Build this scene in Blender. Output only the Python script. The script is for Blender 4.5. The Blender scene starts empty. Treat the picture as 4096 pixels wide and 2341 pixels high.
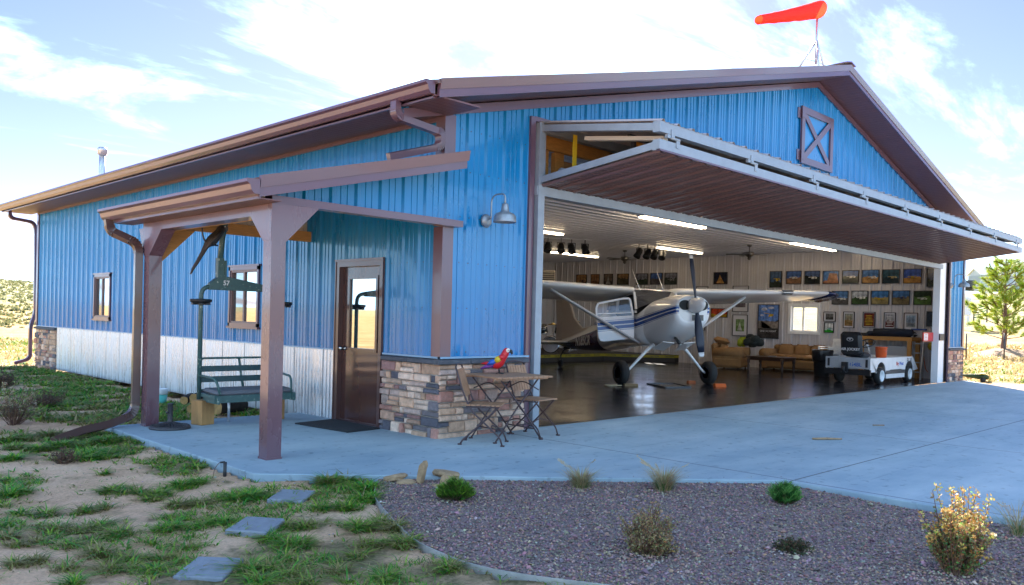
import bpy, bmesh, math, random
from math import sin, cos, pi, radians, sqrt
from mathutils import Vector, Matrix, noise, Euler
random.seed(7)
scene = bpy.context.scene
COL = scene.collection

# ------------------------------------------------------------------ camera
cam_d = bpy.data.cameras.new("camera")
cam = bpy.data.objects.new("camera", cam_d)
COL.objects.link(cam)
scene.camera = cam
cam_d.sensor_fit = 'HORIZONTAL'
cam_d.sensor_width = 36.0
cam_d.lens = 36.0 * 3293.5 / 4096.0
cam_d.shift_y = 137.0 / 4096.0
cam_d.clip_start = 0.05
cam_d.clip_end = 6000
CAM = Vector((-6.3233, -7.4649, 1.4395))
_yaw, _pitch, _roll = 0.7889, -0.0098, 0.0259
_f = Vector((sin(_yaw) * cos(_pitch), cos(_yaw) * cos(_pitch), sin(_pitch)))
_r = Vector((cos(_yaw), -sin(_yaw), 0))
_u = _r.cross(_f)
_r2 = cos(_roll) * _r + sin(_roll) * _u
_u2 = -sin(_roll) * _r + cos(_roll) * _u
cam.matrix_world = Matrix(((_r2.x, _u2.x, -_f.x, CAM.x), (_r2.y, _u2.y, -_f.y, CAM.y), (_r2.z, _u2.z, -_f.z, CAM.z), (0, 0, 0, 1)))

# ------------------------------------------------------------------ light and view
SUN_AZ, SUN_EL = radians(47.0), radians(33.4)      # azimuth from +Y towards +X
scene.view_settings.view_transform = 'Standard'
scene.view_settings.look = 'None'
scene.view_settings.exposure = 2.85
scene.view_settings.gamma = 1.0
scene.view_settings.use_curve_mapping = False
sun_d = bpy.data.lights.new("sun", 'SUN')
sun_d.energy = 3.6
sun_d.angle = radians(0.5)
sun_d.color = (1.0, 0.93, 0.82)
sun = bpy.data.objects.new("sun", sun_d)
COL.objects.link(sun)
_sd = Vector((sin(SUN_AZ) * cos(SUN_EL), cos(SUN_AZ) * cos(SUN_EL), sin(SUN_EL)))
sun.rotation_euler = _sd.to_track_quat('Z', 'Y').to_euler()
sun.location = (20, 20, 30)

world = bpy.data.worlds.new("World")
scene.world = world
world.use_nodes = True
wn, wl = world.node_tree.nodes, world.node_tree.links
wn.clear()

def N(nodes, typ, **kw):
    n = nodes.new(typ)
    for k, v in kw.items():
        setattr(n, k, v)
    return n

def build_world():
    out = N(wn, 'ShaderNodeOutputWorld')
    bg = N(wn, 'ShaderNodeBackground')
    bg.inputs['Strength'].default_value = 0.105
    sky = N(wn, 'ShaderNodeTexSky', sky_type='NISHITA')
    sky.sun_disc = False
    sky.sun_elevation = SUN_EL
    sky.sun_rotation = SUN_AZ
    sky.altitude = 1500
    sky.air_density = 1.1
    sky.dust_density = 0.6
    sky.ozone_density = 2.0
    hs = N(wn, 'ShaderNodeHueSaturation')
    hs.inputs['Saturation'].default_value = 1.1
    hs.inputs['Value'].default_value = 0.29
    tint = N(wn, 'ShaderNodeMixRGB', blend_type='MULTIPLY'); tint.inputs[0].default_value = 1; tint.inputs[2].default_value = (1.0, .84, 1.10, 1)
    wl.new(sky.outputs[0], tint.inputs[1]); wl.new(tint.outputs[0], hs.inputs['Color'])
    tc = N(wn, 'ShaderNodeTexCoord')
    # clouds : noise on the direction projected on a high flat layer
    sep = N(wn, 'ShaderNodeSeparateXYZ'); wl.new(tc.outputs['Generated'], sep.inputs[0])
    zc = N(wn, 'ShaderNodeMath', operation='MAXIMUM'); wl.new(sep.outputs['Z'], zc.inputs[0]); zc.inputs[1].default_value = 0.0
    za = N(wn, 'ShaderNodeMath', operation='ADD'); wl.new(zc.outputs[0], za.inputs[0]); za.inputs[1].default_value = 0.16
    dx = N(wn, 'ShaderNodeMath', operation='DIVIDE'); wl.new(sep.outputs['X'], dx.inputs[0]); wl.new(za.outputs[0], dx.inputs[1])
    dy = N(wn, 'ShaderNodeMath', operation='DIVIDE'); wl.new(sep.outputs['Y'], dy.inputs[0]); wl.new(za.outputs[0], dy.inputs[1])
    cmb = N(wn, 'ShaderNodeCombineXYZ'); wl.new(dx.outputs[0], cmb.inputs[0]); wl.new(dy.outputs[0], cmb.inputs[1])
    mp = N(wn, 'ShaderNodeMapping'); wl.new(cmb.outputs[0], mp.inputs[0])
    mp.inputs['Rotation'].default_value = (0, 0, radians(40))
    mp.inputs['Scale'].default_value = (0.50, 1.15, 1)
    mp.inputs['Location'].default_value = (CLOUD_OFF[0], CLOUD_OFF[1], 0)
    n1 = N(wn, 'ShaderNodeTexNoise'); wl.new(mp.outputs[0], n1.inputs['Vector'])
    n1.inputs['Scale'].default_value = 1.5; n1.inputs['Detail'].default_value = 9; n1.inputs['Roughness'].default_value = 0.62; n1.inputs['Distortion'].default_value = 0.5
    # more cloud towards the sun
    dot = N(wn, 'ShaderNodeVectorMath', operation='DOT_PRODUCT'); wl.new(tc.outputs['Generated'], dot.inputs[0])
    cdir = Vector((sin(radians(52)) * cos(radians(32)), cos(radians(52)) * cos(radians(32)), sin(radians(32))))
    dot.inputs[1].default_value = cdir
    mr = N(wn, 'ShaderNodeMapRange', interpolation_type='SMOOTHSTEP'); wl.new(dot.outputs['Value'], mr.inputs[0])
    mr.inputs[1].default_value = 0.85; mr.inputs[2].default_value = 0.995; mr.inputs[3].default_value = -0.03; mr.inputs[4].default_value = 0.13
    ad = N(wn, 'ShaderNodeMath', operation='ADD'); wl.new(n1.outputs['Fac'], ad.inputs[0]); wl.new(mr.outputs[0], ad.inputs[1])
    # unseen cloud added behind camera as fill light, pale haze low on the horizon
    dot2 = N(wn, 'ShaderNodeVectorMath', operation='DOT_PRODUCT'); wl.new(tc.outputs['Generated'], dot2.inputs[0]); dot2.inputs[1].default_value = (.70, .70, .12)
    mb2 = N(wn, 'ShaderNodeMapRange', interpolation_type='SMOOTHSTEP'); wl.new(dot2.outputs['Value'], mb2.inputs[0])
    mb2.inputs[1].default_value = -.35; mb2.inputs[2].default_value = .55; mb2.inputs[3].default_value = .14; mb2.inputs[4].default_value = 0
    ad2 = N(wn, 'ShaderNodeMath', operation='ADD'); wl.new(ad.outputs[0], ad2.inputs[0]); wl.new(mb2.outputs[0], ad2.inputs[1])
    hz = N(wn, 'ShaderNodeMapRange', interpolation_type='SMOOTHSTEP'); wl.new(sep.outputs['Z'], hz.inputs[0])
    hz.inputs[1].default_value = 0.0; hz.inputs[2].default_value = .17; hz.inputs[3].default_value = .22; hz.inputs[4].default_value = 0
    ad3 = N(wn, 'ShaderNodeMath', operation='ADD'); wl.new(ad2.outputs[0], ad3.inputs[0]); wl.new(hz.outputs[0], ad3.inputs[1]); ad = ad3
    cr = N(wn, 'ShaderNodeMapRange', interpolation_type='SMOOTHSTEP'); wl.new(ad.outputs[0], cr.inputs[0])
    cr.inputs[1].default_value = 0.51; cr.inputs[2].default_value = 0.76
    # glow of bright thin cloud round the sun
    mr2 = N(wn, 'ShaderNodeMapRange', interpolation_type='SMOOTHSTEP'); wl.new(dot.outputs['Value'], mr2.inputs[0])
    mr2.inputs[1].default_value = 0.55; mr2.inputs[2].default_value = 1.0; mr2.inputs[3].default_value = 5.5; mr2.inputs[4].default_value = 11.0
    cc = N(wn, 'ShaderNodeMixRGB', blend_type='MULTIPLY'); cc.inputs[0].default_value = 1
    cc.inputs[1].default_value = (.50, .77, 1.0, 1)
    wl.new(mr2.outputs[0], cc.inputs[2])
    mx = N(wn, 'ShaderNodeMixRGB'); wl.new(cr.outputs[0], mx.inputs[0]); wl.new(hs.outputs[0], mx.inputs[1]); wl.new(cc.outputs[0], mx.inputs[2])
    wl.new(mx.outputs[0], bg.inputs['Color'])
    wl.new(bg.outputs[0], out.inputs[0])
CLOUD_OFF = (0.35, 0.1)
build_world()

# ------------------------------------------------------------------ materials
MATS = {}
def M(name, base=(.5, .5, .5), rough=.5, metal=0., var=0., vscale=4., bump=0., bscale=60., attr=False, coat=0., emit=None, estr=0., spec=None, alpha=None, stretch=None, trans=0., rvar=0.):
    if name in MATS:
        return MATS[name]
    m = bpy.data.materials.new(name)
    MATS[name] = m
    m.use_nodes = True
    nt = m.node_tree
    n, l = nt.nodes, nt.links
    b = n['Principled BSDF']
    b.inputs['Base Color'].default_value = (*base, 1)
    b.inputs['Roughness'].default_value = rough
    b.inputs['Metallic'].default_value = metal
    if spec is not None:
        b.inputs['Specular IOR Level'].default_value = spec
    if coat:
        b.inputs['Coat Weight'].default_value = coat
        b.inputs['Coat Roughness'].default_value = .08
    if emit:
        b.inputs['Emission Color'].default_value = (*emit, 1)
        b.inputs['Emission Strength'].default_value = estr
    if trans:
        b.inputs['Transmission Weight'].default_value = trans
    src = None
    if attr:
        a = N(n, 'ShaderNodeAttribute', attribute_name='Col'); src = a.outputs['Color']
    tc = N(n, 'ShaderNodeTexCoord'); vec = tc.outputs['Object']
    if stretch:
        mp = N(n, 'ShaderNodeMapping'); mp.inputs['Scale'].default_value = stretch
        l.new(vec, mp.inputs[0]); vec = mp.outputs[0]
    if var:
        nz = N(n, 'ShaderNodeTexNoise'); nz.inputs['Scale'].default_value = vscale; nz.inputs['Detail'].default_value = 6; nz.inputs['Roughness'].default_value = .65
        l.new(vec, nz.inputs['Vector'])
        mr = N(n, 'ShaderNodeMapRange'); mr.inputs[1].default_value = .25; mr.inputs[2].default_value = .75
        mr.inputs[3].default_value = 1 - var; mr.inputs[4].default_value = 1 + var
        l.new(nz.outputs['Fac'], mr.inputs[0])
        mx = N(n, 'ShaderNodeMixRGB', blend_type='MULTIPLY'); mx.inputs[0].default_value = 1
        if src: l.new(src, mx.inputs[1])
        else: mx.inputs[1].default_value = (*base, 1)
        l.new(mr.outputs[0], mx.inputs[2]); src = mx.outputs[0]
        if rvar:
            mq = N(n, 'ShaderNodeMapRange'); mq.inputs[1].default_value = .3; mq.inputs[2].default_value = .7
            mq.inputs[3].default_value = max(.02, rough - rvar); mq.inputs[4].default_value = rough + rvar
            l.new(nz.outputs['Fac'], mq.inputs[0]); l.new(mq.outputs[0], b.inputs['Roughness'])
    if src:
        l.new(src, b.inputs['Base Color'])
    if bump:
        nb = N(n, 'ShaderNodeTexNoise'); nb.inputs['Scale'].default_value = bscale; nb.inputs['Detail'].default_value = 4
        l.new(vec, nb.inputs['Vector'])
        bp = N(n, 'ShaderNodeBump'); bp.inputs['Strength'].default_value = bump; bp.inputs['Distance'].default_value = .01
        l.new(nb.outputs['Fac'], bp.inputs['Height']); l.new(bp.outputs[0], b.inputs['Normal'])
    return m

# ------------------------------------------------------------------ mesh builder
class MB:
    def __init__(s):
        s.v = []; s.f = []; s.m = []; s.c = []; s.sm = []
        s.cm = 0; s.cc = (1, 1, 1); s.cs = False; s.T = None
    def mat(s, i): s.cm = i; return s
    def col(s, c): s.cc = c; return s
    def smooth(s, v=True): s.cs = v; return s
    def add(s, verts, faces):
        o = len(s.v)
        if s.T is not None:
            verts = [s.T @ Vector(p) for p in verts]
        s.v.extend([tuple(p) for p in verts])
        for f in faces:
            s.f.append(tuple(i + o for i in f)); s.m.append(s.cm); s.c.append(s.cc); s.sm.append(s.cs)
        return s
    def quad(s, a, b, c, d): return s.add([a, b, c, d], [(0, 1, 2, 3)])
    def poly(s, pts): return s.add(pts, [tuple(range(len(pts)))])
    def box(s, a, b):
        x0, y0, z0 = [min(p, q) for p, q in zip(a, b)]; x1, y1, z1 = [max(p, q) for p, q in zip(a, b)]
        return s.add([(x0, y0, z0), (x1, y0, z0), (x1, y1, z0), (x0, y1, z0), (x0, y0, z1), (x1, y0, z1), (x1, y1, z1), (x0, y1, z1)],
                     [(0, 3, 2, 1), (4, 5, 6, 7), (0, 1, 5, 4), (1, 2, 6, 5), (2, 3, 7, 6), (3, 0, 4, 7)])
    def obox(s, c, size, rot=(0, 0, 0), bev=0.0):
        R = Euler(rot).to_matrix(); c = Vector(c); hx, hy, hz = [q / 2 for q in size]
        if not bev:
            vs = [c + R @ Vector(p) for p in [(-hx, -hy, -hz), (hx, -hy, -hz), (hx, hy, -hz), (-hx, hy, -hz), (-hx, -hy, hz), (hx, -hy, hz), (hx, hy, hz), (-hx, hy, hz)]]
            return s.add(vs, [(0, 3, 2, 1), (4, 5, 6, 7), (0, 1, 5, 4), (1, 2, 6, 5), (2, 3, 7, 6), (3, 0, 4, 7)])
        b = min(bev, hx * .95, hy * .95, hz * .95)
        rings = []
        for (z, ins) in ((-hz, b), (-hz + b, 0), (hz - b, 0), (hz, b)):
            X, Y = hx - ins, hy - ins
            k = b if ins == 0 else b * .6
            rings.append([(-X + k, -Y, z), (X - k, -Y, z), (X, -Y + k, z), (X, Y - k, z), (X - k, Y, z), (-X + k, Y, z), (-X, Y - k, z), (-X, -Y + k, z)])
        vs = [c + R @ Vector(p) for r in rings for p in r]; fs = []
        for i in range(3):
            for j in range(8):
                k = (j + 1) % 8; fs.append((i * 8 + j, i * 8 + k, i * 8 + 8 + k, i * 8 + 8 + j))
        fs.append(tuple(range(7, -1, -1))); fs.append(tuple(range(24, 32)))
        return s.add(vs, fs)
    def beam(s, a, b, w, h, up=(0, 0, 1)):
        a = Vector(a); b = Vector(b); d = (b - a).normalized(); u = Vector(up)
        sd = d.cross(u)
        if sd.length < 1e-4: sd = d.cross(Vector((1, 0, 0)))
        sd.normalize(); u = sd.cross(d)
        o = [(-w / 2, -h / 2), (w / 2, -h / 2), (w / 2, h / 2), (-w / 2, h / 2)]
        vs = [a + sd * p + u * q for p, q in o] + [b + sd * p + u * q for p, q in o]
        return s.add(vs, [(3, 2, 1, 0), (4, 5, 6, 7), (0, 1, 5, 4), (1, 2, 6, 5), (2, 3, 7, 6), (3, 0, 4, 7)])
    def prism(s, pts, d):
        """closed polygon (3D list) pushed along vector d"""
        n = len(pts); d = Vector(d); P = [Vector(p) for p in pts]
        s.add(P + [p + d for p in P], [tuple(range(n - 1, -1, -1)), tuple(range(n, 2 * n))] + [(i, (i + 1) % n, n + (i + 1) % n, n + i) for i in range(n)])
        return s
    def loft(s, rings, closed=True, cap=True):
        n = len(rings[0]); vs = [p for r in rings for p in r]; fs = []
        for i in range(len(rings) - 1):
            for j in range(n if closed else n - 1):
                k = (j + 1) % n; fs.append((i * n + j, i * n + k, (i + 1) * n + k, (i + 1) * n + j))
        if cap and closed:
            fs.append(tuple(range(n - 1, -1, -1))); fs.append(tuple(range((len(rings) - 1) * n, len(rings) * n)))
        return s.add(vs, fs)
    def tube(s, path, r, n=8, cap=True, up=None, rect=None):
        P = [Vector(p) for p in path]; rings = []; prev = None
        for i, p in enumerate(P):
            t = ((P[i + 1] - p) if i == 0 else (p - P[i - 1]) if i == len(P) - 1 else (P[i + 1] - p).normalized() + (p - P[i - 1]).normalized())
            if t.length < 1e-9: t = Vector((0, 0, 1))
            t.normalize()
            if prev is None:
                a = Vector(up) if up else (Vector((0, 0, 1)) if abs(t.z) < .9 else Vector((1, 0, 0)))
                prev = a
            x = prev - t * prev.dot(t)
            if x.length < 1e-6: x = t.orthogonal()
            x.normalize(); y = t.cross(x); prev = x
            rr = r[i] if isinstance(r, (list, tuple)) else r
            if rect:
                w, h = rect; rings.append([p + x * a + y * b for a, b in ((-h / 2, -w / 2), (-h / 2, w / 2), (h / 2, w / 2), (h / 2, -w / 2))])
            else:
                rings.append([p + x * (cos(2 * pi * j / n) * rr) + y * (sin(2 * pi * j / n) * rr) for j in range(n)])
        return s.loft(rings, True, cap)
    def lathe(s, prof, o=(0, 0, 0), ax=(0, 0, 1), n=20, cap=True):
        """prof: list of (radius, height along axis)"""
        o = Vector(o); ax = Vector(ax).normalized(); x = ax.orthogonal().normalized(); y = ax.cross(x)
        rings = [[o + ax * h + x * (cos(2 * pi * j / n) * max(r, 1e-4)) + y * (sin(2 * pi * j / n) * max(r, 1e-4)) for j in range(n)] for r, h in prof]
        return s.loft(rings, True, cap)
    def ball(s, c, r, n=10, m=7, jit=0.):
        c = Vector(c); rx, ry, rz = r if isinstance(r, (tuple, list)) else (r, r, r); rings = []
        for i in range(1, m):
            th = pi * i / m
            rings.append([c + Vector((rx * sin(th) * cos(2 * pi * j / n), ry * sin(th) * sin(2 * pi * j / n), -rz * cos(th))) * (1 + random.uniform(-jit, jit) if jit else 1) - (c * 0) for j in range(n)] if not jit else
                         [c + Vector((rx * sin(th) * cos(2 * pi * j / n), ry * sin(th) * sin(2 * pi * j / n), -rz * cos(th))) * (1 + random.uniform(-jit, jit)) for j in range(n)])
        vs = [p for q in rings for p in q] + [c - Vector((0, 0, rz)), c + Vector((0, 0, rz))]; fs = []
        for i in range(len(rings) - 1):
            for j in range(n):
                k = (j + 1) % n; fs.append((i * n + j, i * n + k, i * n + n + k, i * n + n + j))
        L = len(rings); a = L * n
        for j in range(n):
            k = (j + 1) % n; fs.append((a, k, j)); fs.append((a + 1, (L - 1) * n + j, (L - 1) * n + k))
        return s.add(vs, fs)
    def build(s, name, mats, parent=None, local=False, bevel=0.):
        me = bpy.data.meshes.new(name)
        off = Vector((0, 0, 0))
        if parent is not None and not local:
            p = parent
            while p.parent: p = p.parent
            off = p.location
        V = s.v if off.length == 0 else [(a - off.x, b - off.y, c - off.z) for a, b, c in s.v]
        me.from_pydata(V, [], s.f)
        if not isinstance(mats, (list, tuple)): mats = [mats]
        for m in mats: me.materials.append(m)
        me.polygons.foreach_set('material_index', s.m)
        me.polygons.foreach_set('use_smooth', s.sm)
        if any(c != (1, 1, 1) for c in s.c):
            at = me.attributes.new('Col', 'FLOAT_COLOR', 'FACE')
            flat = []
            for c in s.c: flat.extend((c[0], c[1], c[2], 1.0))
            at.data.foreach_set('color', flat)
        me.update()
        o = bpy.data.objects.new(name, me)
        COL.objects.link(o)
        if parent is not None: o.parent = parent
        if bevel:
            md = o.modifiers.new('bevel', 'BEVEL'); md.width = bevel; md.segments = 2; md.limit_method = 'ANGLE'
        return o

def thing(name, label, cat, loc=(0, 0, 0), rot=0, group=None):
    o = bpy.data.objects.new(name, None)
    COL.objects.link(o)
    o.location = loc; o.rotation_euler = (0, 0, rot); o.empty_display_size = .2
    return tag(o, label, cat, group)

def tag(o, label, cat, group=None, kind=None):
    o['label'] = label; o['category'] = cat
    if group: o['group'] = group
    if kind: o['kind'] = kind
    return o

def struct(o, label=None):
    o['kind'] = 'structure'
    if label: o['label'] = label
    return o

def stuff(o, label, cat):
    o['kind'] = 'stuff'; o['label'] = label; o['category'] = cat
    return o

def dup(root, loc=None, rot=None, label=None, scale=None, group=None):
    r = root.copy(); COL.objects.link(r)
    if loc is not None: r.location = loc
    if rot is not None: r.rotation_euler = (0, 0, rot)
    if scale is not None: r.scale = (scale,) * 3
    if label: r['label'] = label
    if group: r['group'] = group
    for ch in list(root.children):
        c = ch.copy(); COL.objects.link(c); c.parent = r
        for g in list(ch.children):
            d = g.copy(); COL.objects.link(d); d.parent = c
    return r

def text_mesh(txt, size, depth=.002, bold=False, align='CENTER'):
    """list of verts (x right, y up, z out) and faces of a piece of lettering"""
    cu = bpy.data.curves.new('t', 'FONT'); cu.body = txt; cu.size = size; cu.extrude = depth; cu.align_x = align; cu.align_y = 'CENTER'
    if bold: cu.offset = size * .02
    ob = bpy.data.objects.new('t', cu); COL.objects.link(ob)
    dg = bpy.context.evaluated_depsgraph_get()
    me = bpy.data.meshes.new_from_object(ob.evaluated_get(dg))
    vs = [tuple(v.co) for v in me.vertices]; fs = [tuple(p.vertices) for p in me.polygons]
    bpy.data.objects.remove(ob); bpy.data.curves.remove(cu); bpy.data.meshes.remove(me)
    return vs, fs
def put_text(mb, txt, size, o, right, up, depth=.002, bold=False, align='CENTER', slant=0.):
    vs, fs = text_mesh(txt, size, depth, bold, align)
    o = Vector(o); R = Vector(right).normalized(); U = Vector(up).normalized(); Nn = R.cross(U)
    mb.add([o + R * (a + slant * b) + U * b + Nn * c for a, b, c in vs], fs)

def ribbed(mb, u0, u1, zb, zt, emit, period, prof, holes=(), phase=0., flip=False):
    """sheet of profiled metal: prof = [(fraction, offset)], zb/zt functions of u, holes = [(u0,u1,z0,z1)]"""
    us = {u0, u1}
    k0 = int(math.floor((u0 - phase) / period)) - 1; k1 = int(math.ceil((u1 - phase) / period)) + 1
    pts = [(phase + (k + fr) * period, of) for k in range(k0, k1 + 1) for fr, of in prof]
    def off(u):
        for (a, oa), (b, ob) in zip(pts[:-1], pts[1:]):
            if a <= u <= b: return oa if b - a < 1e-9 else oa + (ob - oa) * (u - a) / (b - a)
        return 0.
    for u, _ in pts:
        if u0 < u < u1: us.add(u)
    for h in holes:
        for u in h[:2]:
            if u0 < u < u1: us.add(u)
    us = sorted(us)
    for a, b in zip(us[:-1], us[1:]):
        if b - a < 1e-6: continue
        m = (a + b) / 2; oa, ob = off(a), off(b)
        segs = [((zb(a), zb(b)), (zt(a), zt(b)))]
        for h in holes:
            if h[0] < m < h[1]:
                ns = []
                for lo, hi in segs:
                    if h[2] > min(lo) and h[3] < max(hi) + 9:
                        if h[2] > max(lo): ns.append((lo, (h[2], h[2])))
                        if h[3] < min(hi): ns.append(((h[3], h[3]), hi))
                    else:
                        if h[3] > min(lo): ns.append(((h[3], h[3]), hi))
                        else: ns.append((lo, hi))
                segs = ns
        for lo, hi in segs:
            q = [emit(a, oa, lo[0]), emit(b, ob, lo[1]), emit(b, ob, hi[1]), emit(a, oa, hi[0])]
            if flip: q.reverse()
            mb.quad(*q)
PANEL = [(0, 0), (.07, .030), (.17, .030), (.24, 0), (.44, 0), (.46, .009), (.51, .009), (.53, 0), (.70, 0), (.72, .009), (.77, .009), (.79, 0), (1, 0)]
CORR = [(i / 8, .008 * sin(2 * pi * i / 8)) for i in range(9)]
# ================================================================== ground, hills, slabs, gravel
APRON = [(-2.68, 3.12), (-2.72, -.69), (-1.9, -1.40), (.93, -3.89), (.82, -9), (.8, -60), (16.1, -60), (16.2, -2.75), (19.75, -.1), (19.75, 0), (17.2, 0), (17.2, .02), (1.5, .02), (1.5, 0), (0, 0), (0, 3.12)]
GRAV_OUT = [(-1.9, -1.42), (-2.35, -2.0), (-2.66, -2.62), (-2.85, -3.05), (-2.97, -3.45), (-2.97, -4.03), (-2.64, -4.74), (-2.2, -5.5), (-1.55, -6.3), (-.6, -7.1), (.8, -7.8)]
GRAV = GRAV_OUT + [(.8, -3.89 - 1), (.93, -3.89)]
def in_poly(x, y, P):
    c = False; n = len(P); j = n - 1
    for i in range(n):
        xi, yi = P[i]; xj, yj = P[j]
        if (yi > y) != (yj > y) and x < (xj - xi) * (y - yi) / (yj - yi) + xi: c = not c
        j = i
    return c
def seg_d(x, y, P, closed=True):
    d = 1e9; n = len(P)
    for i in range(n if closed else n - 1):
        ax, ay = P[i]; bx, by = P[(i + 1) % n]
        vx, vy = bx - ax, by - ay; L = vx * vx + vy * vy
        t = 0 if L == 0 else max(0, min(1, ((x - ax) * vx + (y - ay) * vy) / L))
        d = min(d, math.hypot(x - ax - t * vx, y - ay - t * vy))
    return d
BLD = [(-.3, -.3), (19.8, -.3), (19.8, 16.1), (-.3, 16.1)]
def sp(t, k): return k * math.log1p(math.exp(min(60, t / k)))
def far_h(x, y):
    h = 12.5 * math.tanh(.062 * sp(x - 21.5, 2.5) / 12.5 * 1.15) if x > 12 else 0
    if y > 20:
        h += 9.5 * math.tanh(.072 * sp(y - 38, 3.) / 9.5) * max(0., min(1., (x + 25) / 30)) * (1 if x < 12 else max(0, 1 - (x - 12) / 60))
    if y < -25 or x < -25:
        h += 6 * math.tanh(.022 * sp(-y - 70, 8.) / 6) + 6 * math.tanh(.024 * sp(-x - 70, 8.) / 6)
    return h
def ground_z(x, y):
    r = math.hypot(x - CAM.x, y - CAM.y)
    z = -.075 + far_h(x, y)
    p = Vector((x, y, 0))
    if r < 30:
        k = 1 if r < 18 else (30 - r) / 12
        z += k * (.035 * (noise.noise(p * .55) + .15) + .022 * noise.noise(p * 1.7 + Vector((3, 1, 0))) + .011 * noise.noise(p * 5.1))
        if r < 12: z += .012 * noise.noise(p * 11) + .006 * noise.noise(p * 31)
    elif r > 60:
        z += min(1, (r - 60) / 100) * (1.2 * noise.noise(p * .012) + .35 * noise.noise(p * .05))
    if -5 < x < 21 and -62 < y < 17:
        if in_poly(x, y, APRON) or in_poly(x, y, BLD): z = -.22
        elif in_poly(x, y, GRAV): z = min(z, -.10)
        else:
            d = min(seg_d(x, y, APRON), seg_d(x, y, BLD), seg_d(x, y, GRAV))
            if d < .5:
                t = d / .5; z = -.055 * (1 - t) + z * t
    return z

def build_ground():
    m = bpy.data.materials.new('dry_ground'); m.use_nodes = True
    n, l = m.node_tree.nodes, m.node_tree.links
    b = n['Principled BSDF']; b.inputs['Roughness'].default_value = .95; b.inputs['Specular IOR Level'].default_value = .15
    geo = N(n, 'ShaderNodeNewGeometry')
    def noi(sc, det=5, rough=.6):
        q = N(n, 'ShaderNodeTexNoise'); q.inputs['Scale'].default_value = sc; q.inputs['Detail'].default_value = det; q.inputs['Roughness'].default_value = rough
        l.new(geo.outputs['Position'], q.inputs['Vector']); return q.outputs['Fac']
    def ramp(fac, stops):
        r = N(n, 'ShaderNodeValToRGB'); e = r.color_ramp.elements
        while len(e) < len(stops): e.new(.5)
        for k, (p, c) in zip(e, stops): k.position = p; k.color = (*c, 1)
        l.new(fac, r.inputs[0]); return r.outputs[0]
    def mr(v, a, b2, c=0, d=1):
        q = N(n, 'ShaderNodeMapRange', interpolation_type='SMOOTHSTEP'); q.inputs[1].default_value = a; q.inputs[2].default_value = b2; q.inputs[3].default_value = c; q.inputs[4].default_value = d
        l.new(v, q.inputs[0]); return q.outputs[0]
    def mix(f, a, b2):
        q = N(n, 'ShaderNodeMixRGB'); l.new(f, q.inputs[0]); l.new(a, q.inputs[1]); l.new(b2, q.inputs[2]); return q.outputs[0]
    dirt = ramp(noi(1.1, 8, .7), [(.3, (.54, .33, .19)), (.5, (.78, .50, .325)), (.72, (.86, .61, .42))])
    fine = ramp(noi(42, 4, .7), [(.3, (.74, .74, .74)), (.55, (1, 1, 1)), (.75, (1.12, 1.1, 1.08))])
    mu = N(n, 'ShaderNodeMixRGB', blend_type='MULTIPLY'); mu.inputs[0].default_value = 1; l.new(dirt, mu.inputs[1]); l.new(fine, mu.inputs[2])
    # thatch of dead grass between the tufts
    thatch = ramp(noi(30, 3), [(.35, (.13, .12, .055)), (.65, (.27, .22, .12))])
    c1 = mix(mr(noi(.8, 6, .65), .52, .66), mu.outputs[0], thatch)
    # golden dry field further out
    field = ramp(noi(.35, 8, .72), [(.3, (.30, .18, .07)), (.5, (.50, .31, .14)), (.7, (.60, .41, .22))])
    field2 = ramp(noi(3.0, 6, .75), [(.35, (.6, .7, .5)), (.6, (1.05, 1, .95))])
    mf = N(n, 'ShaderNodeMixRGB', blend_type='MULTIPLY'); mf.inputs[0].default_value = .8; l.new(field, mf.inputs[1]); l.new(field2, mf.inputs[2])
    sep = N(n, 'ShaderNodeSeparateXYZ'); l.new(geo.outputs['Position'], sep.inputs[0])
    fy = mr(sep.outputs['Y'], 13, 19); fx = mr(sep.outputs['X'], 17, 21)
    mx = N(n, 'ShaderNodeMath', operation='MAXIMUM'); l.new(fy, mx.inputs[0]); l.new(fx, mx.inputs[1])
    dv = N(n, 'ShaderNodeVectorMath', operation='LENGTH'); l.new(geo.outputs['Position'], dv.inputs[0])
    mx2 = N(n, 'ShaderNodeMath', operation='MAXIMUM'); l.new(mx.outputs[0], mx2.inputs[0]); l.new(mr(dv.outputs['Value'], 22, 34), mx2.inputs[1])
    c2 = mix(mx2.outputs[0], c1, mf.outputs[0])
    # sage covered slopes
    sage = ramp(noi(.5, 5, .7), [(.35, (.20, .19, .075)), (.55, (.40, .35, .17)), (.75, (.52, .45, .27))])
    c3 = mix(mr(sep.outputs['Z'], .6, 2.2), c2, sage)
    l.new(c3, b.inputs['Base Color'])
    nb = N(n, 'ShaderNodeTexNoise'); nb.inputs['Scale'].default_value = 26; nb.inputs['Detail'].default_value = 8; nb.inputs['Roughness'].default_value = .7
    l.new(geo.outputs['Position'], nb.inputs['Vector'])
    bp = N(n, 'ShaderNodeBump'); bp.inputs['Strength'].default_value = 1.; bp.inputs['Distance'].default_value = .035
    l.new(nb.outputs['Fac'], bp.inputs['Height']); l.new(bp.outputs[0], b.inputs['Normal'])
    angs = []
    a = 0.
    while a < 360:
        angs.append(radians(a)); a += .42 if (2 < a < 92) else 3.
    rad = []; r = .6
    while r < 3500:
        rad.append(r); r *= 1.021 if r < 40 else 1.05
    mb = MB().smooth()
    vs = [(CAM.x, CAM.y, ground_z(CAM.x, CAM.y))]
    for r in rad:
        for a in angs:
            x, y = CAM.x + r * sin(a), CAM.y + r * cos(a); vs.append((x, y, ground_z(x, y)))
    na = len(angs); fs = [(0, 1 + (j + 1) % na, 1 + j) for j in range(na)]
    for i in range(len(rad) - 1):
        o = 1 + i * na
        for j in range(na):
            k = (j + 1) % na; fs.append((o + j, o + k, o + na + k, o + na + j))
    mb.add(vs, fs)
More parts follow.
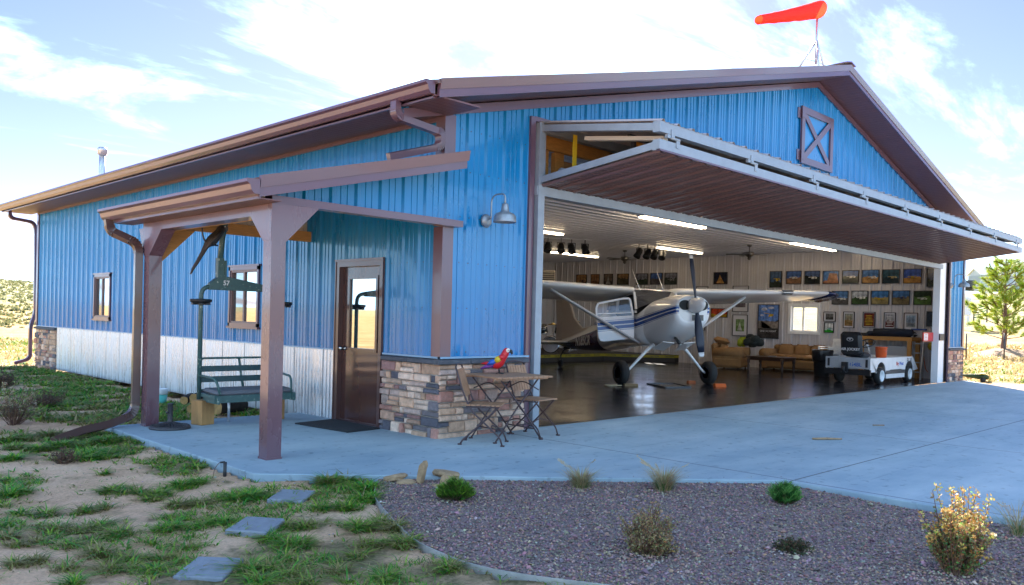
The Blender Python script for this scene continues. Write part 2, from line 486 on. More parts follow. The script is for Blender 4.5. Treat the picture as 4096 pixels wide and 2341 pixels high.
    struct(mb.build('ground', m), 'bare tan dirt rising to dry golden slopes')
build_ground()

# concrete
def concrete_mat():
    m = bpy.data.materials.new('concrete'); m.use_nodes = True
    n, l = m.node_tree.nodes, m.node_tree.links; b = n['Principled BSDF']
    geo = N(n, 'ShaderNodeNewGeometry')
    def noi(sc, det, rough, st=None):
        q = N(n, 'ShaderNodeTexNoise'); q.inputs['Scale'].default_value = sc; q.inputs['Detail'].default_value = det; q.inputs['Roughness'].default_value = rough
        if st:
            mp = N(n, 'ShaderNodeMapping'); mp.inputs['Scale'].default_value = st; mp.inputs['Rotation'].default_value = (0, 0, radians(14)); l.new(geo.outputs['Position'], mp.inputs[0]); l.new(mp.outputs[0], q.inputs['Vector'])
        else: l.new(geo.outputs['Position'], q.inputs['Vector'])
        return q.outputs['Fac']
    def ramp(f, st):
        r = N(n, 'ShaderNodeValToRGB'); e = r.color_ramp.elements
        while len(e) < len(st): e.new(.5)
        for k, (p, c) in zip(e, st): k.position = p; k.color = (*c, 1)
        l.new(f, r.inputs[0]); return r.outputs[0]
    def mul(a, c, f=1.):
        q = N(n, 'ShaderNodeMixRGB', blend_type='MULTIPLY'); q.inputs[0].default_value = f; l.new(a, q.inputs[1]); l.new(c, q.inputs[2]); return q.outputs[0]
    base = ramp(noi(.5, 7, .65), [(.3, (.24, .325, .385)), (.5, (.31, .40, .455)), (.72, (.40, .475, .52))])
    broom = ramp(noi(.55, 7, .68, (.8, 3.2, 1)), [(.28, (.76, .82, .88)), (.52, (1, 1, 1)), (.72, (1.24, 1.18, 1.12))])
    spots = ramp(noi(9, 3, .5), [(.30, (.60, .6, .6)), (.40, (1, 1, 1))])
    marks = ramp(noi(1.6, 5, .62, (.28, 5.5, 1)), [(.30, (.74, .74, .75)), (.37, (1, 1, 1))])
    c = mul(mul(mul(base, broom), spots, .8), marks, .7)
    # sawn control joints
    sep = N(n, 'ShaderNodeSeparateXYZ'); l.new(geo.outputs['Position'], sep.inputs[0])
    jm = None
    for ax, vals in (('X', (1.0, 4.9, 8.8, 12.7)), ('Y', (-3.95, -8.0, -1.03))):
        for v in vals:
            d = N(n, 'ShaderNodeMath', operation='COMPARE'); l.new(sep.outputs[ax], d.inputs[0]); d.inputs[1].default_value = v; d.inputs[2].default_value = .010
            if v == -1.03:
                g = N(n, 'ShaderNodeMath', operation='LESS_THAN'); l.new(sep.outputs['X'], g.inputs[0]); g.inputs[1].default_value = -9.
                q = N(n, 'ShaderNodeMath', operation='MULTIPLY'); l.new(d.outputs[0], q.inputs[0]); l.new(g.outputs[0], q.inputs[1]); d = q
            if jm is None: jm = d
            else:
                q = N(n, 'ShaderNodeMath', operation='MAXIMUM'); l.new(jm.outputs[0], q.inputs[0]); l.new(d.outputs[0], q.inputs[1]); jm = q
    mx = N(n, 'ShaderNodeMixRGB'); l.new(jm.outputs[0], mx.inputs[0]); l.new(c, mx.inputs[1]); mx.inputs[2].default_value = (.10, .11, .13, 1)
    l.new(mx.outputs[0], b.inputs['Base Color'])
    b.inputs['Roughness'].default_value = .62; b.inputs['Specular IOR Level'].default_value = .35
    bp = N(n, 'ShaderNodeBump'); bp.inputs['Strength'].default_value = .25; bp.inputs['Distance'].default_value = .004
    l.new(noi(3, 8, .7, (1, 12, 1)), bp.inputs['Height']); l.new(bp.outputs[0], b.inputs['Normal'])
    return m
CONC = concrete_mat()
mb = MB(); mb.prism([(x, y, -.16) for x, y in APRON], (0, 0, .16))
struct(mb.build('concrete_apron', CONC, bevel=.012), 'grey broom finished concrete apron and porch slab')

# gravel bed
def jitter_col(c, a):
    k = 1 + random.uniform(-a, a); return tuple(max(0, q * k * (1 + random.uniform(-a, a) * .25)) for q in c)
mb = MB(); mb.poly([(x, y, -.036) for x, y in GRAV])
GB = M('gravel_base', (.21, .15, .14), .95, var=.4, vscale=40, bump=1., bscale=70)
struct(mb.build('gravel_bed', GB), 'dark purple grey gravel bed')
PITS = [(-1.92, -2.53, .26), (-.74, -2.84, .24), (-.25, -3.39, .27), (.11, -4.33, .26), (-1.95, -4.41, .36), (-.88, -5.93, .42), (-1.18, -5.01, .27), (.42, -5.9, .3)]
def stones():
    mb = MB(); rnd = random.Random(3)
    ico = [(0, 0, 1), (.9, 0, .1), (.28, .86, .15), (-.73, .53, .1), (-.73, -.53, .1), (.28, -.86, .15), (0, 0, -.7)]
    fa = [(0, 1, 2), (0, 2, 3), (0, 3, 4), (0, 4, 5), (0, 5, 1), (6, 2, 1), (6, 3, 2), (6, 4, 3), (6, 5, 4), (6, 1, 5)]
    pal = [((.175, .12, .118), 28), ((.235, .16, .15), 28), ((.31, .21, .185), 24), ((.37, .26, .21), 12), ((.10, .078, .082), 14), ((.46, .37, .30), 3), ((.33, .19, .15), 10)]
    cols = [c for c, w in pal for _ in range(w)]
    k = 0
    while k < 46000:
        x, y = rnd.uniform(-3.1, 1.1), rnd.uniform(-7.6, -1.3)
        if not in_poly(x, y, GRAV): continue
        d = math.hypot(x - CAM.x, y - CAM.y)
        if rnd.random() > min(1, 1.1 - (d - 3.3) * .09): continue
        pit = None
        for px, py, pr in PITS:
            q = math.hypot((x - px), (y - py)) / pr
            if q < 1: pit = q
        k += 1
        s = rnd.uniform(.0045, .0115) * (1.6 if rnd.random() < .05 else 2.3 if rnd.random() < .004 else 1)
        c = rnd.choice(cols)
        if pit is not None and rnd.random() < .5 * (1.3 - pit):
            c = rnd.choice([(.36, .24, .18), (.42, .30, .22), (.28, .19, .15), (.46, .35, .28)])
        c = tuple(q * rnd.uniform(.75, 1.25) for q in c)
        a = rnd.uniform(0, 6.28); ca, sa = cos(a), sin(a); zz = rnd.uniform(.45, .9); tx, ty = rnd.uniform(-.5, .5), rnd.uniform(-.5, .5); el = rnd.uniform(.7, 1.3)
        z0 = -.036 + s * .35
        if pit is not None: z0 += .012 * (1 - pit) * (1 if pit > .3 else .6)
        mb.col(c)
        mb.add([(x + s * (p * ca * el - q * sa), y + s * (p * sa * el + q * ca), z0 + s * (r * zz + tx * p + ty * q)) for p, q, r in ico], fa)
    for k in range(420):                                                        # stones kicked out on to the slab and the dirt
        i = rnd.randrange(len(GRAV)); a, b = GRAV[i], GRAV[(i + 1) % len(GRAV)]; t = rnd.random()
        x = a[0] + (b[0] - a[0]) * t + rnd.gauss(0, .10); y = a[1] + (b[1] - a[1]) * t + rnd.gauss(0, .10)
        if in_poly(x, y, GRAV): continue
        z = .001 if in_poly(x, y, APRON) else ground_z(x, y)
        s = rnd.uniform(.003, .008); c = rnd.choice(cols); an = rnd.uniform(0, 6.28); ca, sa = cos(an), sin(an); mb.col(c)
        mb.add([(x + s * (p * ca - q * sa), y + s * (p * sa + q * ca), z + s * .5 + s * r * .6) for p, q, r in ico], fa)
    stuff(mb.build('gravel', M('gravel_stone', (.2, .16, .17), .85, attr=True)), 'loose purple grey gravel with tan pea gravel round the plants', 'gravel')
stones()
# metal edging strip of the bed
mb = MB()
P = GRAV_OUT
fine = []
for i in range(len(P) - 1):
    p0 = P[max(0, i - 1)]; p1 = P[i]; p2 = P[i + 1]; p3 = P[min(len(P) - 1, i + 2)]
    for k in range(6):
        t = k / 6
        fine.append(tuple(.5 * ((2 * p1[a]) + (-p0[a] + p2[a]) * t + (2 * p0[a] - 5 * p1[a] + 4 * p2[a] - p3[a]) * t * t + (-p0[a] + 3 * p1[a] - 3 * p2[a] + p3[a]) * t ** 3) for a in (0, 1)))
mb.tube([(x, y, -.055) for x, y in fine[3:]], 0, rect=(.007, .062), up=(0, 0, 1))
tag(mb.build('garden_edging', M('galv_edge', (.42, .42, .41), .5, .5, var=.25, vscale=9)), 'thin galvanized strip curving round the outer side of the gravel bed', 'garden edging')

# ------------------------------------------------------------------ grass
PATCHES = [(-3.37,1.4,0.28,0.05,0.16),(-3.54,1.28,0.21,0.05,0.16),(-3.86,2.27,0.16,0.3,0.13),(-3.7,2.03,0.15,0.2,0.13),(-3.47,2.13,0.17,0.1,0.15),(-2.97,2.2,0.18,0.1,0.14),(-2.95,2.81,0.15,0.3,0.13),(-3.2,2.67,0.16,0.5,0.14),(-3.3,3.06,0.17,0.7,0.14),(-3.59,2.94,0.16,0.4,0.14),(-3.81,2.8,0.11,0.3,0.14),(-2.54,1.45,0.11,0.02,0.16),(-2.65,0.39,0.09,0.05,0.14),(-2.64,1.97,0.1,0.1,0.13),(-2.88,0.11,0.08,0.1,0.1),(-3.63,0.37,0.06,0.0,0.12),(-3.8,-0.4,0.13,0.0,0.13),(-3.69,-0.57,0.12,0.05,0.12),(-3.57,-0.74,0.11,0.2,0.11),(-3.3,-0.53,0.13,0.05,0.12),(-3.14,-0.48,0.08,0.05,0.12),(-3.7,-0.87,0.09,0.45,0.1),(-3.64,-1.22,0.11,0.55,0.1),(-3.48,-1.27,0.1,0.4,0.1),(-3.07,-1.3,0.12,0.1,0.14),(-3.18,-1.29,0.1,0.1,0.14),(-3.04,-1.48,0.07,0.15,0.12),(-2.61,-0.6,0.11,0.0,0.15),(-2.35,-0.5,0.14,0.0,0.17),(-2.16,-0.54,0.14,0.0,0.17),(-2.11,-0.69,0.13,0.0,0.16),(-1.93,-0.82,0.13,0.0,0.16),(-2.3,-1.22,0.13,0.05,0.15),(-2.12,-1.27,0.12,0.0,0.15),(-2.41,-1.49,0.1,0.1,0.13),(-2.19,-1.66,0.12,0.02,0.15),(-2.47,-2.0,0.13,0.05,0.15),(-2.32,-1.97,0.07,0.02,0.15),(-2.69,-2.12,0.11,0.2,0.12),(-2.88,-2.04,0.08,0.2,0.11),(-2.74,-1.56,0.07,0.2,0.1),(-2.97,-2.67,0.14,0.25,0.13),(-2.77,-2.65,0.12,0.3,0.13),(-2.79,-2.87,0.13,0.4,0.13),(-3.1,-3.05,0.13,0.5,0.12),(-3.02,-3.22,0.12,0.55,0.12),(-3.33,-3.16,0.1,0.5,0.11),(-3.52,-2.7,0.16,0.15,0.12),(-3.54,-2.48,0.11,0.1,0.12),(-3.21,-2.35,0.11,0.2,0.11),(-3.32,-2.26,0.08,0.2,0.11),(-3.44,-2.72,0.1,0.35,0.11),(-3.6,-1.91,0.12,0.1,0.11),(-3.76,-1.59,0.1,0.05,0.12),(-3.95,-1.86,0.11,0.05,0.12),(-3.82,-1.97,0.11,0.1,0.11),(-3.72,-2.11,0.1,0.1,0.11),(-3.62,-2.24,0.08,0.25,0.1),(-3.48,-2.13,0.08,0.2,0.1),(-4.27,-1.77,0.11,0.45,0.11),(-4.28,-1.48,0.1,0.35,0.11),(-4.42,-1.53,0.09,0.4,0.11),(-4.53,-1.38,0.09,0.3,0.11),(-4.7,-1.62,0.08,0.4,0.1),(-4.81,-1.63,0.07,0.4,0.11),(-4.83,-1.41,0.07,0.4,0.12),(-4.22,-0.96,0.08,0.1,0.12),(-4.09,-0.92,0.07,0.2,0.11),(-4.43,-0.85,0.09,0.0,0.13),(-4.58,-0.73,0.06,0.05,0.12),(-4.47,-0.03,0.1,0.0,0.17),(-4.35,0.03,0.05,0.05,0.13),(-4.02,1.64,0.11,0.0,0.14),(-4.75,-1.09,0.07,0.05,0.12),(-4.64,-1.06,0.05,0.05,0.12),(-4.94,-2.07,0.09,0.5,0.11),(-4.83,-2.08,0.07,0.6,0.1),(-4.58,-1.87,0.06,0.4,0.1),(-4.5,-2.13,0.1,0.35,0.11),(-4.42,-2.29,0.07,0.3,0.1),(-4.74,-2.32,0.07,0.35,0.1),(-4.78,-2.57,0.07,0.1,0.12),(-4.57,-2.47,0.07,0.4,0.1),(-4.3,-2.35,0.05,0.1,0.12),(-4.24,-2.4,0.06,0.2,0.1),(-4.2,-2.52,0.05,0.2,0.1),(-4.37,-2.63,0.07,0.2,0.1),(-4.25,-2.82,0.08,0.1,0.1),(-4.02,-2.34,0.06,0.1,0.12),(-4.17,-2.06,0.06,0.3,0.1),(-3.95,-2.95,0.12,0.1,0.13),(-3.86,-3.02,0.12,0.1,0.13),(-4.01,-3.22,0.11,0.1,0.13),(-3.81,-3.2,0.1,0.2,0.12),(-3.84,-3.41,0.09,0.1,0.12),(-3.6,-3.38,0.09,0.35,0.13),(-3.66,-3.56,0.07,0.2,0.12),(-3.48,-3.68,0.07,0.2,0.11),(-3.67,-2.92,0.07,0.4,0.1),(-4.37,-2.88,0.05,0.2,0.1),(-4.33,0.54,0.05,0.1,0.12),(-3.11,-3.79,0.1,0.15,0.12),(-2.7,-3.67,0.06,0.1,0.14),(-2.68,-4.09,0.13,0.1,0.12),(-2.57,-4.21,0.09,0.3,0.1),(-3.48,-3.7,0.07,0.2,0.1),(-2.14,-4.88,0.06,0.1,0.12),(-2.96,-3.67,0.06,0.2,0.1),(-3.6,-3.53,0.05,0.2,0.12),(-2.97,-3.21,0.08,0.4,0.12)]
def blade(mb, x, y, z, h, w, az, lean, c, seg=2):
    dx, dy = cos(az), sin(az); px, py = -dy * w / 2, dx * w / 2
    tip = lean * h
    vs = [(x - px, y - py, z), (x + px, y + py, z)]
    for i in range(1, seg + 1):
        t = i / seg; k = 1 - t * .92 if i == seg else .85
        ox = dx * tip * t * t; oy = dy * tip * t * t; oz = h * (t - .32 * lean * t * t if lean < 1.6 else t - .5 * t * t)
        vs += [(x + ox - px * k, y + oy - py * k, z + oz), (x + ox + px * k, y + oy + py * k, z + oz)]
    mb.col(c); mb.add(vs, [(2 * i, 2 * i + 1, 2 * i + 3, 2 * i + 2) for i in range(seg)])
GREENS = [(.055, .25, .025), (.085, .30, .028), (.13, .34, .03), (.045, .20, .035), (.22, .37, .035), (.30, .40, .05)]
DRYS = [(.30, .25, .09), (.36, .30, .14), (.24, .22, .07), (.20, .21, .05)]
GRASSM = None
def grass_mat():
    m = bpy.data.materials.new('grass_blade'); m.use_nodes = True
    n, l = m.node_tree.nodes, m.node_tree.links; b = n['Principled BSDF']
    a = N(n, 'ShaderNodeAttribute', attribute_name='Col'); l.new(a.outputs['Color'], b.inputs['Base Color'])
    b.inputs['Roughness'].default_value = .55; b.inputs['Specular IOR Level'].default_value = .3
    tr = N(n, 'ShaderNodeBsdfTranslucent'); l.new(a.outputs['Color'], tr.inputs['Color'])
    mx = N(n, 'ShaderNodeMixShader'); mx.inputs[0].default_value = .3
    l.new(b.outputs[0], mx.inputs[1]); l.new(tr.outputs[0], mx.inputs[2]); l.new(mx.outputs[0], n['Material Output'].inputs[0])
    return m
GRASSM = grass_mat()
def grass_all():
    rnd = random.Random(11); mb = MB()
    def ok(x, y, m=.0):
        return not (in_poly(x, y, APRON) or in_poly(x, y, GRAV) or in_poly(x, y, BLD))
    def tuft(x, y, hgt, dry, nb, sp_):
        z = ground_z(x, y) - .005; d = math.hypot(x - CAM.x, y - CAM.y); w0 = max(.0055, .0013 * d)
        for _ in range(nb):
            a = rnd.uniform(0, 6.28); rr = abs(rnd.gauss(0, sp_)); c = rnd.choice(DRYS if rnd.random() < dry else GREENS); k = rnd.uniform(.7, 1.3)
            blade(mb, x + rr * cos(a), y + rr * sin(a), z, hgt * rnd.uniform(.45, 1.1), w0 * rnd.uniform(.8, 1.6), a + rnd.uniform(-.7, .7), rnd.uniform(.7, 2.1), tuple(q * k for q in c))
    for x, y, r, dry, h in PATCHES:
        for _ in range(min(int(210 * (r / .25) ** 1.7), 800)):
            a = rnd.uniform(0, 6.28); q = r * min(1.9, abs(rnd.gauss(0, .62)))
            px, py = x + q * cos(a) * 1.15, y + q * sin(a)
            nv = noise.noise(Vector((px, py, 0)) * 4.2) + .6 * noise.noise(Vector((px, py, 5)) * 11.)
            if nv < -.10 + .30 * (q / r - .7): continue
            if not ok(px, py): continue
            dd = min(.95, dry * 1.1 + .10 + .35 * (noise.noise(Vector((px, py, 3)) * 2.2) > .06) + .25 * max(0, q / r - .7))
            tuft(px, py, h * rnd.uniform(.35, 1.0) * (1.15 - .40 * q / r), dd, 8, .022)
    for _ in range(17000):                                                       # loose low grass spreading through the yard
        x, y = rnd.uniform(-6.4, -2.0), rnd.uniform(-5.0, 2.9)
        v = noise.noise(Vector((x * .9, y * .9, 2))) + .55 * noise.noise(Vector((x, y, 9)) * 2.6)
        if v < .04 or noise.noise(Vector((x, y, 1)) * 9) < -.05 or not ok(x, y): continue
        tuft(x, y, rnd.uniform(.03, .09), .34, 7, .034)
    for _ in range(2600):                                                       # thin straw and runners between the tufts
        x, y = rnd.uniform(-6.3, -2.2), rnd.uniform(-5.0, 3.0)
        if not ok(x, y) or noise.noise(Vector((x, y, 0)) * 1.6) < -.05: continue
        z = ground_z(x, y); c = rnd.choice(DRYS + DRYS + GREENS)
        for _ in range(3): blade(mb, x + rnd.gauss(0, .02), y + rnd.gauss(0, .02), z - .003, rnd.uniform(.015, .05), rnd.uniform(.003, .006), rnd.uniform(0, 6.28), rnd.uniform(1., 2.4), tuple(q * rnd.uniform(.7, 1.3) for q in c))
    # strip along the left wall, behind the porch
    k = 0
    while k < 9000:
        x, y = rnd.uniform(-5.5, -.08), rnd.uniform(3.3, 16.5)
        k += 1
        v = noise.noise(Vector((x, y, 0)) * .75) + .5 * noise.noise(Vector((x, y, 7)) * 2.2) + (.18 if y > 9.5 else 0)
        if v < -.08: continue
        if not ok(x, y): continue
        tuft(x, y, rnd.uniform(.06, .14), .30 + .35 * (noise.noise(Vector((x, y, 2)) * .6) > .05), 8, .05)
    # sparse single tufts over the dirt
    for _ in range(420):
        x, y = rnd.uniform(-6.5, -2.3), rnd.uniform(-5.2, 3.0)
        if ok(x, y): tuft(x, y, rnd.uniform(.03, .07), .5, 5, .012)
    stuff(mb.build('grass', GRASSM), 'tufts of green and straw coloured grass on the bare dirt', 'grass')
    # sunlit dry grass at the far corners
    mb = MB()
    for _ in range(5200):
        if rnd.random() < .45:
            x, y = rnd.uniform(19.9, 34), rnd.uniform(-3, 9)
        else:
            x, y = rnd.uniform(-12, 6), rnd.uniform(16.4, 34)
        if not ok(x, y): continue
        g = noise.noise(Vector((x, y, 0)) * .5)
        z = ground_z(x, y); d = math.hypot(x - CAM.x, y - CAM.y)
        green = (g > .12 and x > 0 and x < 26) or (y < 19 and x < 2 and g > -.2)
        for _ in range(7):
            a = rnd.uniform(0, 6.28); c = rnd.choice([(.10, .22, .03), (.2, .27, .05), (.28, .3, .06)] if green and rnd.random() < .7 else [(.50, .38, .17), (.58, .45, .22), (.42, .31, .13)])
            blade(mb, x + rnd.gauss(0, .12), y + rnd.gauss(0, .12), z - .01, rnd.uniform(.05, .2), .0013 * d * rnd.uniform(.7, 1.3), a, rnd.uniform(.3, 1.3), c)
    stuff(mb.build('dry_grass', GRASSM), 'sunlit straw coloured dry grass beyond the building corners', 'grass')
grass_all()
def pebbles():
    rnd = random.Random(8); mb = MB()
    fa = [(0, 1, 2), (0, 2, 3), (0, 3, 4), (0, 4, 1), (5, 2, 1), (5, 3, 2), (5, 4, 3), (5, 1, 4)]
    k = 0
    while k < 1500:
        x, y = rnd.uniform(-6.2, -2.3), rnd.uniform(-4.9, 6.5); k += 1
        if in_poly(x, y, APRON) or in_poly(x, y, GRAV): continue
        s = rnd.uniform(.003, .009) * (2. if rnd.random() < .04 else 1); z = ground_z(x, y) + s * .2; a = rnd.uniform(0, 6.28)
        mb.col(tuple(q * rnd.uniform(.6, 1.2) for q in rnd.choice([(.55, .42, .32), (.40, .31, .25), (.30, .25, .22), (.62, .52, .42)])))
        mb.add([(x, y, z + s * .7)] + [(x + s * rnd.uniform(.7, 1.3) * cos(a + j * 1.57), y + s * rnd.uniform(.7, 1.3) * sin(a + j * 1.57), z) for j in range(4)] + [(x, y, z - s * .6)], fa)
    stuff(mb.build('pebbles', M('gravel_stone')), 'small pebbles scattered over the bare dirt', 'pebbles')
pebbles()
def sagebrush():
    rnd = random.Random(5); mb = MB()
    for _ in range(5200):
        az = radians(rnd.uniform(8, 26)) ; r = rnd.uniform(46, 150) if rnd.random() < .8 else rnd.uniform(150, 230)
        x, y = CAM.x + r * sin(az), CAM.y + r * cos(az)
        if y < 42: continue
        z = ground_z(x, y); s = rnd.uniform(.14, .36)
        for _ in range(9):
            a = rnd.uniform(0, 6.28); q = rnd.random()
            c = rnd.choice([(.17, .18, .07), (.23, .23, .10), (.28, .26, .12), (.13, .14, .06)])
            blade(mb, x + rnd.gauss(0, s * .35), y + rnd.gauss(0, s * .35), z - .03, s * rnd.uniform(.5, 1.0), s * rnd.uniform(.3, .6), a, rnd.uniform(.1, .8), c, 2)
    stuff(mb.build('sagebrush', GRASSM), 'olive sagebrush dotted over the far hillside', 'sagebrush')
sagebrush()
# ================================================================== the hangar
W, L, HS, H1 = 19.456, 15.72, 3.80, .943
RIDGE = W / 2
def wall_top(x): return 3.92 + .25 * min(x, W - x)
def roof_z(x): return 4.135 + .25 * min(x, W - x)

def metal_paint(name, c, rough, var=.10, spec=.5, coat=.5):
    return M(name, c, rough, 0, var=var, vscale=2.2, bump=.03, bscale=5, stretch=(1, 1, .35), spec=spec, rvar=.06, coat=coat)
BLUE = metal_paint('blue_steel_panel', (.001, .185, .435), .30, .14, .4, .45)
BROWN = metal_paint('brown_trim', (.112, .058, .084), .34, .07)
BROWND = metal_paint('brown_soffit', (.105, .048, .055), .5, .08)
BRACKET = metal_paint('brown_post_cladding', (.130, .066, .084), .28, .06)
WHITEP = M('white_steel_panel', (.52, .51, .54), .34, 0, var=.05, vscale=3)
WHITEF = M('white_paint', (.75, .76, .78), .4, 0, var=.04)
GALV = M('galvanized_steel', (.55, .585, .63), .30, .62, var=.20, vscale=9, stretch=(1, 2.2, .16), rvar=.10)
STEELG = M('grey_steel', (.26, .30, .35), .42, .2, var=.12, vscale=6)
DARK = M('dark_metal', (.025, .025, .028), .45)
BLACKP = M('black_plastic', (.014, .014, .016), .45)
RUBBER = M('black_rubber', (.018, .018, .019), .75)
MORTAR = M('stone_veneer', (.3, .25, .2), .85, attr=True, var=.38, vscale=13, bump=1., bscale=38)
LEDGE = M('stone_ledge', (.075, .08, .095), .8, var=.3, vscale=14, bump=.8, bscale=40)
WOODO = M('pine_timber', (.46, .22, .055), .6, var=.28, vscale=7, stretch=(1, 1, 9), bump=.2)
WOODH = M('pine_beam', (.46, .22, .055), .6, var=.28, vscale=7, stretch=(1, 9, 9), bump=.2)
CONCD = CONC
def grooved(name, base, rough, axis, period, gw=.10, depth=.006):
    m = M(name, base, rough, 0, var=.07, vscale=3)
    n, l = m.node_tree.nodes, m.node_tree.links
    geo = N(n, 'ShaderNodeNewGeometry'); sp_ = N(n, 'ShaderNodeSeparateXYZ'); l.new(geo.outputs['Position'], sp_.inputs[0])
    q = N(n, 'ShaderNodeMath', operation='DIVIDE'); l.new(sp_.outputs[axis], q.inputs[0]); q.inputs[1].default_value = period
    f = N(n, 'ShaderNodeMath', operation='FRACT'); l.new(q.outputs[0], f.inputs[0])
    pp = N(n, 'ShaderNodeMath', operation='PINGPONG'); l.new(f.outputs[0], pp.inputs[0]); pp.inputs[1].default_value = .5
    mr = N(n, 'ShaderNodeMapRange'); l.new(pp.outputs[0], mr.inputs[0]); mr.inputs[1].default_value = 0; mr.inputs[2].default_value = gw
    bp = N(n, 'ShaderNodeBump'); bp.inputs['Strength'].default_value = 1; bp.inputs['Distance'].default_value = depth
    l.new(mr.outputs[0], bp.inputs['Height']); l.new(bp.outputs[0], n['Principled BSDF'].inputs['Normal'])
    return m
SOFX = grooved('soffit_eave', (.125, .055, .062), .45, 'Y', .10)
SOFR = grooved('soffit_rake', (.125, .055, .062), .45, 'X', .10)
def pane_mat(name, refl, base):
    m = bpy.data.materials.new(name); m.use_nodes = True; MATS[name] = m
    n, l = m.node_tree.nodes, m.node_tree.links; b = n['Principled BSDF']
    b.inputs['Base Color'].default_value = (*base, 1); b.inputs['Roughness'].default_value = .03
    g = N(n, 'ShaderNodeBsdfGlossy'); g.inputs['Roughness'].default_value = .015; g.inputs['Color'].default_value = (.9, .93, .95, 1)
    mx = N(n, 'ShaderNodeMixShader'); mx.inputs[0].default_value = refl
    l.new(b.outputs[0], mx.inputs[1]); l.new(g.outputs[0], mx.inputs[2]); l.new(mx.outputs[0], n['Material Output'].inputs[0])
    return m
PANE = pane_mat('reflecting_glass', .62, (.02, .025, .03))
def clear_mat():
    m = bpy.data.materials.new('clear_glass'); m.use_nodes = True; MATS['clear_glass'] = m
    n, l = m.node_tree.nodes, m.node_tree.links
    t = N(n, 'ShaderNodeBsdfTransparent'); g = N(n, 'ShaderNodeBsdfGlossy'); g.inputs['Roughness'].default_value = .02
    mx = N(n, 'ShaderNodeMixShader'); mx.inputs[0].default_value = .10
    l.new(t.outputs[0], mx.inputs[1]); l.new(g.outputs[0], mx.inputs[2]); l.new(mx.outputs[0], n['Material Output'].inputs[0])
    return m
CLEAR = clear_mat()

HG = thing('hangar', 'blue steel aircraft hangar with brown trim, stone base and a raised bifold door', 'hangar', (W / 2, L / 2, 0))
OP0, OP1, OPZ = 1.50, 18.18, 4.03
PER = .315
# --- outer walls
mb = MB()
fe = lambda u, o, z: (u, -o, z)
ribbed(mb, 0, W, lambda u: .955, wall_top, fe, PER, PANEL, [(OP0, OP1, -1, OPZ)], phase=.0)
ribbed(mb, -.68, 0, lambda u: 3.845, wall_top, fe, PER, PANEL)
ribbed(mb, W, W + .68, lambda u: 3.845, wall_top, fe, PER, PANEL)
front = mb.build('wall', BLUE, HG); front['label'] = 'blue ribbed gable wall round the door opening'
mb = MB()
LW = [(1.13, 2.15, -1, 2.14), (4.36, 5.31, 1.22, 2.14), (10.67, 11.61, 1.22, 2.14)]
ribbed(mb, 0, L, lambda u: .955, lambda u: HS + .05, lambda u, o, z: (-o, u, z), PER, PANEL, LW, phase=.1, flip=True)
left = mb.build('wall', BLUE, HG); left['label'] = 'long blue ribbed side wall'
mb = MB()
RWN = [(4.18, 5.08, 1.27, 2.09), (10.4, 11.4, 1.27, 2.09)]
ribbed(mb, 0, L, lambda u: 0, lambda u: HS + .05, lambda u, o, z: (W + o, u, z), PER, PANEL, RWN)
mb.build('wall', BLUE, HG)
mb = MB()
ribbed(mb, 0, W, lambda u: 0, wall_top, lambda u, o, z: (u, L + o, z), PER, PANEL, flip=True)
mb.build('wall', BLUE, HG)
# panel screws: small dark heads
mb = MB()
for z in (1.02, 1.55, 2.1, 2.65, 3.2, 3.7):
    for k in range(int(L / PER) + 1):
        for dq in (.27, .80):
            y = .1 + (k - .0) * PER + dq * PER
            if y < L and not any(a - .02 < y < b + .02 and c < z < d for a, b, c, d in LW): mb.obox((-.003, y, z), (.008, .013, .013))
for z in (1.02, 1.55, 2.1, 2.65, 3.2, 3.7, 4.4, 5.1, 5.8):
    for k in range(int(W / PER) + 1):
        for dq in (.27, .80):
            x = k * PER + dq * PER
            if x < W and z < wall_top(x) - .05 and not (OP0 - .05 < x < OP1 + .05 and z < OPZ): mb.obox((x, -.003, z), (.013, .008, .013))
s_ = mb.build('panel_screw', M('screw_head', (.05, .06, .09), .5), HG); s_['kind'] = 'stuff'
# --- galvanized wainscot on the side wall
mb = MB().smooth()
ribbed(mb, 2.17, 14.12, lambda u: -.06, lambda u: .945, lambda u, o, z: (-.012 - o * 1.5, u, z), .0676 * 1.25, CORR, flip=True)
for k in range(36): pass
mb.build('galvanized_wainscot', GALV, HG)
for k in range(16):
    y = 2.5 + k * .76
    if y < 14: mb = MB(); mb.box((-.02, y, -.05), (-.008, y + .012, .94)); mb.build('panel_seam', M('galv_seam', (.45, .46, .48), .4, .7), HG)
# base and cap trims
LBT = M('pale_blue_trim', (.20, .36, .52), .35)
mb = MB()
for a_, b_ in (((-.035, 2.17, .945), (-.002, 14.12, .965)), ((-.04, -.05, .943), (-.002, 1.1, .966)), ((-.04, 14.12, .943), (-.002, L, .966)), ((-.04, -.046, .944), (OP0 - .02, -.002, .967)), ((OP1 + .01, -.046, .944), (W + .04, -.002, .967))):
    mb = MB(); mb.box(a_, b_); mb.build('base_trim', LBT, HG)
# --- trims: eave frieze, rake frieze, corners
mb = MB()
mb.box((-.045, .0, HS - .05), (-.022, L, HS + .005))
t0 = [(-.66, -.047, 3.845 - .02), (0, -.047, 3.845 - .02), (0, -.047, 3.845 + .045), (-.66, -.047, 3.845 + .045)]
mb.box((-.66, -.05, 3.815), (.03, -.021, 3.86)); mb.box((W - .03, -.05, 3.815), (W + .66, -.021, 3.86))
for a, b in ((-.66, RIDGE), (W + .66, RIDGE)):
    mb.prism([(a, -.05, wall_top(a) - .10), (b, -.05, wall_top(b) - .10), (b, -.05, wall_top(b) + .01), (a, -.05, wall_top(a) + .01)], (0, .028, 0))
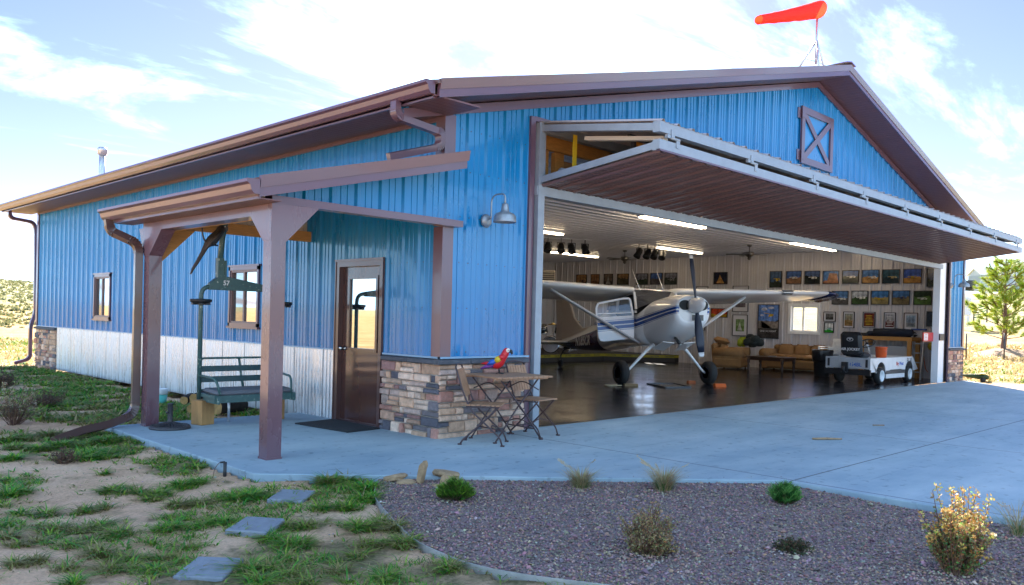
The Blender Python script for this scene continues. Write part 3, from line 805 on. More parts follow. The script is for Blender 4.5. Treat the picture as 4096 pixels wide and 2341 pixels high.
# front corner trim
for z0, z1 in ((.967, 2.50), (3.30, 3.83)):
    mb.box((-.052, -.052, z0), (-.021, .115, z1)); mb.box((-.02, -.05, z0), (.115, -.021, z1))
mb.box((W - .115, -.05, .967), (W + .03, -.021, 3.83)); mb.box((W + .021, -.02, .967), (W + .05, .115, 3.8))
mb.box((-.05, L - .10, .967), (-.021, L + .03, HS))
mb.build('corner_trim', BROWN, HG)
# --- stone veneer
def stone_face(mb, u0, u1, z0, z1, emit, seed, first=None):
    rnd = random.Random(seed)
    pal = [((.58, .39, .28), 6), ((.48, .29, .20), 5), ((.66, .48, .37), 6), ((.40, .20, .155), 5), ((.10, .095, .115), 5), ((.18, .155, .165), 3), ((.52, .33, .22), 4), ((.33, .18, .16), 3), ((.42, .30, .25), 4)]
    cols = [c for c, w in pal for _ in range(w)]
    mb.col((.36, .32, .28)); mb.add([emit(u0, .0, z0), emit(u1, .0, z0), emit(u1, .0, z1), emit(u0, .0, z1)], [(0, 1, 2, 3)])
    z = z0 + .01
    while z < z1 - .03:
        h = rnd.choice([.065, .075, .085, .095, .105, .12, .14])
        if z + h > z1 - .05: h = z1 - z - .002
        u = u0 + rnd.uniform(-.0, .002)
        while u < u1 - .02:
            w = rnd.choice([.09, .13, .17, .2, .24, .29, .33]) * (1.1 if h < .08 else .9)
            if u + w > u1 - .05: w = u1 - u
            parts = [(z, h)]
            if h >= .1 and rnd.random() < .4: parts = [(z, h * .52), (z + h * .52, h * .48)]
            for pz, ph in parts:
                g = .007; c = rnd.choice(cols); k = rnd.uniform(.8, 1.2); mb.col(tuple(q * k for q in c))
                d = rnd.uniform(.016, .055); b = .012
                a0, a1, b0, b1 = u + g, u + w - g, pz + g, pz + ph - g
                if u <= u0 + .01: a0 = u0
                if u + w >= u1 - .001: a1 = u1
                j = lambda s=.004: rnd.uniform(-s, s)
                base = [emit(a0, 0, b0), emit(a1, 0, b0), emit(a1, 0, b1), emit(a0, 0, b1)]
                mid = [emit(a0 + j(), d * .65, b0 + j()), emit(a1 + j(), d * .65, b0 + j()), emit(a1 + j(), d * .65, b1 + j()), emit(a0 + j(), d * .65, b1 + j())]
                bx = min(b, (a1 - a0) * .3); bz = min(b, (b1 - b0) * .3)
                top = [emit(a0 + bx + j(), d + j(), b0 + bz), emit(a1 - bx, d + j(), b0 + bz + j()), emit(a1 - bx + j(), d + j(), b1 - bz), emit(a0 + bx, d + j(), b1 - bz + j())]
                mb.loft([base, mid, top], True, True)
            u += w
        z += h
mb = MB()
stone_face(mb, -.035, 1.42, -.03, .875, lambda u, o, z: (u, -.02 - o, z), 1)
stone_face(mb, -.035, 1.10, -.03, .875, lambda u, o, z: (-.02 - o, 1.065 - u, z), 2)
sw = mb.build('stone_wainscot', MORTAR, HG); sw['label'] = 'tan and slate stone veneer under the front corner'
mb = MB(); stone_face(mb, OP1 + .02, W + .03, -.06, .875, lambda u, o, z: (u, -.02 - o, z), 3)
stone_face(mb, 0, 1.6, -.06, .875, lambda u, o, z: (W + .02 + o, u - .05, z), 8)
mb.build('stone_wainscot', MORTAR, HG)
mb = MB(); stone_face(mb, 0, L + .03 - 14.12, -.10, .875, lambda u, o, z: (-.02 - o, L + .03 - u, z), 4)
mb.build('stone_wainscot', MORTAR, HG)
def ledge(u0, u1, emit, mb, n):
    w = (u1 - u0) / n
    for i in range(n):
        a, b = u0 + i * w + .003, u0 + (i + 1) * w - .003
        mb = MB(); mb.loft([[emit(a, 0, .875), emit(b, 0, .875), emit(b, 0, .940), emit(a, 0, .940)], [emit(a, .075, .876), emit(b, .08, .876), emit(b, .078, .93), emit(a, .074, .932)], [emit(a + .006, .09, .885), emit(b - .006, .092, .884), emit(b - .006, .088, .922), emit(a + .006, .088, .924)]]); mb.build('ledge_stone', LEDGE, HG)
mb = MB()
ledge(-.095, 1.44, lambda u, o, z: (u, -.001 - o, z), mb, 3)
ledge(-.0, 1.08, lambda u, o, z: (-.001 - o, 1.07 - u, z), mb, 2)
ledge(OP1 + .01, W + .09, lambda u, o, z: (u, -.001 - o, z), mb, 3)
ledge(0, L + .03 - 14.12, lambda u, o, z: (-.001 - o, L + .03 - u, z), mb, 3)
# --- roof
mb = MB()
Y0, Y1 = -.68, L + .68
ROOFM = M('brown_roof_panel', (.12, .065, .058), .3, 0, var=.08)
for a, b in ((-.70, RIDGE), (RIDGE, W + .70)):
    pr_ = [(a, Y0, roof_z(a)), (b, Y0, roof_z(b)), (b, Y0, roof_z(b) - .04), (a, Y0, roof_z(a) - .04)]
    mb.prism(pr_, (0, Y1 - Y0, 0))
    lo, hi = min(a, b), max(a, b)
    ra, rb = roof_z(lo), roof_z(hi)
    for k in range(54):
        y = Y0 + .1 + k * PER
        if y < Y1: mb.prism([(lo, y, ra + .0), (hi, y, rb + .0), (hi, y, rb + .02), (lo, y, ra + .02)], (0, .04, 0))
mb.build('roof', ROOFM, HG)
mb = MB()
rz = roof_z(RIDGE)
for s in (-1, 1):
    mb.prism([(RIDGE, Y0 - .02, rz + .055), (RIDGE + s * .2, Y0 - .02, rz + .012), (RIDGE + s * .2, Y0 - .02, rz + .03), (RIDGE, Y0 - .02, rz + .075)], (0, Y1 - Y0 + .04, 0))
mb.build('ridge_cap', BROWN, HG)
for a, b in ((-.66, RIDGE), (W + .66, RIDGE)):
    mb = MB()
    lo = lambda x: wall_top(x) + .03
    hi = lambda x: roof_z(x)
    yA = -.66
    mb.prism([(a, yA, lo(a)), (b, yA, lo(b)), (b, yA, lo(b) + .085), (a, yA, lo(a) + .085)], (0, .04, 0))
    mb.prism([(a, yA - .012, lo(a) + .085), (b, yA - .012, lo(b) + .085), (b, yA - .035, hi(b) + .012), (a, yA - .035, hi(a) + .012)], (0, .05, 0))
    mb.prism([(a, yA - .006, lo(a) - .004), (b, yA - .006, lo(b) - .004), (b, yA - .006, lo(b) + .012), (a, yA - .006, lo(a) + .012)], (0, .03, 0))
    mb.build('rake_fascia', BROWN, HG)
    mb = MB(); mb.prism([(a, L + .63, lo(a)), (b, L + .63, lo(b)), (b, L + .63, hi(b) + .01), (a, L + .63, hi(a) + .01)], (0, .04, 0)); mb.build('rake_fascia', BROWN, HG)
mb = MB()
mb.prism([(-.70, -.62, HS), (-.02, -.62, HS), (-.02, -.62, HS + .02), (-.70, -.62, HS + .02)], (0, L + 1.24, 0))
mb.build('soffit', SOFX, HG)
mb = MB()
mb.prism([(W + .02, -.62, HS), (W + .70, -.62, HS), (W + .70, -.62, HS + .02), (W + .02, -.62, HS + .02)], (0, L + 1.24, 0))
mb.build('soffit', SOFX, HG)
for a, b in ((-.66, RIDGE), (W + .66, RIDGE)):
    mb = MB(); f = lambda x: wall_top(x) + .012
    mb.prism([(a, -.655, f(a) + .015), (b, -.655, f(b) + .015), (b, -.655, f(b) + .03), (a, -.655, f(a) + .03)], (0, .63, 0))
    mb.build('soffit', SOFR, HG)
# gutter
def gutter(mb, x, z, y0, y1, s=1):
    p = [(0, 0), (-.055, 0), (-.085, .035), (-.10, .085), (-.13, .105), (-.13, .135), (-.118, .135), (-.118, .112), (-.012, .112), (-.012, .135), (0, .135)]
    mb.prism([(x + s * a, y0, z + b) for a, b in p], (0, y1 - y0, 0))
    e = [(0, 0), (-.055, 0), (-.085, .035), (-.10, .085), (-.13, .105), (-.13, .137), (0, .137)]
    for yy in (y0 - .004, y1): mb.prism([(x + s * a, yy, z + b) for a, b in e], (0, .004, 0))
mb = MB(); gutter(mb, -.70, 3.815, -.63, L + .66); mb.box((-.70, -.60, 3.78), (-.665, L + .6, 3.82))
gt = mb.build('gutter', BROWN, HG)
mb = MB(); gutter(mb, W + .70, 3.815, -.63, L + .66, -1); mb.build('gutter', BROWN, HG)
# downspouts with crimped elbows
def arc_path(pts, r=.12, n=5):
    P = [Vector(p) for p in pts]; out = [P[0]]
    for i in range(1, len(P) - 1):
        a = (P[i - 1] - P[i]); b = (P[i + 1] - P[i]); k = min(r, a.length * .45, b.length * .45)
        s = P[i] + a.normalized() * k; e = P[i] + b.normalized() * k
        for j in range(n + 1):
            t = j / n; out.append(s * (1 - t) ** 2 + P[i] * 2 * t * (1 - t) + e * t * t)
    out.append(P[-1]); return out
def spout(pts, r=.14, up=(0, 1, 0), w=.075, h=.10):
    mb = MB(); path = arc_path(pts, r, 7)
    mb.tube(path, 0, rect=(w, h), up=up)
    # crimp ridges on the elbows
    for i in range(1, len(path) - 1):
        d0 = (path[i] - path[i - 1]).normalized(); d1 = (path[i + 1] - path[i]).normalized()
        if d0.angle(d1) > .03:
            t = (d0 + d1).normalized(); mb.tube([path[i] - t * .006, path[i] + t * .006], 0, rect=(w + .012, h + .012), up=up)
    return mb
mb = spout([(-.76, -.03, 3.82), (-.76, -.03, 3.66), (-.07, -.0, 3.60), (-.07, -.0, 3.44), (-.72, .14, 3.235)], .16)
mb.build('downspout', BROWN, HG)
mb = spout([(-.62, 15.95, 3.82), (-.60, 15.95, 3.63), (-.06, 15.95, 3.57), (-.02, 15.95, 3.3), (.0, 15.95, 1.25), (-.10, 15.95, .95), (-.10, 15.95, .10), (-.45, 15.95, .0)], .12)
mb.build('downspout', BROWN, HG)
# --- windows of the side wall
def side_window(y0, y1, z0, z1):
    mb = MB(); x = -.035
    for a, b, c, d in ((y0, y1, z1 - .055, z1 + .0), (y0, y1, z0, z0 + .055), (y0, y0 + .05, z0, z1), (y1 - .05, y1, z0, z1)):
        mb.box((-.045, a, c), (.04, b, d))
    mb.box((-.06, y0 - .02, z0 - .03), (.0, y1 + .02, z0 + .004)); mb.box((-.055, y0 - .02, z1), (0, y1 + .02, z1 + .03))
    fr = mb.build('window', BROWN, HG)
    mb = MB(); ym = (y0 + y1) / 2
    for a, b, c, d in ((y0 + .05, y1 - .05, z1 - .09, z1 - .055), (y0 + .05, y1 - .05, z0 + .055, z0 + .085), (y0 + .05, y0 + .085, z0 + .085, z1 - .09), (y1 - .085, y1 - .05, z0 + .085, z1 - .09), (ym - .022, ym + .022, z0 + .085, z1 - .09)):
        mb.box((-.028, a, c), (.03, b, d))
    mb.build('frame', M('window_vinyl', (.17, .11, .105), .4), fr)
    mb = MB(); mb.box((-.004, y0 + .085, z0 + .085), (.0, ym - .022, z1 - .09)); mb.build('pane', PANE, fr)
    mb = MB(); mb.box((.012, ym + .022, z0 + .085), (.016, y1 - .085, z1 - .09)); mb.build('pane', pane_mat('screened_glass', .22, (.05, .055, .06)) if 'screened_glass' not in MATS else MATS['screened_glass'], fr)
side_window(4.34, 5.33, 1.20, 2.16); side_window(10.65, 11.63, 1.20, 2.16)
# --- entry door
DY0, DY1 = 1.115, 2.165
mb = MB()
mb.box((-.05, DY0, 0), (.10, DY0 + .06, 2.15)); mb.box((-.05, DY1 - .07, 0), (.10, DY1, 2.15)); mb.box((-.05, DY0 + .06, 2.08), (.10, DY1 - .07, 2.15))
mb.box((-.065, DY0 - .025, 2.15), (.0, DY1 + .025, 2.18)); mb.box((-.065, DY0 - .025, .97), (-.0, DY0, 2.15)); mb.box((-.06, DY1, -.02), (-.0, DY1 + .02, 2.15))
mb.box((-.01, DY0 + .06, .0), (.09, DY1 - .07, .02))
DBR = metal_paint('brown_door_paint', (.070, .028, .024), .25, .08)
dr = mb.build('door', metal_paint('brown_door_frame', (.085, .040, .036), .33, .08), HG)
dr['label'] = 'glossy brown half glazed entry door'
mb = MB(); a, b = DY0 + .063, DY1 - .073; wz0, wz1, wa, wb = .98, 1.93, a + .13, b - .16
mb.box((.02, a, .02), (.06, wa, 2.078)); mb.box((.02, wb, .02), (.06, b, 2.078)); mb.box((.02, wa, .02), (.06, wb, wz0)); mb.box((.02, wa, wz1), (.06, wb, 2.078))
mb.build('door_leaf', DBR, dr)
mb = MB()
for p, q, r, s in ((wa - .03, wa + .015, wz0 - .03, wz1 + .03), (wb - .015, wb + .03, wz0 - .03, wz1 + .03), (wa + .015, wb - .015, wz0 - .03, wz0 + .015), (wa + .015, wb - .015, wz1 - .015, wz1 + .03)):
    mb.box((.002, p, r), (.022, q, s))
mb.build('glazing_bead', DBR, dr)
mb = MB(); mb.box((.028, wa, wz0), (.034, wb, wz1)); mb.build('pane', PANE, dr)
mb = MB().smooth(); mb.lathe([(.032, 0), (.032, .008), (.012, .014), (.012, .04), (.026, .052), (.03, .066), (.022, .08), (.004, .084)], (.02, DY1 - .135, .98), (-1, 0, 0), 14)
mb.build('handle', M('satin_nickel', (.6, .58, .55), .22, 1.), dr)
# --- hatch high in the gable
mb = MB(); hx0, hx1, hz0, hz1 = 9.0, 10.42, 4.63, 5.74
mb.box((hx0, -.035, hz0), (hx1, -.02, hz1)); hatch = mb.build('loft_hatch', BLUE, HG)
hatch['label'] = 'blue hatch with brown cross braces'
mb = MB(); w = .13
mb.box((hx0, -.075, hz0), (hx0 + w, -.036, hz1)); mb.box((hx1 - w, -.075, hz0), (hx1, -.036, hz1)); mb.box((hx0 + w, -.074, hz1 - w), (hx1 - w, -.036, hz1)); mb.box((hx0 + w, -.074, hz0), (hx1 - w, -.036, hz0 + w))
mb.beam((hx0 + w * .8, -.052, hz1 - w * .8), (hx1 - w * .8, -.052, hz0 + w * .8), .028, .12, (0, 0, 1)); mb.beam((hx0 + w * .8, -.058, hz0 + w * .8), (hx1 - w * .8, -.058, hz1 - w * .8), .028, .12, (0, 0, 1))
mb.build('brace', BROWN, hatch)
for hz in (hz0 + .05, hz1 - .25):
    mb = MB(); mb.box((hx0 - .13, -.05, hz), (hx0 - .02, -.022, hz + .20)); mb.box((hx0 - .02, -.085, hz + .02), (hx0 + .10, -.076, hz + .18)); mb.build('hinge', BROWN, hatch)
# --- porch
PR = MB()
pz = lambda x: 2.70 + .25 * (x + 2.55)
PR.prism([(-2.58, -.33, pz(-2.58)), (-.02, -.33, pz(-.02)), (-.02, -.33, pz(-.02) - .045), (-2.58, -.33, pz(-2.58) - .045)], (0, 3.72, 0))
PR.box((-.021, -.02, pz(0) - .05), (-.0, .06, pz(0)))
porch = PR.build('porch_roof', ROOFM, HG)
mb = MB(); y = -.36
lo = lambda x: pz(x) - .185
mb.prism([(-2.55, y, lo(-2.55)), (.03, y, lo(.03)), (.03, y, lo(.03) + .085), (-2.55, y, lo(-2.55) + .085)], (0, .035, 0))
mb.prism([(-2.55, y - .012, lo(-2.55) + .085), (.05, y - .012, lo(.05) + .085), (.05, y - .032, pz(.05) + .015), (-2.55, y - .032, pz(-2.55) + .015)], (0, .045, 0))
mb.build('fascia', BROWN, porch); mb = MB(); mb.prism([(-2.55, 3.36, lo(-2.55)), (-.03, 3.36, lo(-.03)), (-.03, 3.36, pz(-.03) + .01), (-2.55, 3.36, pz(-2.55) + .01)], (0, .04, 0))
mb.build('fascia', BROWN, porch)
mb = MB(); gutter(mb, -2.56, 2.535, -.38, 3.5); mb.box((-2.555, -.34, 2.50), (-2.525, 3.38, 2.545)); mb.build('gutter', BROWN, porch)
mb = MB(); mb.prism([(-2.53, -.325, 2.502), (-2.30, -.325, 2.502), (-2.30, -.325, 2.514), (-2.53, -.325, 2.514)], (0, 3.7, 0))
mb.prism([(-2.30, -.322, lo(-2.3) + .01), (.0, -.322, lo(0) + .01), (.0, -.322, lo(0) + .022), (-2.30, -.322, lo(-2.3) + .022)], (0, .28, 0))
mb.build('soffit', SOFX, porch)
mb = MB()
ribbed(mb, -2.30, .0, lambda u: 2.585, lambda u: lo(u) + .015, fe, PER, PANEL)
g1 = mb.build('gable_panel', BLUE, porch)
mb = MB(); ribbed(mb, -2.2, -.02, lambda u: 2.60, lambda u: pz(u) - .10, lambda u, o, z: (u, 2.98 - o, z), PER, PANEL)
g2 = mb.build('gable_panel', M('panel_back', (.50, .49, .47), .5, 0, var=.08), porch); g2['label'] = 'bare pale back of the gable panel'
mb = MB(); mb.box((-2.31, -.16, 2.505), (.17, -.022, 2.58)); mb.box((-2.315, -.02, 2.40), (-2.15, 3.0, 2.50))
mb.box((-.16, -.15, 2.50), (.0, .0, 2.512))
mb.build('beam_cladding', BROWN, porch)
mb = MB(); mb.box((-2.15, 2.86, 2.46), (-.03, 2.95, 2.60))
mb.prism([(-2.2, 2.88, 2.50), (-.05, 2.88, 3.03), (-.05, 2.88, 3.12), (-2.2, 2.88, 2.59)], (0, .05, 0))
mb.prism([(-2.2, 1.3, 2.50), (-.05, 1.3, 3.03), (-.05, 1.3, 3.15), (-2.2, 1.3, 2.62)], (0, .05, 0))
mb.box((-2.14, -.015, 2.40), (-2.10, 2.86, 2.60))
mb.build('timber_beam', WOODH, porch)
def post(y, front_):
    mb = MB(); a = .078; x = -2.232
    mb.box((x - a, y - a, .0), (x + a, y + a, 2.40 if not front_ else 2.142))
    mb.box((x - a - .006, y - a - .006, .0), (x + a + .006, y + a + .006, .02))
    p = mb.build('porch_post', BRACKET, HG)
    mb = MB(); x0, x1 = x - a, x + a
    if front_:
        y0 = y - a - .004
        mb.prism([(x0 - .003, y0, 2.14), (x1 + .003, y0, 2.14), (-1.79, y0, 2.503), (x0 - .003, y0, 2.503)], (0, 2 * a + .008, 0))
        mb.prism([(x0 - .006, y - a - .002, 2.142), (x0 - .006, y + a + .002, 2.142), (x0 - .006, .36, 2.498), (x0 - .006, y - a - .002, 2.498)], (2 * a - .002, 0, 0))
        mb.build('bracket', BRACKET, p)
    else:
        mb.prism([(x0 - .006, y - a, 2.10), (x0 - .006, y + a + .002, 2.10), (x0 - .006, y + .25, 2.44), (x0 - .006, 2.40, 2.44)], (2 * a + .01, 0, 0))
        mb.build('bracket', BRACKET, p)
        mb = MB(); mb.prism([(x1, y - .03, 2.02), (-1.72, y - .03, 2.455), (x1, y - .03, 2.455)], (0, .07, 0)); bb = mb.build('brace', WOODO, p); bb['label'] = 'bare timber knee brace'
    return p
p1 = post(-.085, True); p1['label'] = 'front brown porch post with flared bracket'
p2 = post(2.88, False); p2['label'] = 'rear brown porch post'
mb = spout([(-2.62, 3.32, 2.54), (-2.60, 3.30, 2.40), (-2.37, 2.99, 2.24), (-2.37, 2.99, 2.0), (-2.37, 2.99, .14), (-2.72, 2.86, .045), (-3.05, 2.74, .02), (-3.40, 2.56, -.05)], .15, up=(0, 1, 0), w=.09, h=.075)
ds = mb.build('downspout', metal_paint('brown_spout', (.085, .045, .04), .38), HG); ds['label'] = 'dark brown porch downspout with a long ground extension'
# --- door opening: jambs, header, timber framing
mb = MB()
mb.box((OP0 - .09, -.045, 0), (OP0 + .0, -.0, OPZ + .05)); mb.box((OP0, -.04, OPZ), (OP1 + .09, .0, OPZ + .06)); mb.box((OP1 - .0, -.045, 0), (OP1 + .09, 0, OPZ))
mb.build('opening_trim', BROWN, HG)
mb = MB(); mb.box((1.52, -.10, 0), (1.64, .05, OPZ - .02)); mb.build('door_track', STEELG, HG)
mb = MB(); mb.box((1.645, .06, 0.0), (1.69, .40, 3.2)); mb.build('jamb_post', WHITEF, HG)
mb = MB(); mb.box((17.56, .02, 0), (17.92, .19, 3.85)); mb.box((17.921, .03, 0), (18.03, .10, 3.85)); mb.build('jamb_post', WHITEF, HG)
mb = MB(); mb.box((18.03, .04, 0), (OP1, .10, 3.9)); mb.build('door_track', M('dark_brown_jamb', (.04, .03, .032), .5), HG)
mb = MB()
mb.box((1.72, .16, 3.22), (1.98, .30, 3.75)); mb.build('timber_post', WOODO, HG); mb = MB()
mb.box((2.14, .18, 3.22), (2.32, .26, 3.75)); mb.build('timber_post', WOODO, HG); mb = MB()
mb.box((1.70, .12, 3.75), (17.5, .20, 4.06)); mb.build('timber_header', WOODH, HG); mb = MB()
mb.box((2.33, .20, 3.42), (17.5, .26, 3.66)); mb.build('timber_header', M('aged_beam', (.26, .13, .05), .7, var=.3, vscale=6, stretch=(1, 9, 9)), HG); mb = MB()
mb.box((1.70, .10, 3.20), (2.1, .28, 3.28))
mb.build('timber_framing', WOODO, HG)
# --- bifold door
mb = MB()
FY, FZ = -1.90, 3.44
U0, U1 = (-.06, 3.95), (FY, 3.70)      # upper leaf: hinge edge, fold edge (y, z of the frame centre)
D0, D1 = (-.10, 3.27), (FY, 3.49)
bx0, bx1 = 1.56, 17.28
def cross(mb, n, e0, e1, w):
    for k in range(n + 1):
        x = bx0 + .05 + (bx1 - bx0 - .1) * k / n
        mb.beam((x, e0[0], e0[1]), (x, e1[0], e1[1]), w, .085)
for (y, z) in (U0, U1, D1): mb.beam((bx0, y, z), (bx1, y, z), .10, .125)
mb.beam((bx0 - .06, -.05, 3.125), (bx1 + .12, -.05, 3.125), .08, .12)
cross(mb, 8, U0, U1, .09); cross(mb, 8, D0, D1, .09)
door = mb.build('bifold_door', STEELG, HG)
door['label'] = 'raised bifold door folded out over the opening'
BRUN = metal_paint('brown_door_sheet', (.140, .080, .072), .36, .08)
mb = MB()
def leaf(mb, e0, e1, nrm, off):
    a = Vector((0, *e0)); b = Vector((0, *e1)); d = (b - a); Ld = d.length; d.normalize(); nn = Vector((0, *nrm)).normalized()
    ribbed(mb, bx0, bx1, lambda u: 0, lambda u: 1, lambda u, o, t: tuple(Vector((u, 0, 0)) + a - d * .04 + d * ((Ld + .09) * t) + nn * (off + o * 1.0)), PER, PANEL)
leaf(mb, D0, D1, (.15, -1), .065); lo_ = mb.build('lower_leaf', BRUN, door); lo_['label'] = 'brown ribbed underside of the folded door'
mb = MB(); leaf(mb, U0, U1, (-.13, 1), .065); mb.build('upper_leaf', M('sunlit_door_sheet', (.42, .38, .38), .35, 0, var=.08), door)  # brown sheet paled, the sun glare on it is put into its colour
mb = MB()
for e, s in ((U1, 1), (D1, -1)):
    pass
mb.prism([(bx0, FY - .055, FZ + .0), (bx1, FY - .055, FZ + .0), (bx1, FY - .055, FZ - .022), (bx0, FY - .055, FZ - .022)], (0, .05, 0))
mb.build('edge_trim', BROWN, door)
for k in range(9):
    x = 1.87 + k * 1.865
    mb = MB().smooth(); z = (U1[1] + D1[1]) / 2
    mb.tube([(x - .09, FY - .05, z), (x + .09, FY - .05, z)], .018, 8); mb.smooth(False)
    mb.box((x - .09, FY - .06, z), (x - .02, FY - .045, z + .10)); mb.box((x + .02, FY - .06, z - .10), (x + .09, FY - .045, z)); mb.obox((x - .15, FY - .05, z + .01), (.06, .04, .04))
    mb.build('hinge', STEELG, door)
mb = MB(); mb.obox((1.93, -.35, 3.62), (.08, .006, .52)); mb.build('lift_strap', M('yellow_webbing', (.72, .50, .02), .7), door)
mb = MB().smooth(); mb.tube([(1.75, -.28, 3.36), (2.3, -.28, 3.36)], .07, 14); mb.smooth(False); mb.obox((1.9, -.3, 3.33), (.05, .22, .16)); mb.build('strap_drum', STEELG, door)
mb = MB(); mb.smooth(); mb.tube([(2.25, -1.1, 3.69), (2.52, -1.1, 3.69)], .06, 12); mb.build('motor', M('orange_motor', (.55, .22, .02), .4), door)
mb = MB(); mb.obox((2.2, -1.1, 3.66), (.05, .05, .3)); mb.obox((2.6, -1.15, 3.68), (.05, .2, .22)); mb.obox((2.4, -1.1, 3.79), (.6, .05, .05)); mb.build('motor_mount', DARK, door)
mb = MB(); mb.obox((1.95, -1.15, 3.725), (.1, 1.24, .05), (.135, 0, 0)); mb.build('unlit_tube_light', M('milky_plastic', (.75, .74, .70), .4), door)
# --- interior
FLOORM = M('polished_dark_floor', (.020, .0175, .022), .19, 0, var=.55, vscale=1.4, bump=.10, bscale=3.5, rvar=.07, spec=.5)
mb = MB(); mb.quad((.1, .0205, .004), (19.3, .0205, .004), (19.3, 15.6, .004), (.1, 15.6, .004)); struct(mb.build('hangar_floor', FLOORM), 'dark polished hangar floor')
mb = MB()
ribbed(mb, .12, 15.6, lambda u: 0, lambda u: 3.86, lambda u, o, z: (19.31 - o * 1.1, u, z), PER, PANEL, [(4.19, 5.08, 1.27, 2.09), (10.4, 11.4, 1.27, 2.09)], flip=True)
iw = mb.build('interior_wall', WHITEP, HG)
mb = MB(); ribbed(mb, .12, 19.3, lambda u: 0, lambda u: 3.86, lambda u, o, z: (u, 15.6 - o, z), PER, PANEL); mb.build('interior_wall', WHITEP, HG)
mb = MB(); ribbed(mb, .12, 15.6, lambda u: 0, lambda u: 3.86, lambda u, o, z: (.12 + o, u, z), PER, PANEL); mb.build('interior_wall', WHITEP, HG)
mb = MB(); ribbed(mb, .12, 1.64, lambda u: 0, lambda u: 3.2, lambda u, o, z: (u, .11 + o, z), PER, PANEL); ribbed(mb, OP1, 19.3, lambda u: 0, lambda u: 3.86, lambda u, o, z: (u, .11 + o, z), PER, PANEL); mb.build('interior_wall', WHITEP, HG)
mb = MB(); ribbed(mb, .5, 15.6, lambda u: .12, lambda u: 19.3, lambda u, o, t: (t, u, 3.87 - o), PER, [(0, 0), (.03, .045), (.48, .045), (.51, 0), (1, 0)], flip=True); mb.build('ceiling', WHITEP, HG)
mb = MB(); mb.box((.12, .40, 3.862), (19.3, .50, 3.9)); mb.build('ceiling_trim', WHITEP, HG)
def inner_window(y0, y1, z0, z1):
    mb = MB()
    for a, b, c, d in ((y0 - .09, y1 + .09, z1, z1 + .09), (y0 - .09, y1 + .09, z0 - .09, z0), (y0 - .09, y0, z0, z1), (y1, y1 + .09, z0, z1)): mb.box((19.25, a, c), (19.47, b, d))
    ym = (y0 + y1) / 2 + .06
    for a, b, c, d in ((y0, y1, z1 - .04, z1), (y0, y1, z0, z0 + .04), (y0, y0 + .04, z0 + .04, z1 - .04), (y1 - .04, y1, z0 + .04, z1 - .04), (ym - .025, ym + .025, z0 + .04, z1 - .04)): mb.box((19.34, a, c), (19.40, b, d))
    w_ = mb.build('window', WHITEF, HG)
    mb = MB(); mb.box((19.365, y0 + .04, z0 + .04), (19.369, ym - .025, z1 - .04)); mb.build('pane', CLEAR, w_)
    mb = MB(); mb.box((19.365, ym + .025, z0 + .04), (19.369, y1 - .04, z1 - .04)); mb.build('pane', CLEAR, w_)
inner_window(4.19, 5.08, 1.27, 2.09); inner_window(10.4, 11.4, 1.27, 2.09)
# ================================================================== the aeroplane
AW = M('aircraft_white', (.80, .80, .81), .22, 0, var=.04, vscale=2, coat=.5)
AB = M('aircraft_blue', (.012, .055, .26), .22, 0, coat=.5)
ANV = M('aircraft_navy', (.012, .022, .085), .25, 0, coat=.4)
def stripe_mat():
    m = bpy.data.materials.new('striped_aircraft_paint'); m.use_nodes = True
    n, l = m.node_tree.nodes, m.node_tree.links; b = n['Principled BSDF']
    b.inputs['Roughness'].default_value = .2; b.inputs['Coat Weight'].default_value = .5
    tc = N(n, 'ShaderNodeTexCoord'); sp_ = N(n, 'ShaderNodeSeparateXYZ'); l.new(tc.outputs['Object'], sp_.inputs[0])
    def ma(op, a, c):
        q = N(n, 'ShaderNodeMath', operation=op)
        for i, v in enumerate((a, c)):
            if isinstance(v, (int, float)): q.inputs[i].default_value = v
            else: l.new(v, q.inputs[i])
        return q.outputs[0]
    X, Z = sp_.outputs['X'], sp_.outputs['Z']
    k = ma('MAXIMUM', ma('ADD', X, .45), 0.)
    zb = ma('ADD', ma('MULTIPLY', k, .225), 1.30); zt = ma('ADD', ma('MULTIPLY', k, .185), 1.535)
    s = ma('DIVIDE', ma('SUBTRACT', Z, zb), ma('SUBTRACT', zt, zb))
    def band(a, c): return ma('MULTIPLY', ma('GREATER_THAN', s, a), ma('LESS_THAN', s, c))
    f = band(.12, .47)
    for a, c in ((.57, .88), (0, .05), (.95, 1.)): f = ma('MAXIMUM', f, band(a, c))
    # navy lower tail
    tail = ma('MULTIPLY', ma('LESS_THAN', X, -2.75), ma('LESS_THAN', Z, ma('ADD', ma('MULTIPLY', ma('ADD', X, 2.75), .15), 1.21)))
    c1 = N(n, 'ShaderNodeMixRGB'); l.new(f, c1.inputs[0]); c1.inputs[1].default_value = (.80, .80, .81, 1); c1.inputs[2].default_value = (.012, .055, .26, 1)
    c2 = N(n, 'ShaderNodeMixRGB'); l.new(tail, c2.inputs[0]); l.new(c1.outputs[0], c2.inputs[1]); c2.inputs[2].default_value = (.012, .022, .085, 1)
    l.new(c2.outputs[0], b.inputs['Base Color'])
    return m
ASTR = stripe_mat()
ADARK = M('cabin_dark', (.012, .012, .014), .6)
AGL = pane_mat('aircraft_glazing', .30, (.035, .037, .04))
PL = thing('airplane', 'white high wing taildragger airplane with blue stripes, its cabin door open', 'airplane', (9.835, 3.494, 0), math.atan2(-cos(.443), -sin(.443)))
def sect(x, zb, zt, hw, n=2.6, k=28, zc=None):
    zc = (zb + zt) / 2 if zc is None else zc; out = []
    for i in range(k):
        t = 2 * pi * i / k; c, s = cos(t), sin(t)
        y = hw * math.copysign(abs(c) ** (2 / n), c); h = (zt - zc) if s > 0 else (zc - zb)
        out.append((x, y, zc + h * math.copysign(abs(s) ** (2 / n), s)))
    return out
mb = MB().smooth()
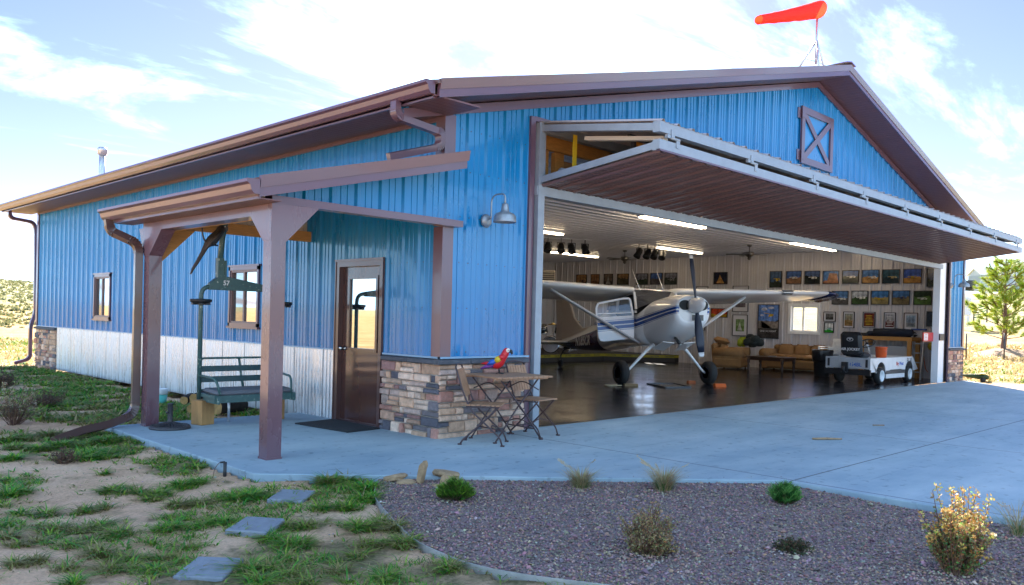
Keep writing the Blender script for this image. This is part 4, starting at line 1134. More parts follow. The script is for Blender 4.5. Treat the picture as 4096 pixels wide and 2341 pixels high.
mb.loft([sect(-.12, .90, 1.95, .555, 2.9), sect(-.45, .88, 1.76, .57, 3.2), sect(-.95, .86, 1.66, .575, 3.4), sect(-1.6, .84, 1.66, .57, 3.4), sect(-2.0, .79, 1.98, .55, 2.9), sect(-2.5, .71, 1.80, .50, 2.8), sect(-3.2, .63, 1.50, .42, 2.6), sect(-4.1, .60, 1.22, .32, 2.5), sect(-5.2, .60, .99, .195, 2.4), sect(-6.0, .64, .87, .09, 2.2), sect(-6.3, .68, .82, .03, 2)])
fu = mb.build('fuselage', ASTR, PL, local=True)
mb = MB()
put_text(mb, 'N185CR', .36, (-3.86, -.368, .87), (2.0, -.25, .12), (.0, .06, 1), .003, True)
mb.build('registration_lettering', M('grey_lettering', (.38, .38, .40), .5), fu, local=True)
# cowling
mb = MB().smooth()
rings = [sect(1.10, 1.47, 2.0, .36, 2.4), sect(1.12, 1.42, 2.03, .41, 2.5), sect(1.04, 1.33, 2.055, .455, 2.6), sect(.88, 1.20, 2.07, .49, 2.7), sect(.62, 1.06, 2.065, .515, 2.8), sect(.3, .96, 2.03, .535, 2.9), sect(.0, .915, 1.985, .55, 2.9), sect(-.125, .90, 1.952, .558, 2.9)]
mb.loft(rings, True, False)
cw = mb.build('cowling', ASTR, PL, local=True)
mb = MB(); mb.smooth(); c = sect(1.105, 1.47, 2.0, .362, 2.4); mb.smooth(False); mb.poly(c)
mb.build('cowl_face', AW, cw, local=True)
for s in (-1, 1):
    mb = MB().smooth(); ring = [(1.122, s * .225 + .145 * cos(t * pi / 10), 1.85 + .10 * sin(t * pi / 10) * (1 if sin(t * pi / 10) > 0 else 1.25)) for t in range(20)]
    mb.smooth(False); mb.poly(ring); mb.build('air_inlet', ADARK, cw, local=True)
mb = MB(); mb.box((1.095, -.02, 1.50), (1.15, .24, 1.63)); ch = mb.build('oil_cooler_scoop', M('scoop_rim', (.2, .2, .2), .4), cw, local=True)
mb = MB()
for k in range(5): mb.box((1.15, .0, 1.515 + k * .022), (1.156, .22, 1.527 + k * .022))
mb.build('louvre', DARK, ch, local=True)
mb = MB().smooth(); mb.tube([(.72, -.2, 1.10), (.92, -.22, 1.0)], .035, 10); mb.build('exhaust_pipe', M('sooty_steel', (.10, .10, .10), .4, .7), cw, local=True)
for s in (-1, 1):
    mb = MB(); mb.prism([(.55, s * .12, .99), (.55, s * .42, 1.02), (.12, s * .44, .84), (.12, s * .14, .80)], (0, 0, -.015)); mb.build('cowl_flap', AW, cw, local=True)
# cabin : dark interior, windscreen, roof
mb = MB(); mb.prism([(-.5, -.50, 1.2), (-1.9, -.50, 1.2), (-1.9, -.46, 2.06), (-.66, -.46, 2.1), (-.5, -.5, 1.7)], (0, .96, 0)); mb.build('cabin_interior', ADARK, PL, local=True)
mb = MB().smooth()
rows = []
for j in range(9):
    u = -1 + j / 4
    rows.append([( -.10 - .36 * abs(u) ** 2.2, .545 * u, 1.945 - .19 * abs(u) ** 2.2), (-.30 - .26 * abs(u) ** 2, .54 * u, 2.06 - .08 * abs(u) ** 2), (-.56 - .08 * abs(u) ** 2, .53 * u, 2.18), (-.95, .54 * u, 2.235 - .02 * u * u)])
mb.loft(rows, False, False); mb.build('windshield', AGL, PL, local=True)
mb = MB().smooth(); mb.loft([[(-.96, y, z) for y, z in ((-.62, 2.10), (-.6, 2.25), (.6, 2.25), (.62, 2.10))], [(-1.4, y, z) for y, z in ((-.62, 2.02), (-.6, 2.2), (.6, 2.2), (.62, 2.02))], [(-2.15, y, z) for y, z in ((-.6, 1.92), (-.58, 2.0), (.58, 2.0), (.6, 1.92))]]); mb.build('cabin_roof', AW, PL, local=True)
for s in (-1, 1):
    mb = MB(); mb.beam((-.47, s * .57, 1.74), (-.60, s * .565, 2.14), .05, .05); mb.beam((-1.42, s * .575, 1.64), (-1.40, s * .565, 2.06), .06, .05); mb.beam((-.45, s * .578, 1.68), (-1.9, s * .57, 1.66), .04, .06); mb.build('cabin_pillar', AW, PL, local=True)
    if s > 0:
        mb = MB(); mb.poly([(-.52, .568, 1.72), (-1.4, .57, 1.68), (-1.4, .56, 2.06), (-.62, .56, 2.12)]); mb.build('side_window', AGL, PL, local=True)
    mb = MB(); mb.poly([(-1.46, s * .572, 1.68), (-2.0, s * .565, 1.72), (-1.98, s * .55, 1.95), (-1.46, s * .56, 2.03)]); mb.build('side_window', AGL, PL, local=True)
# wings
AF = [(1, 0), (.8, .035), (.6, .062), (.4, .08), (.25, .083), (.12, .068), (.05, .046), (.015, .025), (0, 0), (.015, -.018), (.05, -.028), (.12, -.035), (.25, -.04), (.4, -.038), (.6, -.03), (.8, -.016)]
def airfoil(lx, y, lz, ch, inc):
    return [(lx - ch * (a * cos(inc)) + ch * b * sin(inc) * 0, y, lz - ch * a * sin(inc) + ch * b) for a, b in AF]
for s in (1, -1):
    st = [(.60, -.50, 1.63), (2.6, -.50, 1.63), (5.15, -.60, 1.18)]
    mb = MB().smooth()
    R = [airfoil(lx, s * y, 2.205 + .026 * (y - .6), ch, .185 - .02 * (y > 3)) for y, lx, ch in st]
    mb.loft(R if s > 0 else R[::-1])
    wg = mb.build('wing', AW, PL, local=True)
    mb = MB().smooth()
    R2 = [airfoil(lx, s * y, 2.205 + .026 * (y - .6) + dz, ch, .165) for y, lx, ch, dz in ((5.15, -.595, 1.19, 0), (5.45, -.66, 1.10, -.015), (5.6, -.76, .95, -.06), (5.66, -.95, .66, -.13))]
    mb.loft(R2 if s > 0 else R2[::-1]); mb.build('wing_tip', ANV, wg, local=True)
    if s > 0:
        mb = MB().smooth(); mb.loft([airfoil(-.493, s * y, 2.205 + .026 * (y - .6), 1.5 - .1 * (y - 3.6), .183)[6:11] for y in (3.62, 3.95)], False, False); mb.build('landing_light', pane_mat('lamp_lens', .3, (.12, .12, .12)), wg, local=True)
    mb = MB(); mb.box((-2.05, s * .7, 1.97), (-1.62, s * 2.6, 1.985)); 
    mb = MB().smooth()
    a = Vector((-.74, s * 2.64, 2.13)); b_ = Vector((-.36, s * .54, .95)); d = (b_ - a).normalized()
    ring = lambda p, k: [p + Vector((cos(t * pi / 6) * .075 * k, 0, 0)) + Vector((0, 0, 1)).cross(d).cross(d).normalized() * (sin(t * pi / 6) * .034 * k) for t in range(12)]
    mb.loft([ring(a, .9), ring(a + d * .15, 1), ring(b_ - d * .15, 1), ring(b_, .8)]); mb.build('wing_strut', M('strut_grey', (.55, .56, .58), .3), PL, local=True)
    # gear
    mb = MB().smooth(); mb.tube([(.02, s * .34, .92), (.02, s * .52, .80), (.0, s * .98, .33), (.0, s * 1.06, .275)], [.05, .04, .028, .026], 10); mb.build('gear_leg', AW, PL, local=True)
    wc = (0, s * 1.16, .275)
    mb = MB().smooth(); mb.lathe([(.13, -.085), (.17, -.10), (.235, -.098), (.268, -.065), (.278, 0), (.268, .065), (.235, .098), (.17, .10), (.13, .085)], wc, (0, 1, 0), 28); wh = mb.build('wheel', RUBBER, PL, local=True)
    mb = MB().smooth(); mb.lathe([(.005, -.075), (.06, -.08), (.07, -.06), (.13, -.055), (.135, -.088), (.145, -.088)], wc, (0, 1, 0), 20); mb.lathe([(.005, .085), (.06, .08), (.07, .06), (.13, .055), (.135, .088), (.145, .088)], wc, (0, 1, 0), 20); mb.build('hub', M('blue_hub', (.02, .05, .16), .4, .3), wh, local=True)
    # tailplane
    mb = MB().smooth(); mb.loft([[(-5.3 - .22 * q - (1.0 - .25 * q) * a, s * (.08 + 1.55 * q), .80 - .11 * a * (1 - .2 * q) + (1.0 - .25 * q) * b * .8) for a, b in AF] for q in ((0, .6, 1) if s > 0 else (1, .6, 0))]); mb.build('tailplane', AW, PL, local=True)
    mb = MB(); mb.smooth(); mb.tube([(-.75, s * .32, 2.2), (-1.15, s * .34, 2.72)], [.012, .004], 6); mb.build('antenna', AW, PL, local=True)
# tail fin and rudder
mb = MB(); P_ = [(-3.7, 1.32), (-4.7, 1.22), (-5.25, 1.5), (-5.85, 2.3), (-6.2, 2.28), (-6.1, .8), (-5.4, .9), (-4.4, 1.1)]
mb.prism([(x, -.035, z) for x, z in P_], (0, .07, 0)); mb.build('fin', M('shaded_tail_white', (.36, .31, .27), .35), PL, local=True, bevel=.02)  # white fin and rudder, dim hangar shade painted in as tan
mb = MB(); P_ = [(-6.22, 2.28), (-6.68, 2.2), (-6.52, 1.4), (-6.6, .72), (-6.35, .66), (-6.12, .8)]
mb.prism([(x, -.028, z) for x, z in P_], (0, .056, 0)); mb.build('rudder', M('shaded_tail_white'), PL, local=True, bevel=.015)
mb = MB().smooth(); mb.lathe([(.05, -.04), (.10, -.05), (.125, 0), (.10, .05), (.05, .04)], (-6.2, 0, .125), (0, 1, 0), 18); tw = mb.build('tail_wheel', RUBBER, PL, local=True)
mb = MB().smooth(); mb.tube([(-5.7, 0, .64), (-6.05, 0, .50), (-6.2, 0, .36), (-6.2, .0, .26)], [.03, .025, .02, .02], 8); mb.box((-6.23, -.07, .12), (-6.17, -.055, .30)); mb.box((-6.23, .055, .12), (-6.17, .07, .30)); mb.build('fork', DARK, tw, local=True)
# propeller
PX = Vector((1.20, 0, 1.835)); AX = Vector((cos(.15), 0, sin(.15)))
mb = MB().smooth(); mb.lathe([(.10, -.08), (.172, -.07), (.175, 0), (.160, .10), (.125, .20), (.075, .285), (.03, .325), (.003, .335)], PX, AX, 28); pr_ = mb.build('propeller', AW, PL, local=True); pr_['label'] = 'spinner with two dark blades tipped white'
UPV = Vector((-sin(.15), 0, cos(.15))); SD = Vector((0, 1, 0))
rot_ = radians(-3.2)
for s in (1, -1):
    rad = (UPV * cos(rot_) + SD * sin(rot_)) * s; tan = AX.cross(rad)
    for nm_, mt, R_ in (('blade', M('prop_dark_blue', (.018, .028, .055), .4), [(.12, .07, .9), (.2, .09, .85), (.35, .15, .7), (.6, .185, .55), (.85, .175, .42), (1.04, .135, .36)]), ('blade_tip', AW, [(1.04, .1355, .36), (1.10, .12, .34), (1.14, .10, .33)])):
        mb = MB().smooth(); rr = []
        for r, c, tw_ in R_:
            cd = tan * cos(tw_) + AX * sin(tw_) * 1.; th = AX * cos(tw_) - tan * sin(tw_)
            rr.append([PX + AX * .02 + rad * r + cd * (c / 2 * cos(t * pi / 6)) + th * (.022 * (1.2 - r * .7) * sin(t * pi / 6)) for t in range(12)])
        mb.loft(rr); o = mb.build(nm_, mt, pr_, local=True)
# open door
H0 = Vector((-.46, -.60, 1.05)); HU = Vector((-.10, .02, .93)); HO = Vector((-.16, -.90, -.115))
mb = MB(); Q = lambda s, t: H0 + HO * s + HU * t
nrm = HO.cross(HU).normalized() * .035
def dquad(mb, s0, s1, t0, t1, e=0.):
    mb.prism([Q(s0, t0) + nrm * e, Q(s1, t0) + nrm * e, Q(s1, t1) + nrm * e, Q(s0, t1) + nrm * e], nrm * (1 - 2 * e))
# lower panel with a rounded outer corner
low = [Q(0, .0), Q(.80, .0), Q(.9, .03), Q(.95, .12), Q(1, .60), Q(0, .55)]
mb.prism(low, nrm); dr_ = mb.build('cabin_door', AW, PL, local=True, bevel=.008); dr_['label'] = 'cabin door swung open with stripes below its window'
mb = MB()
for k, (t0, t1) in enumerate(((.245, .255), (.28, .365), (.39, .475), (.50, .51))):
    for e in (-.08, 1.03):
        a = nrm * e; mb.quad(Q(.0, t0) + a, Q(.965, t0 + .02) + a, Q(.985, t1 + .02) + a, Q(0, t1) + a)
mb.build('door_stripe', AB, dr_, local=True)
mb = MB(); F_ = [(.02, .56), (1.0, .61), (1.01, .88), (.95, .98), (.30, 1.04), (.14, 1.03), (.10, .97)]
pts = [Q(s, t) for s, t in F_]
for i in range(len(pts)): mb.beam(pts[i] + nrm * .5, pts[(i + 1) % len(pts)] + nrm * .5, .045, .055, nrm)
mb.beam(Q(.06, .66) + nrm * .5, Q(1.0, .72) + nrm * .5, .02, .03, nrm)
mb.build('window_frame', AW, dr_, local=True)
mb = MB(); mb.poly([Q(s, t) + nrm * .5 for s, t in F_]); mb.build('pane', CLEAR, dr_, local=True)
# ================================================================== things inside the hangar
TUBE = M('lit_tube', (1, .95, .85), .5, emit=(1, .78, .50), estr=3.8)
def tube_light(x0, x1, y, label):
    t = thing('ceiling_light', label, 'ceiling light', ((x0 + x1) / 2, y, 3.80), 0, 'strip lights on the hangar ceiling')
    mb = MB(); mb.box((x0, y - .11, 3.785), (x1, y + .11, 3.845)); mb.build('housing', WHITEF, t)
    xm = (x0 + x1) / 2
    for a, b in ((x0 + .02, xm - .02), (xm + .02, x1 - .02)):
        mb = MB().smooth(); mb.tube([(a, y - .055, 3.765), (b, y - .055, 3.765)], .019, 8); mb.tube([(a, y + .055, 3.765), (b, y + .055, 3.765)], .019, 8); mb.build('lamp_tube', TUBE, t)
tube_light(8.1, 10.54, 7.45, 'lit strip light half hidden by the left door jamb')
tube_light(14.7, 17.2, 11.6, 'lit strip light nearest the back left, under the black stage lamps')
tube_light(15.0, 17.45, 7.40, 'lit strip light directly above the propeller')
tube_light(8.6, 11.2, 3.42, 'large bright strip light nearest the door, in the middle of the opening')
tube_light(15.6, 18.4, 3.32, 'bright strip light nearest the row of photos on the right')
# stage lamps
def stage_lamp(name_, x, y, yaw, label):
    t = thing('stage_lamp', label, 'stage lamp', (x, y, 3.80), yaw, 'black stage lamps under the ceiling')
    mb = MB(); mb.beam((0, -.11, -.10), (0, -.11, -.25), .015, .03); mb.beam((0, .11, -.10), (0, .11, -.25), .015, .03); mb.beam((0, -.12, -.10), (0, .12, -.10), .03, .015); mb.beam((0, 0, 0.04), (0, 0, -.10), .02, .02); mb.build('yoke', DARK, t, local=True)
    d = Vector((-.5, 0, -.8)).normalized(); c = Vector((0, 0, -.24))
    mb = MB().smooth(); mb.lathe([(.03, -.15), (.075, -.13), (.095, -.05), (.095, .08), (.11, .10), (.11, .16), (.10, .16), (.085, .09)], c, d, 16); mb.build('lamp_can', BLACKP, t, local=True)
R_ = Z_ = None
for i, (x, y) in enumerate([(11.4, 8.75), (11.75, 8.55), (12.05, 8.40), (12.42, 8.20)]):
    stage_lamp('l', x, y, .6 + .2 * i, ['first', 'second', 'third', 'last'][i] + ' from the left of the four black stage lamps on the ceiling rail')
for i, (x, y) in enumerate([(14.3, 7.62), (14.62, 7.52), (14.85, 7.42), (15.15, 7.35)]):
    stage_lamp('l', x, y, -.3 + .25 * i, ['first', 'second', 'third', 'last'][i] + ' from the left of the four clustered stage lamps beside the propeller')
mb = MB(); mb.beam((11.2, 8.87, 3.83), (12.6, 8.1, 3.83), .04, .03); tag(mb.build('lamp_rail', WHITEF), 'thin pale rail carrying four stage lamps under the ceiling', 'rail')
# ceiling fans
def fan(x, y, rot, label):
    t = thing('ceiling_fan', label, 'ceiling fan', (x, y, 3.84), rot, 'ceiling fans')
    mb = MB().smooth(); mb.lathe([(.02, 0), (.075, -.005), (.07, -.05), (.02, -.07), (.013, -.08), (.013, -.20), (.04, -.21), (.13, -.23), (.14, -.26), (.14, -.31), (.10, -.35), (.05, -.37), (.055, -.42), (.03, -.46), (.005, -.465)], (0, 0, 0), (0, 0, 1), 18); mb.build('motor', M('brushed_nickel', (.13, .12, .11), .3, .8), t, local=True)
    for k in range(5):
        a = 2 * pi * k / 5; d = Vector((cos(a), sin(a), 0)); s = Vector((-sin(a), cos(a), .16)).normalized()
        mb = MB(); mb.prism([d * .12 - s * .02 + Vector((0, 0, -.30)), d * .25 - s * .06 + Vector((0, 0, -.30)), d * .66 - s * .075 + Vector((0, 0, -.30)), d * .69 - s * .03 + Vector((0, 0, -.30)), d * .69 + s * .03 + Vector((0, 0, -.30)), d * .66 + s * .075 + Vector((0, 0, -.30)), d * .25 + s * .06 + Vector((0, 0, -.30)), d * .12 + s * .02 + Vector((0, 0, -.30))], (0, 0, .008)); mb.build('blade', M('fan_blade', (.04, .037, .037), .4), t, local=True)
fan(15.95, 9.4, .25, 'ceiling fan further back, left of the clustered stage lamps')
fan(16.15, 4.92, .9, 'nearer ceiling fan, right of the propeller tip')
# pictures on the right wall : (y, z) rectangles
XW = 19.275
def pic_mat(i, sky, land, subj, kind):
    m = bpy.data.materials.new('photo_print'); m.use_nodes = True
    n, l = m.node_tree.nodes, m.node_tree.links; b = n['Principled BSDF']; b.inputs['Roughness'].default_value = .12
    a = N(n, 'ShaderNodeAttribute', attribute_name='Col'); 
    tc = N(n, 'ShaderNodeTexCoord'); nz = N(n, 'ShaderNodeTexNoise'); nz.inputs['Scale'].default_value = 9; nz.inputs['Detail'].default_value = 5; l.new(tc.outputs['Object'], nz.inputs['Vector'])
    mr = N(n, 'ShaderNodeMapRange'); mr.inputs[1].default_value = .3; mr.inputs[2].default_value = .7; mr.inputs[3].default_value = .45; mr.inputs[4].default_value = 1.5; l.new(nz.outputs['Fac'], mr.inputs[0])
    mx = N(n, 'ShaderNodeMixRGB', blend_type='MULTIPLY'); mx.inputs[0].default_value = 1; l.new(a.outputs['Color'], mx.inputs[1]); l.new(mr.outputs[0], mx.inputs[2]); l.new(mx.outputs[0], b.inputs['Base Color'])
    return m
PRINT = pic_mat(0, 0, 0, 0, 0)
PFRAME = M('black_frame', (.012, .012, .013), .35)
def picture(y0, y1, z0, z1, label, sky, land, subj=None, hz=.45, style='plane', mat_=0, frame=PFRAME, group='pictures on the hangar wall', fw=.018):
    """y0 > y1 : image left is larger y"""
    yl, yr = max(y0, y1), min(y0, y1)
    t = thing('framed_picture', label, 'picture', (XW, (yl + yr) / 2, z0), 0, group)
    mb = MB()
    for a, b, c, d in ((yr, yl, z0, z0 + fw), (yr, yl, z1 - fw, z1), (yr, yr + fw, z0 + fw, z1 - fw), (yl - fw, yl, z0 + fw, z1 - fw)): mb.box((XW - .028, a, c), (XW + .01, b, d))
    mb.build('frame', frame, t)
    a, b, c, d = yl - fw, yr + fw, z0 + fw, z1 - fw
    if mat_:
        mb = MB(); mb.quad((XW - .008, a, c), (XW - .008, b, c), (XW - .008, b, d), (XW - .008, a, d)); mb.build('mat_board', M('mat_board', (.55, .55, .6), .7), t)
        w, h = (a - b) * mat_, (d - c) * mat_; a -= w; b += w; c += h; d -= h
    mb = MB(); X = XW - .010
    P = lambda u, v, e=0: (X - e, a + (b - a) * u, c + (d - c) * v)
    rnd = random.Random(int(yl * 977 + z0 * 131))
    n = 9; ridge = [hz + rnd.uniform(-.09, .10) for _ in range(n + 1)]
    for i in range(n):
        u0, u1 = i / n, (i + 1) / n
        mb.col(land); mb.quad(P(u0, 0), P(u1, 0), P(u1, ridge[i + 1]), P(u0, ridge[i]))
        mb.col(tuple(q * (1.25 if i % 3 else .9) for q in sky)); mb.quad(P(u0, ridge[i]), P(u1, ridge[i + 1]), P(u1, 1), P(u0, 1))
    if subj:
        mb.col(subj); cx, cy = rnd.uniform(.42, .6), rnd.uniform(.36, .5)
        if style == 'plane':
            mb.add([P(cx - .26, cy + .04, .001), P(cx + .26, cy + .06, .001), P(cx + .26, cy + .10, .001), P(cx - .26, cy + .09, .001)], [(0, 1, 2, 3)])
            mb.add([P(cx - .07, cy - .08, .0012), P(cx + .10, cy - .07, .0012), P(cx + .12, cy + .05, .0012), P(cx - .04, cy + .06, .0012)], [(0, 1, 2, 3)])
            mb.add([P(cx + .10, cy - .03, .0012), P(cx + .30, cy - .04, .0012), P(cx + .32, cy + .06, .0012)], [(0, 1, 2)])
        elif style == 'cone':
            mb.add([P(.2, .08, .001), P(.8, .05, .001), P(.55, .55, .001), P(.45, .82, .001), P(.36, .5, .001)], [(0, 1, 2, 3, 4)])
        elif style == 'mesa':
            mb.add([P(.2, .0, .001), P(1., .0, .001), P(.9, .8, .001), P(.4, .85, .001)], [(0, 1, 2, 3)])
        elif style == 'text':
            for k in range(7):
                w = rnd.uniform(.25, .4); v = .12 + k * .11; mb.add([P(.5 - w, v, .001), P(.5 + w, v, .001), P(.5 + w, v + .045, .001), P(.5 - w, v + .045, .001)], [(0, 1, 2, 3)])
    mb.build('print', PRINT, t)
    return t
SKYB, NIGHT, TAN, GRN, GRY = (.05, .13, .34), (.012, .022, .05), (.32, .19, .09), (.03, .065, .03), (.12, .13, .14)
def from_px(p): return p
picture(14.34,13.78,2.88,3.30,'brown toned photo, leftmost of the top row of pictures',(.25,.13,.05),(.10,.05,.03),(.03,.02,.02),0.3)
picture(13.57,13.13,2.87,3.30,'brown toned upright photo, second from left in the top row',(.22,.11,.05),(.12,.06,.03),(.25,.15,.08),0.3)
picture(12.90,12.47,2.86,3.30,'dim grey upright photo of a sculpture, third from left in the top row',(.12,.09,.07),(.05,.04,.04),(.3,.28,.25),0.3,'cone')
picture(12.25,11.69,2.86,3.29,'dim sepia landscape photo, fourth from left in the top row',(.22,.13,.06),(.06,.05,.03),None,0.6)
picture(11.34,10.80,2.85,3.28,'dark photo of a green airfield under grey sky, above the plane cabin',(.16,.17,.22),(.03,.05,.03),None,0.5)
picture(10.69,10.15,2.85,3.29,'photo of a runway under deep blue sky, above the plane cabin',(.05,.11,.32),(.08,.07,.08),None,0.5)
picture(10.05,9.51,2.84,3.28,'photo of a white plane on dark grass, just left of the upper propeller blade',(.16,.17,.22),(.03,.04,.035),(.25,.25,.27),0.55)
picture(7.99,7.45,2.83,3.26,'photo of a glowing orange cone shape on black, just right of the upper propeller blade',(.015,.018,.035),(.03,.02,.02),(.55,.30,.10),0.2,'cone')
picture(5.86,5.43,2.70,3.25,'upright photo of the yellow nose of a plane, in the top row',(.04,.08,.16),(.03,.04,.03),(.5,.33,.02),0.35)
picture(5.28,4.75,2.81,3.24,'photo of a pale plane on brown desert, in the top row',(.05,.11,.30),(.22,.12,.07),(.6,.6,.58),0.5)
picture(4.65,4.13,2.80,3.23,'photo of bright plane light trails over dark ground, in the top row',(.06,.10,.22),(.015,.02,.02),(.6,.6,.58),0.6)
picture(4.04,3.52,2.80,3.22,'photo of a red rock mesa with a light trail, in the top row',(.05,.14,.36),(.28,.13,.07),(.32,.15,.08),0.2,'mesa')
picture(3.42,2.90,2.80,3.22,'photo of a small white plane low over a dark forest, in the top row',(.03,.09,.26),(.02,.03,.025),(.6,.6,.58),0.5)
picture(2.81,2.29,2.80,3.22,'photo of a white plane on golden grass under blue sky, in the top row',(.05,.14,.34),(.30,.17,.06),(.6,.6,.58),0.5)
picture(2.20,1.69,2.79,3.22,'dark teal photo of a plane in flight, in the top row',(.02,.06,.09),(.015,.03,.04),(.45,.35,.15),0.4)
picture(1.59,1.07,2.79,3.22,'photo of a yellow biplane on tan desert, in the top row',(.03,.08,.34),(.38,.20,.05),(.5,.33,.02),0.42)
picture(0.92,0.45,2.68,3.21,'tall dark photo half hidden by the right jamb, end of the top row',(.02,.04,.10),(.012,.02,.012),None,0.4)
picture(3.73,3.21,2.15,2.58,'photo of people in front of a plane, just behind the left wing tip',(.06,.14,.30),(.07,.07,.075),(.6,.6,.58),0.5)
picture(3.11,2.60,2.15,2.58,'photo of a white plane and a tent on green grass, in the middle row',(.30,.33,.38),(.03,.06,.025),(.6,.6,.58),0.5)
picture(2.51,1.98,2.15,2.58,'photo of a person between two yellow wings, in the middle row',(.04,.13,.32),(.22,.18,.08),(.5,.33,.02),0.5)
picture(1.89,1.38,2.15,2.58,'photo of a dark blue plane nose on dry grass, in the middle row',(.05,.13,.30),(.16,.13,.07),(.02,.03,.09),0.55)
picture(1.28,0.77,2.15,2.57,'photo of people by a white plane on green lawn, right end of the middle row',(.02,.035,.02),(.06,.12,.03),(.6,.6,.58),0.6)
picture(3.98,3.59,1.61,1.92,'small black framed grey photo with white border, leftmost of the bottom row',(.12,.12,.12),(.06,.06,.06),(.25,.25,.25),0.4,mat_=0.14)
picture(3.35,3.00,1.42,1.93,'dark framed brown poster with faded lettering, second in the bottom row',(.18,.20,.18),(.22,.13,.05),(.3,.22,.1),0.5,'text',mat_=0.1)
picture(2.74,2.37,1.45,1.93,'dark framed maroon poster with yellow lettering, third in the bottom row',(.10,.02,.015),(.12,.03,.01),(.5,.33,.02),0.4,'text',mat_=0.04)
picture(2.11,1.77,1.42,1.92,'black framed poster of white and red snapshots, fourth in the bottom row',(.25,.25,.28),(.12,.03,.03),(.6,.6,.58),0.5,'text',mat_=0.08)
picture(1.53,1.14,1.41,1.92,'pale wooden framed blue certificate, above the ladder',(.20,.26,.33),(.25,.27,.28),(.08,.1,.16),0.4,'text',mat_=0.13,frame=M('brown_frame',(.10,.06,.04),.4))
picture(0.90,0.49,1.52,1.97,'dark navy framed picture half hidden by the right jamb',(.015,.02,.035),(.02,.022,.03),None,0.4)
picture(7.22,6.62,1.88,2.77,'black framed matted print mostly hidden behind the wing',(.25,.22,.2),(.12,.10,.12),None,0.4,mat_=0.16)
picture(7.20,6.63,1.05,1.78,'black framed print of a green valley with a grey mat, above the armchair',(.14,.22,.10),(.12,.20,.06),(.4,.42,.4),0.5,'cone',mat_=0.2)
picture(8.68,8.20,2.31,2.77,'black frame peeking over the wing beside the propeller',(.2,.2,.22),(.1,.1,.1),None,0.4,mat_=0.14)
picture(8.64,8.28,1.20,1.59,'small black frame just behind the wing strut foot',(.3,.3,.32),(.1,.1,.1),None,0.4,mat_=0.14)
picture(8.06,7.41,1.67,1.99,'red and yellow poster behind the wing strut',(.38,.05,.02),(.48,.28,.02),None,0.38)
picture(3.95,3.64,1.25,1.58,'white poster with green base pinned below the small grey photo',(.55,.57,.58),(.03,.30,.03),(.2,.5,.5),0.28)
# poster with a yellow aeroplane over a runway (a plain stand in), with its title
def runway_poster():
    y0, y1, z0, z1 = 6.25,5.49,1.00,2.14
    t = picture(y0, y1, z0, z1, 'tall framed poster of a small yellow plane in blue sky above a runway', (.10, .20, .50), (.05, .045, .045), None, .48, fw=.022)
    mb = MB(); X = XW - .0125; P = lambda u, v: (X, y0 + (y1 - y0) * u, z0 + (z1 - z0) * v)
    mb.col((.6, .38, .03)); mb.poly([P(.28, .74), P(.72, .70), P(.72, .715), P(.28, .755)]); mb.poly([P(.5, .63), P(.72, .66), P(.74, .72), P(.52, .70)])
    mb.col((.22, .19, .17)); mb.poly([P(.03, .3), P(.97, .3), P(.97, .5), P(.03, .52)]); mb.col((.06, .06, .065)); mb.poly([P(.2, .28), P(.75, .28), P(.22, .5), P(.16, .5)])
    mb.col((.5, .5, .5)); mb.poly([P(.4, .3), P(.47, .3), P(.24, .46), P(.22, .46)])
    for c_ in ((.3, .86, .3, .1), (.62, .9, .3, .07), (.2, .68, .2, .05)): mb.col((.42, .46, .6)); mb.poly([P(c_[0] + c_[2] * .5 * cos(k * pi / 5), c_[1] + c_[3] * .5 * sin(k * pi / 5)) for k in range(10)])
    mb.build('artwork', PRINT, t)
    mb = MB(); put_text(mb, 'ONE SIX RIGHT', .085, (X - .001, (y0 + y1) / 2, z0 + (z1 - z0) * .215), (0, -1, 0), (0, 0, 1), .001); mb.build('title_lettering', M('poster_white', (.6, .6, .62), .5), t)
runway_poster()
# stage riser in the back corner with caution tape
mb = MB()
SP = [(13.2, 11.0), (17.2, 11.15), (17.75, 10.3), (18.95, 9.3), (19.2, 9.3), (19.2, 15.4), (12.6, 15.4), (12.6, 11.0)]
mb.prism([(x, y, .01) for x, y in SP], (0, 0, .27))
stg = thing('stage', 'low dark stage riser edged with yellow caution tape', 'stage', (16, 13, 0))
mb.build('riser', M('dark_stage', (.03, .028, .03), .7, var=.2), stg)
mb = MB(); mb.col((.30, .27, .012))
segs = list(zip(SP[:4], SP[1:5]))
for (xa, ya), (xb, yb) in segs:
    d = Vector((xb - xa, yb - ya, 0)); nn = Vector((d.y, -d.x, 0)).normalized() * .006; a = Vector((xa, ya, 0)) + nn; b = Vector((xb, yb, 0)) + nn
    mb.quad(a + Vector((0, 0, .17)), b + Vector((0, 0, .17)), b + Vector((0, 0, .265)), a + Vector((0, 0, .265)))
mb.build('caution_tape', M('caution_yellow', (.28, .25, .012), .6), stg)
mb = MB()
for (xa, ya), (xb, yb) in segs:
    d = Vector((xb - xa, yb - ya, 0)); Ln = d.length; d.normalize(); nn = Vector((d.y, -d.x, 0)).normalized() * .009
    k = .25
    while k < Ln - .2:
        put_text(mb, 'CAUTION', .075, Vector((xa, ya, .2175)) + d * k + nn, d, (0, 0, 1), .0005, True); k += .55
mb.build('tape_lettering', DARK, stg)
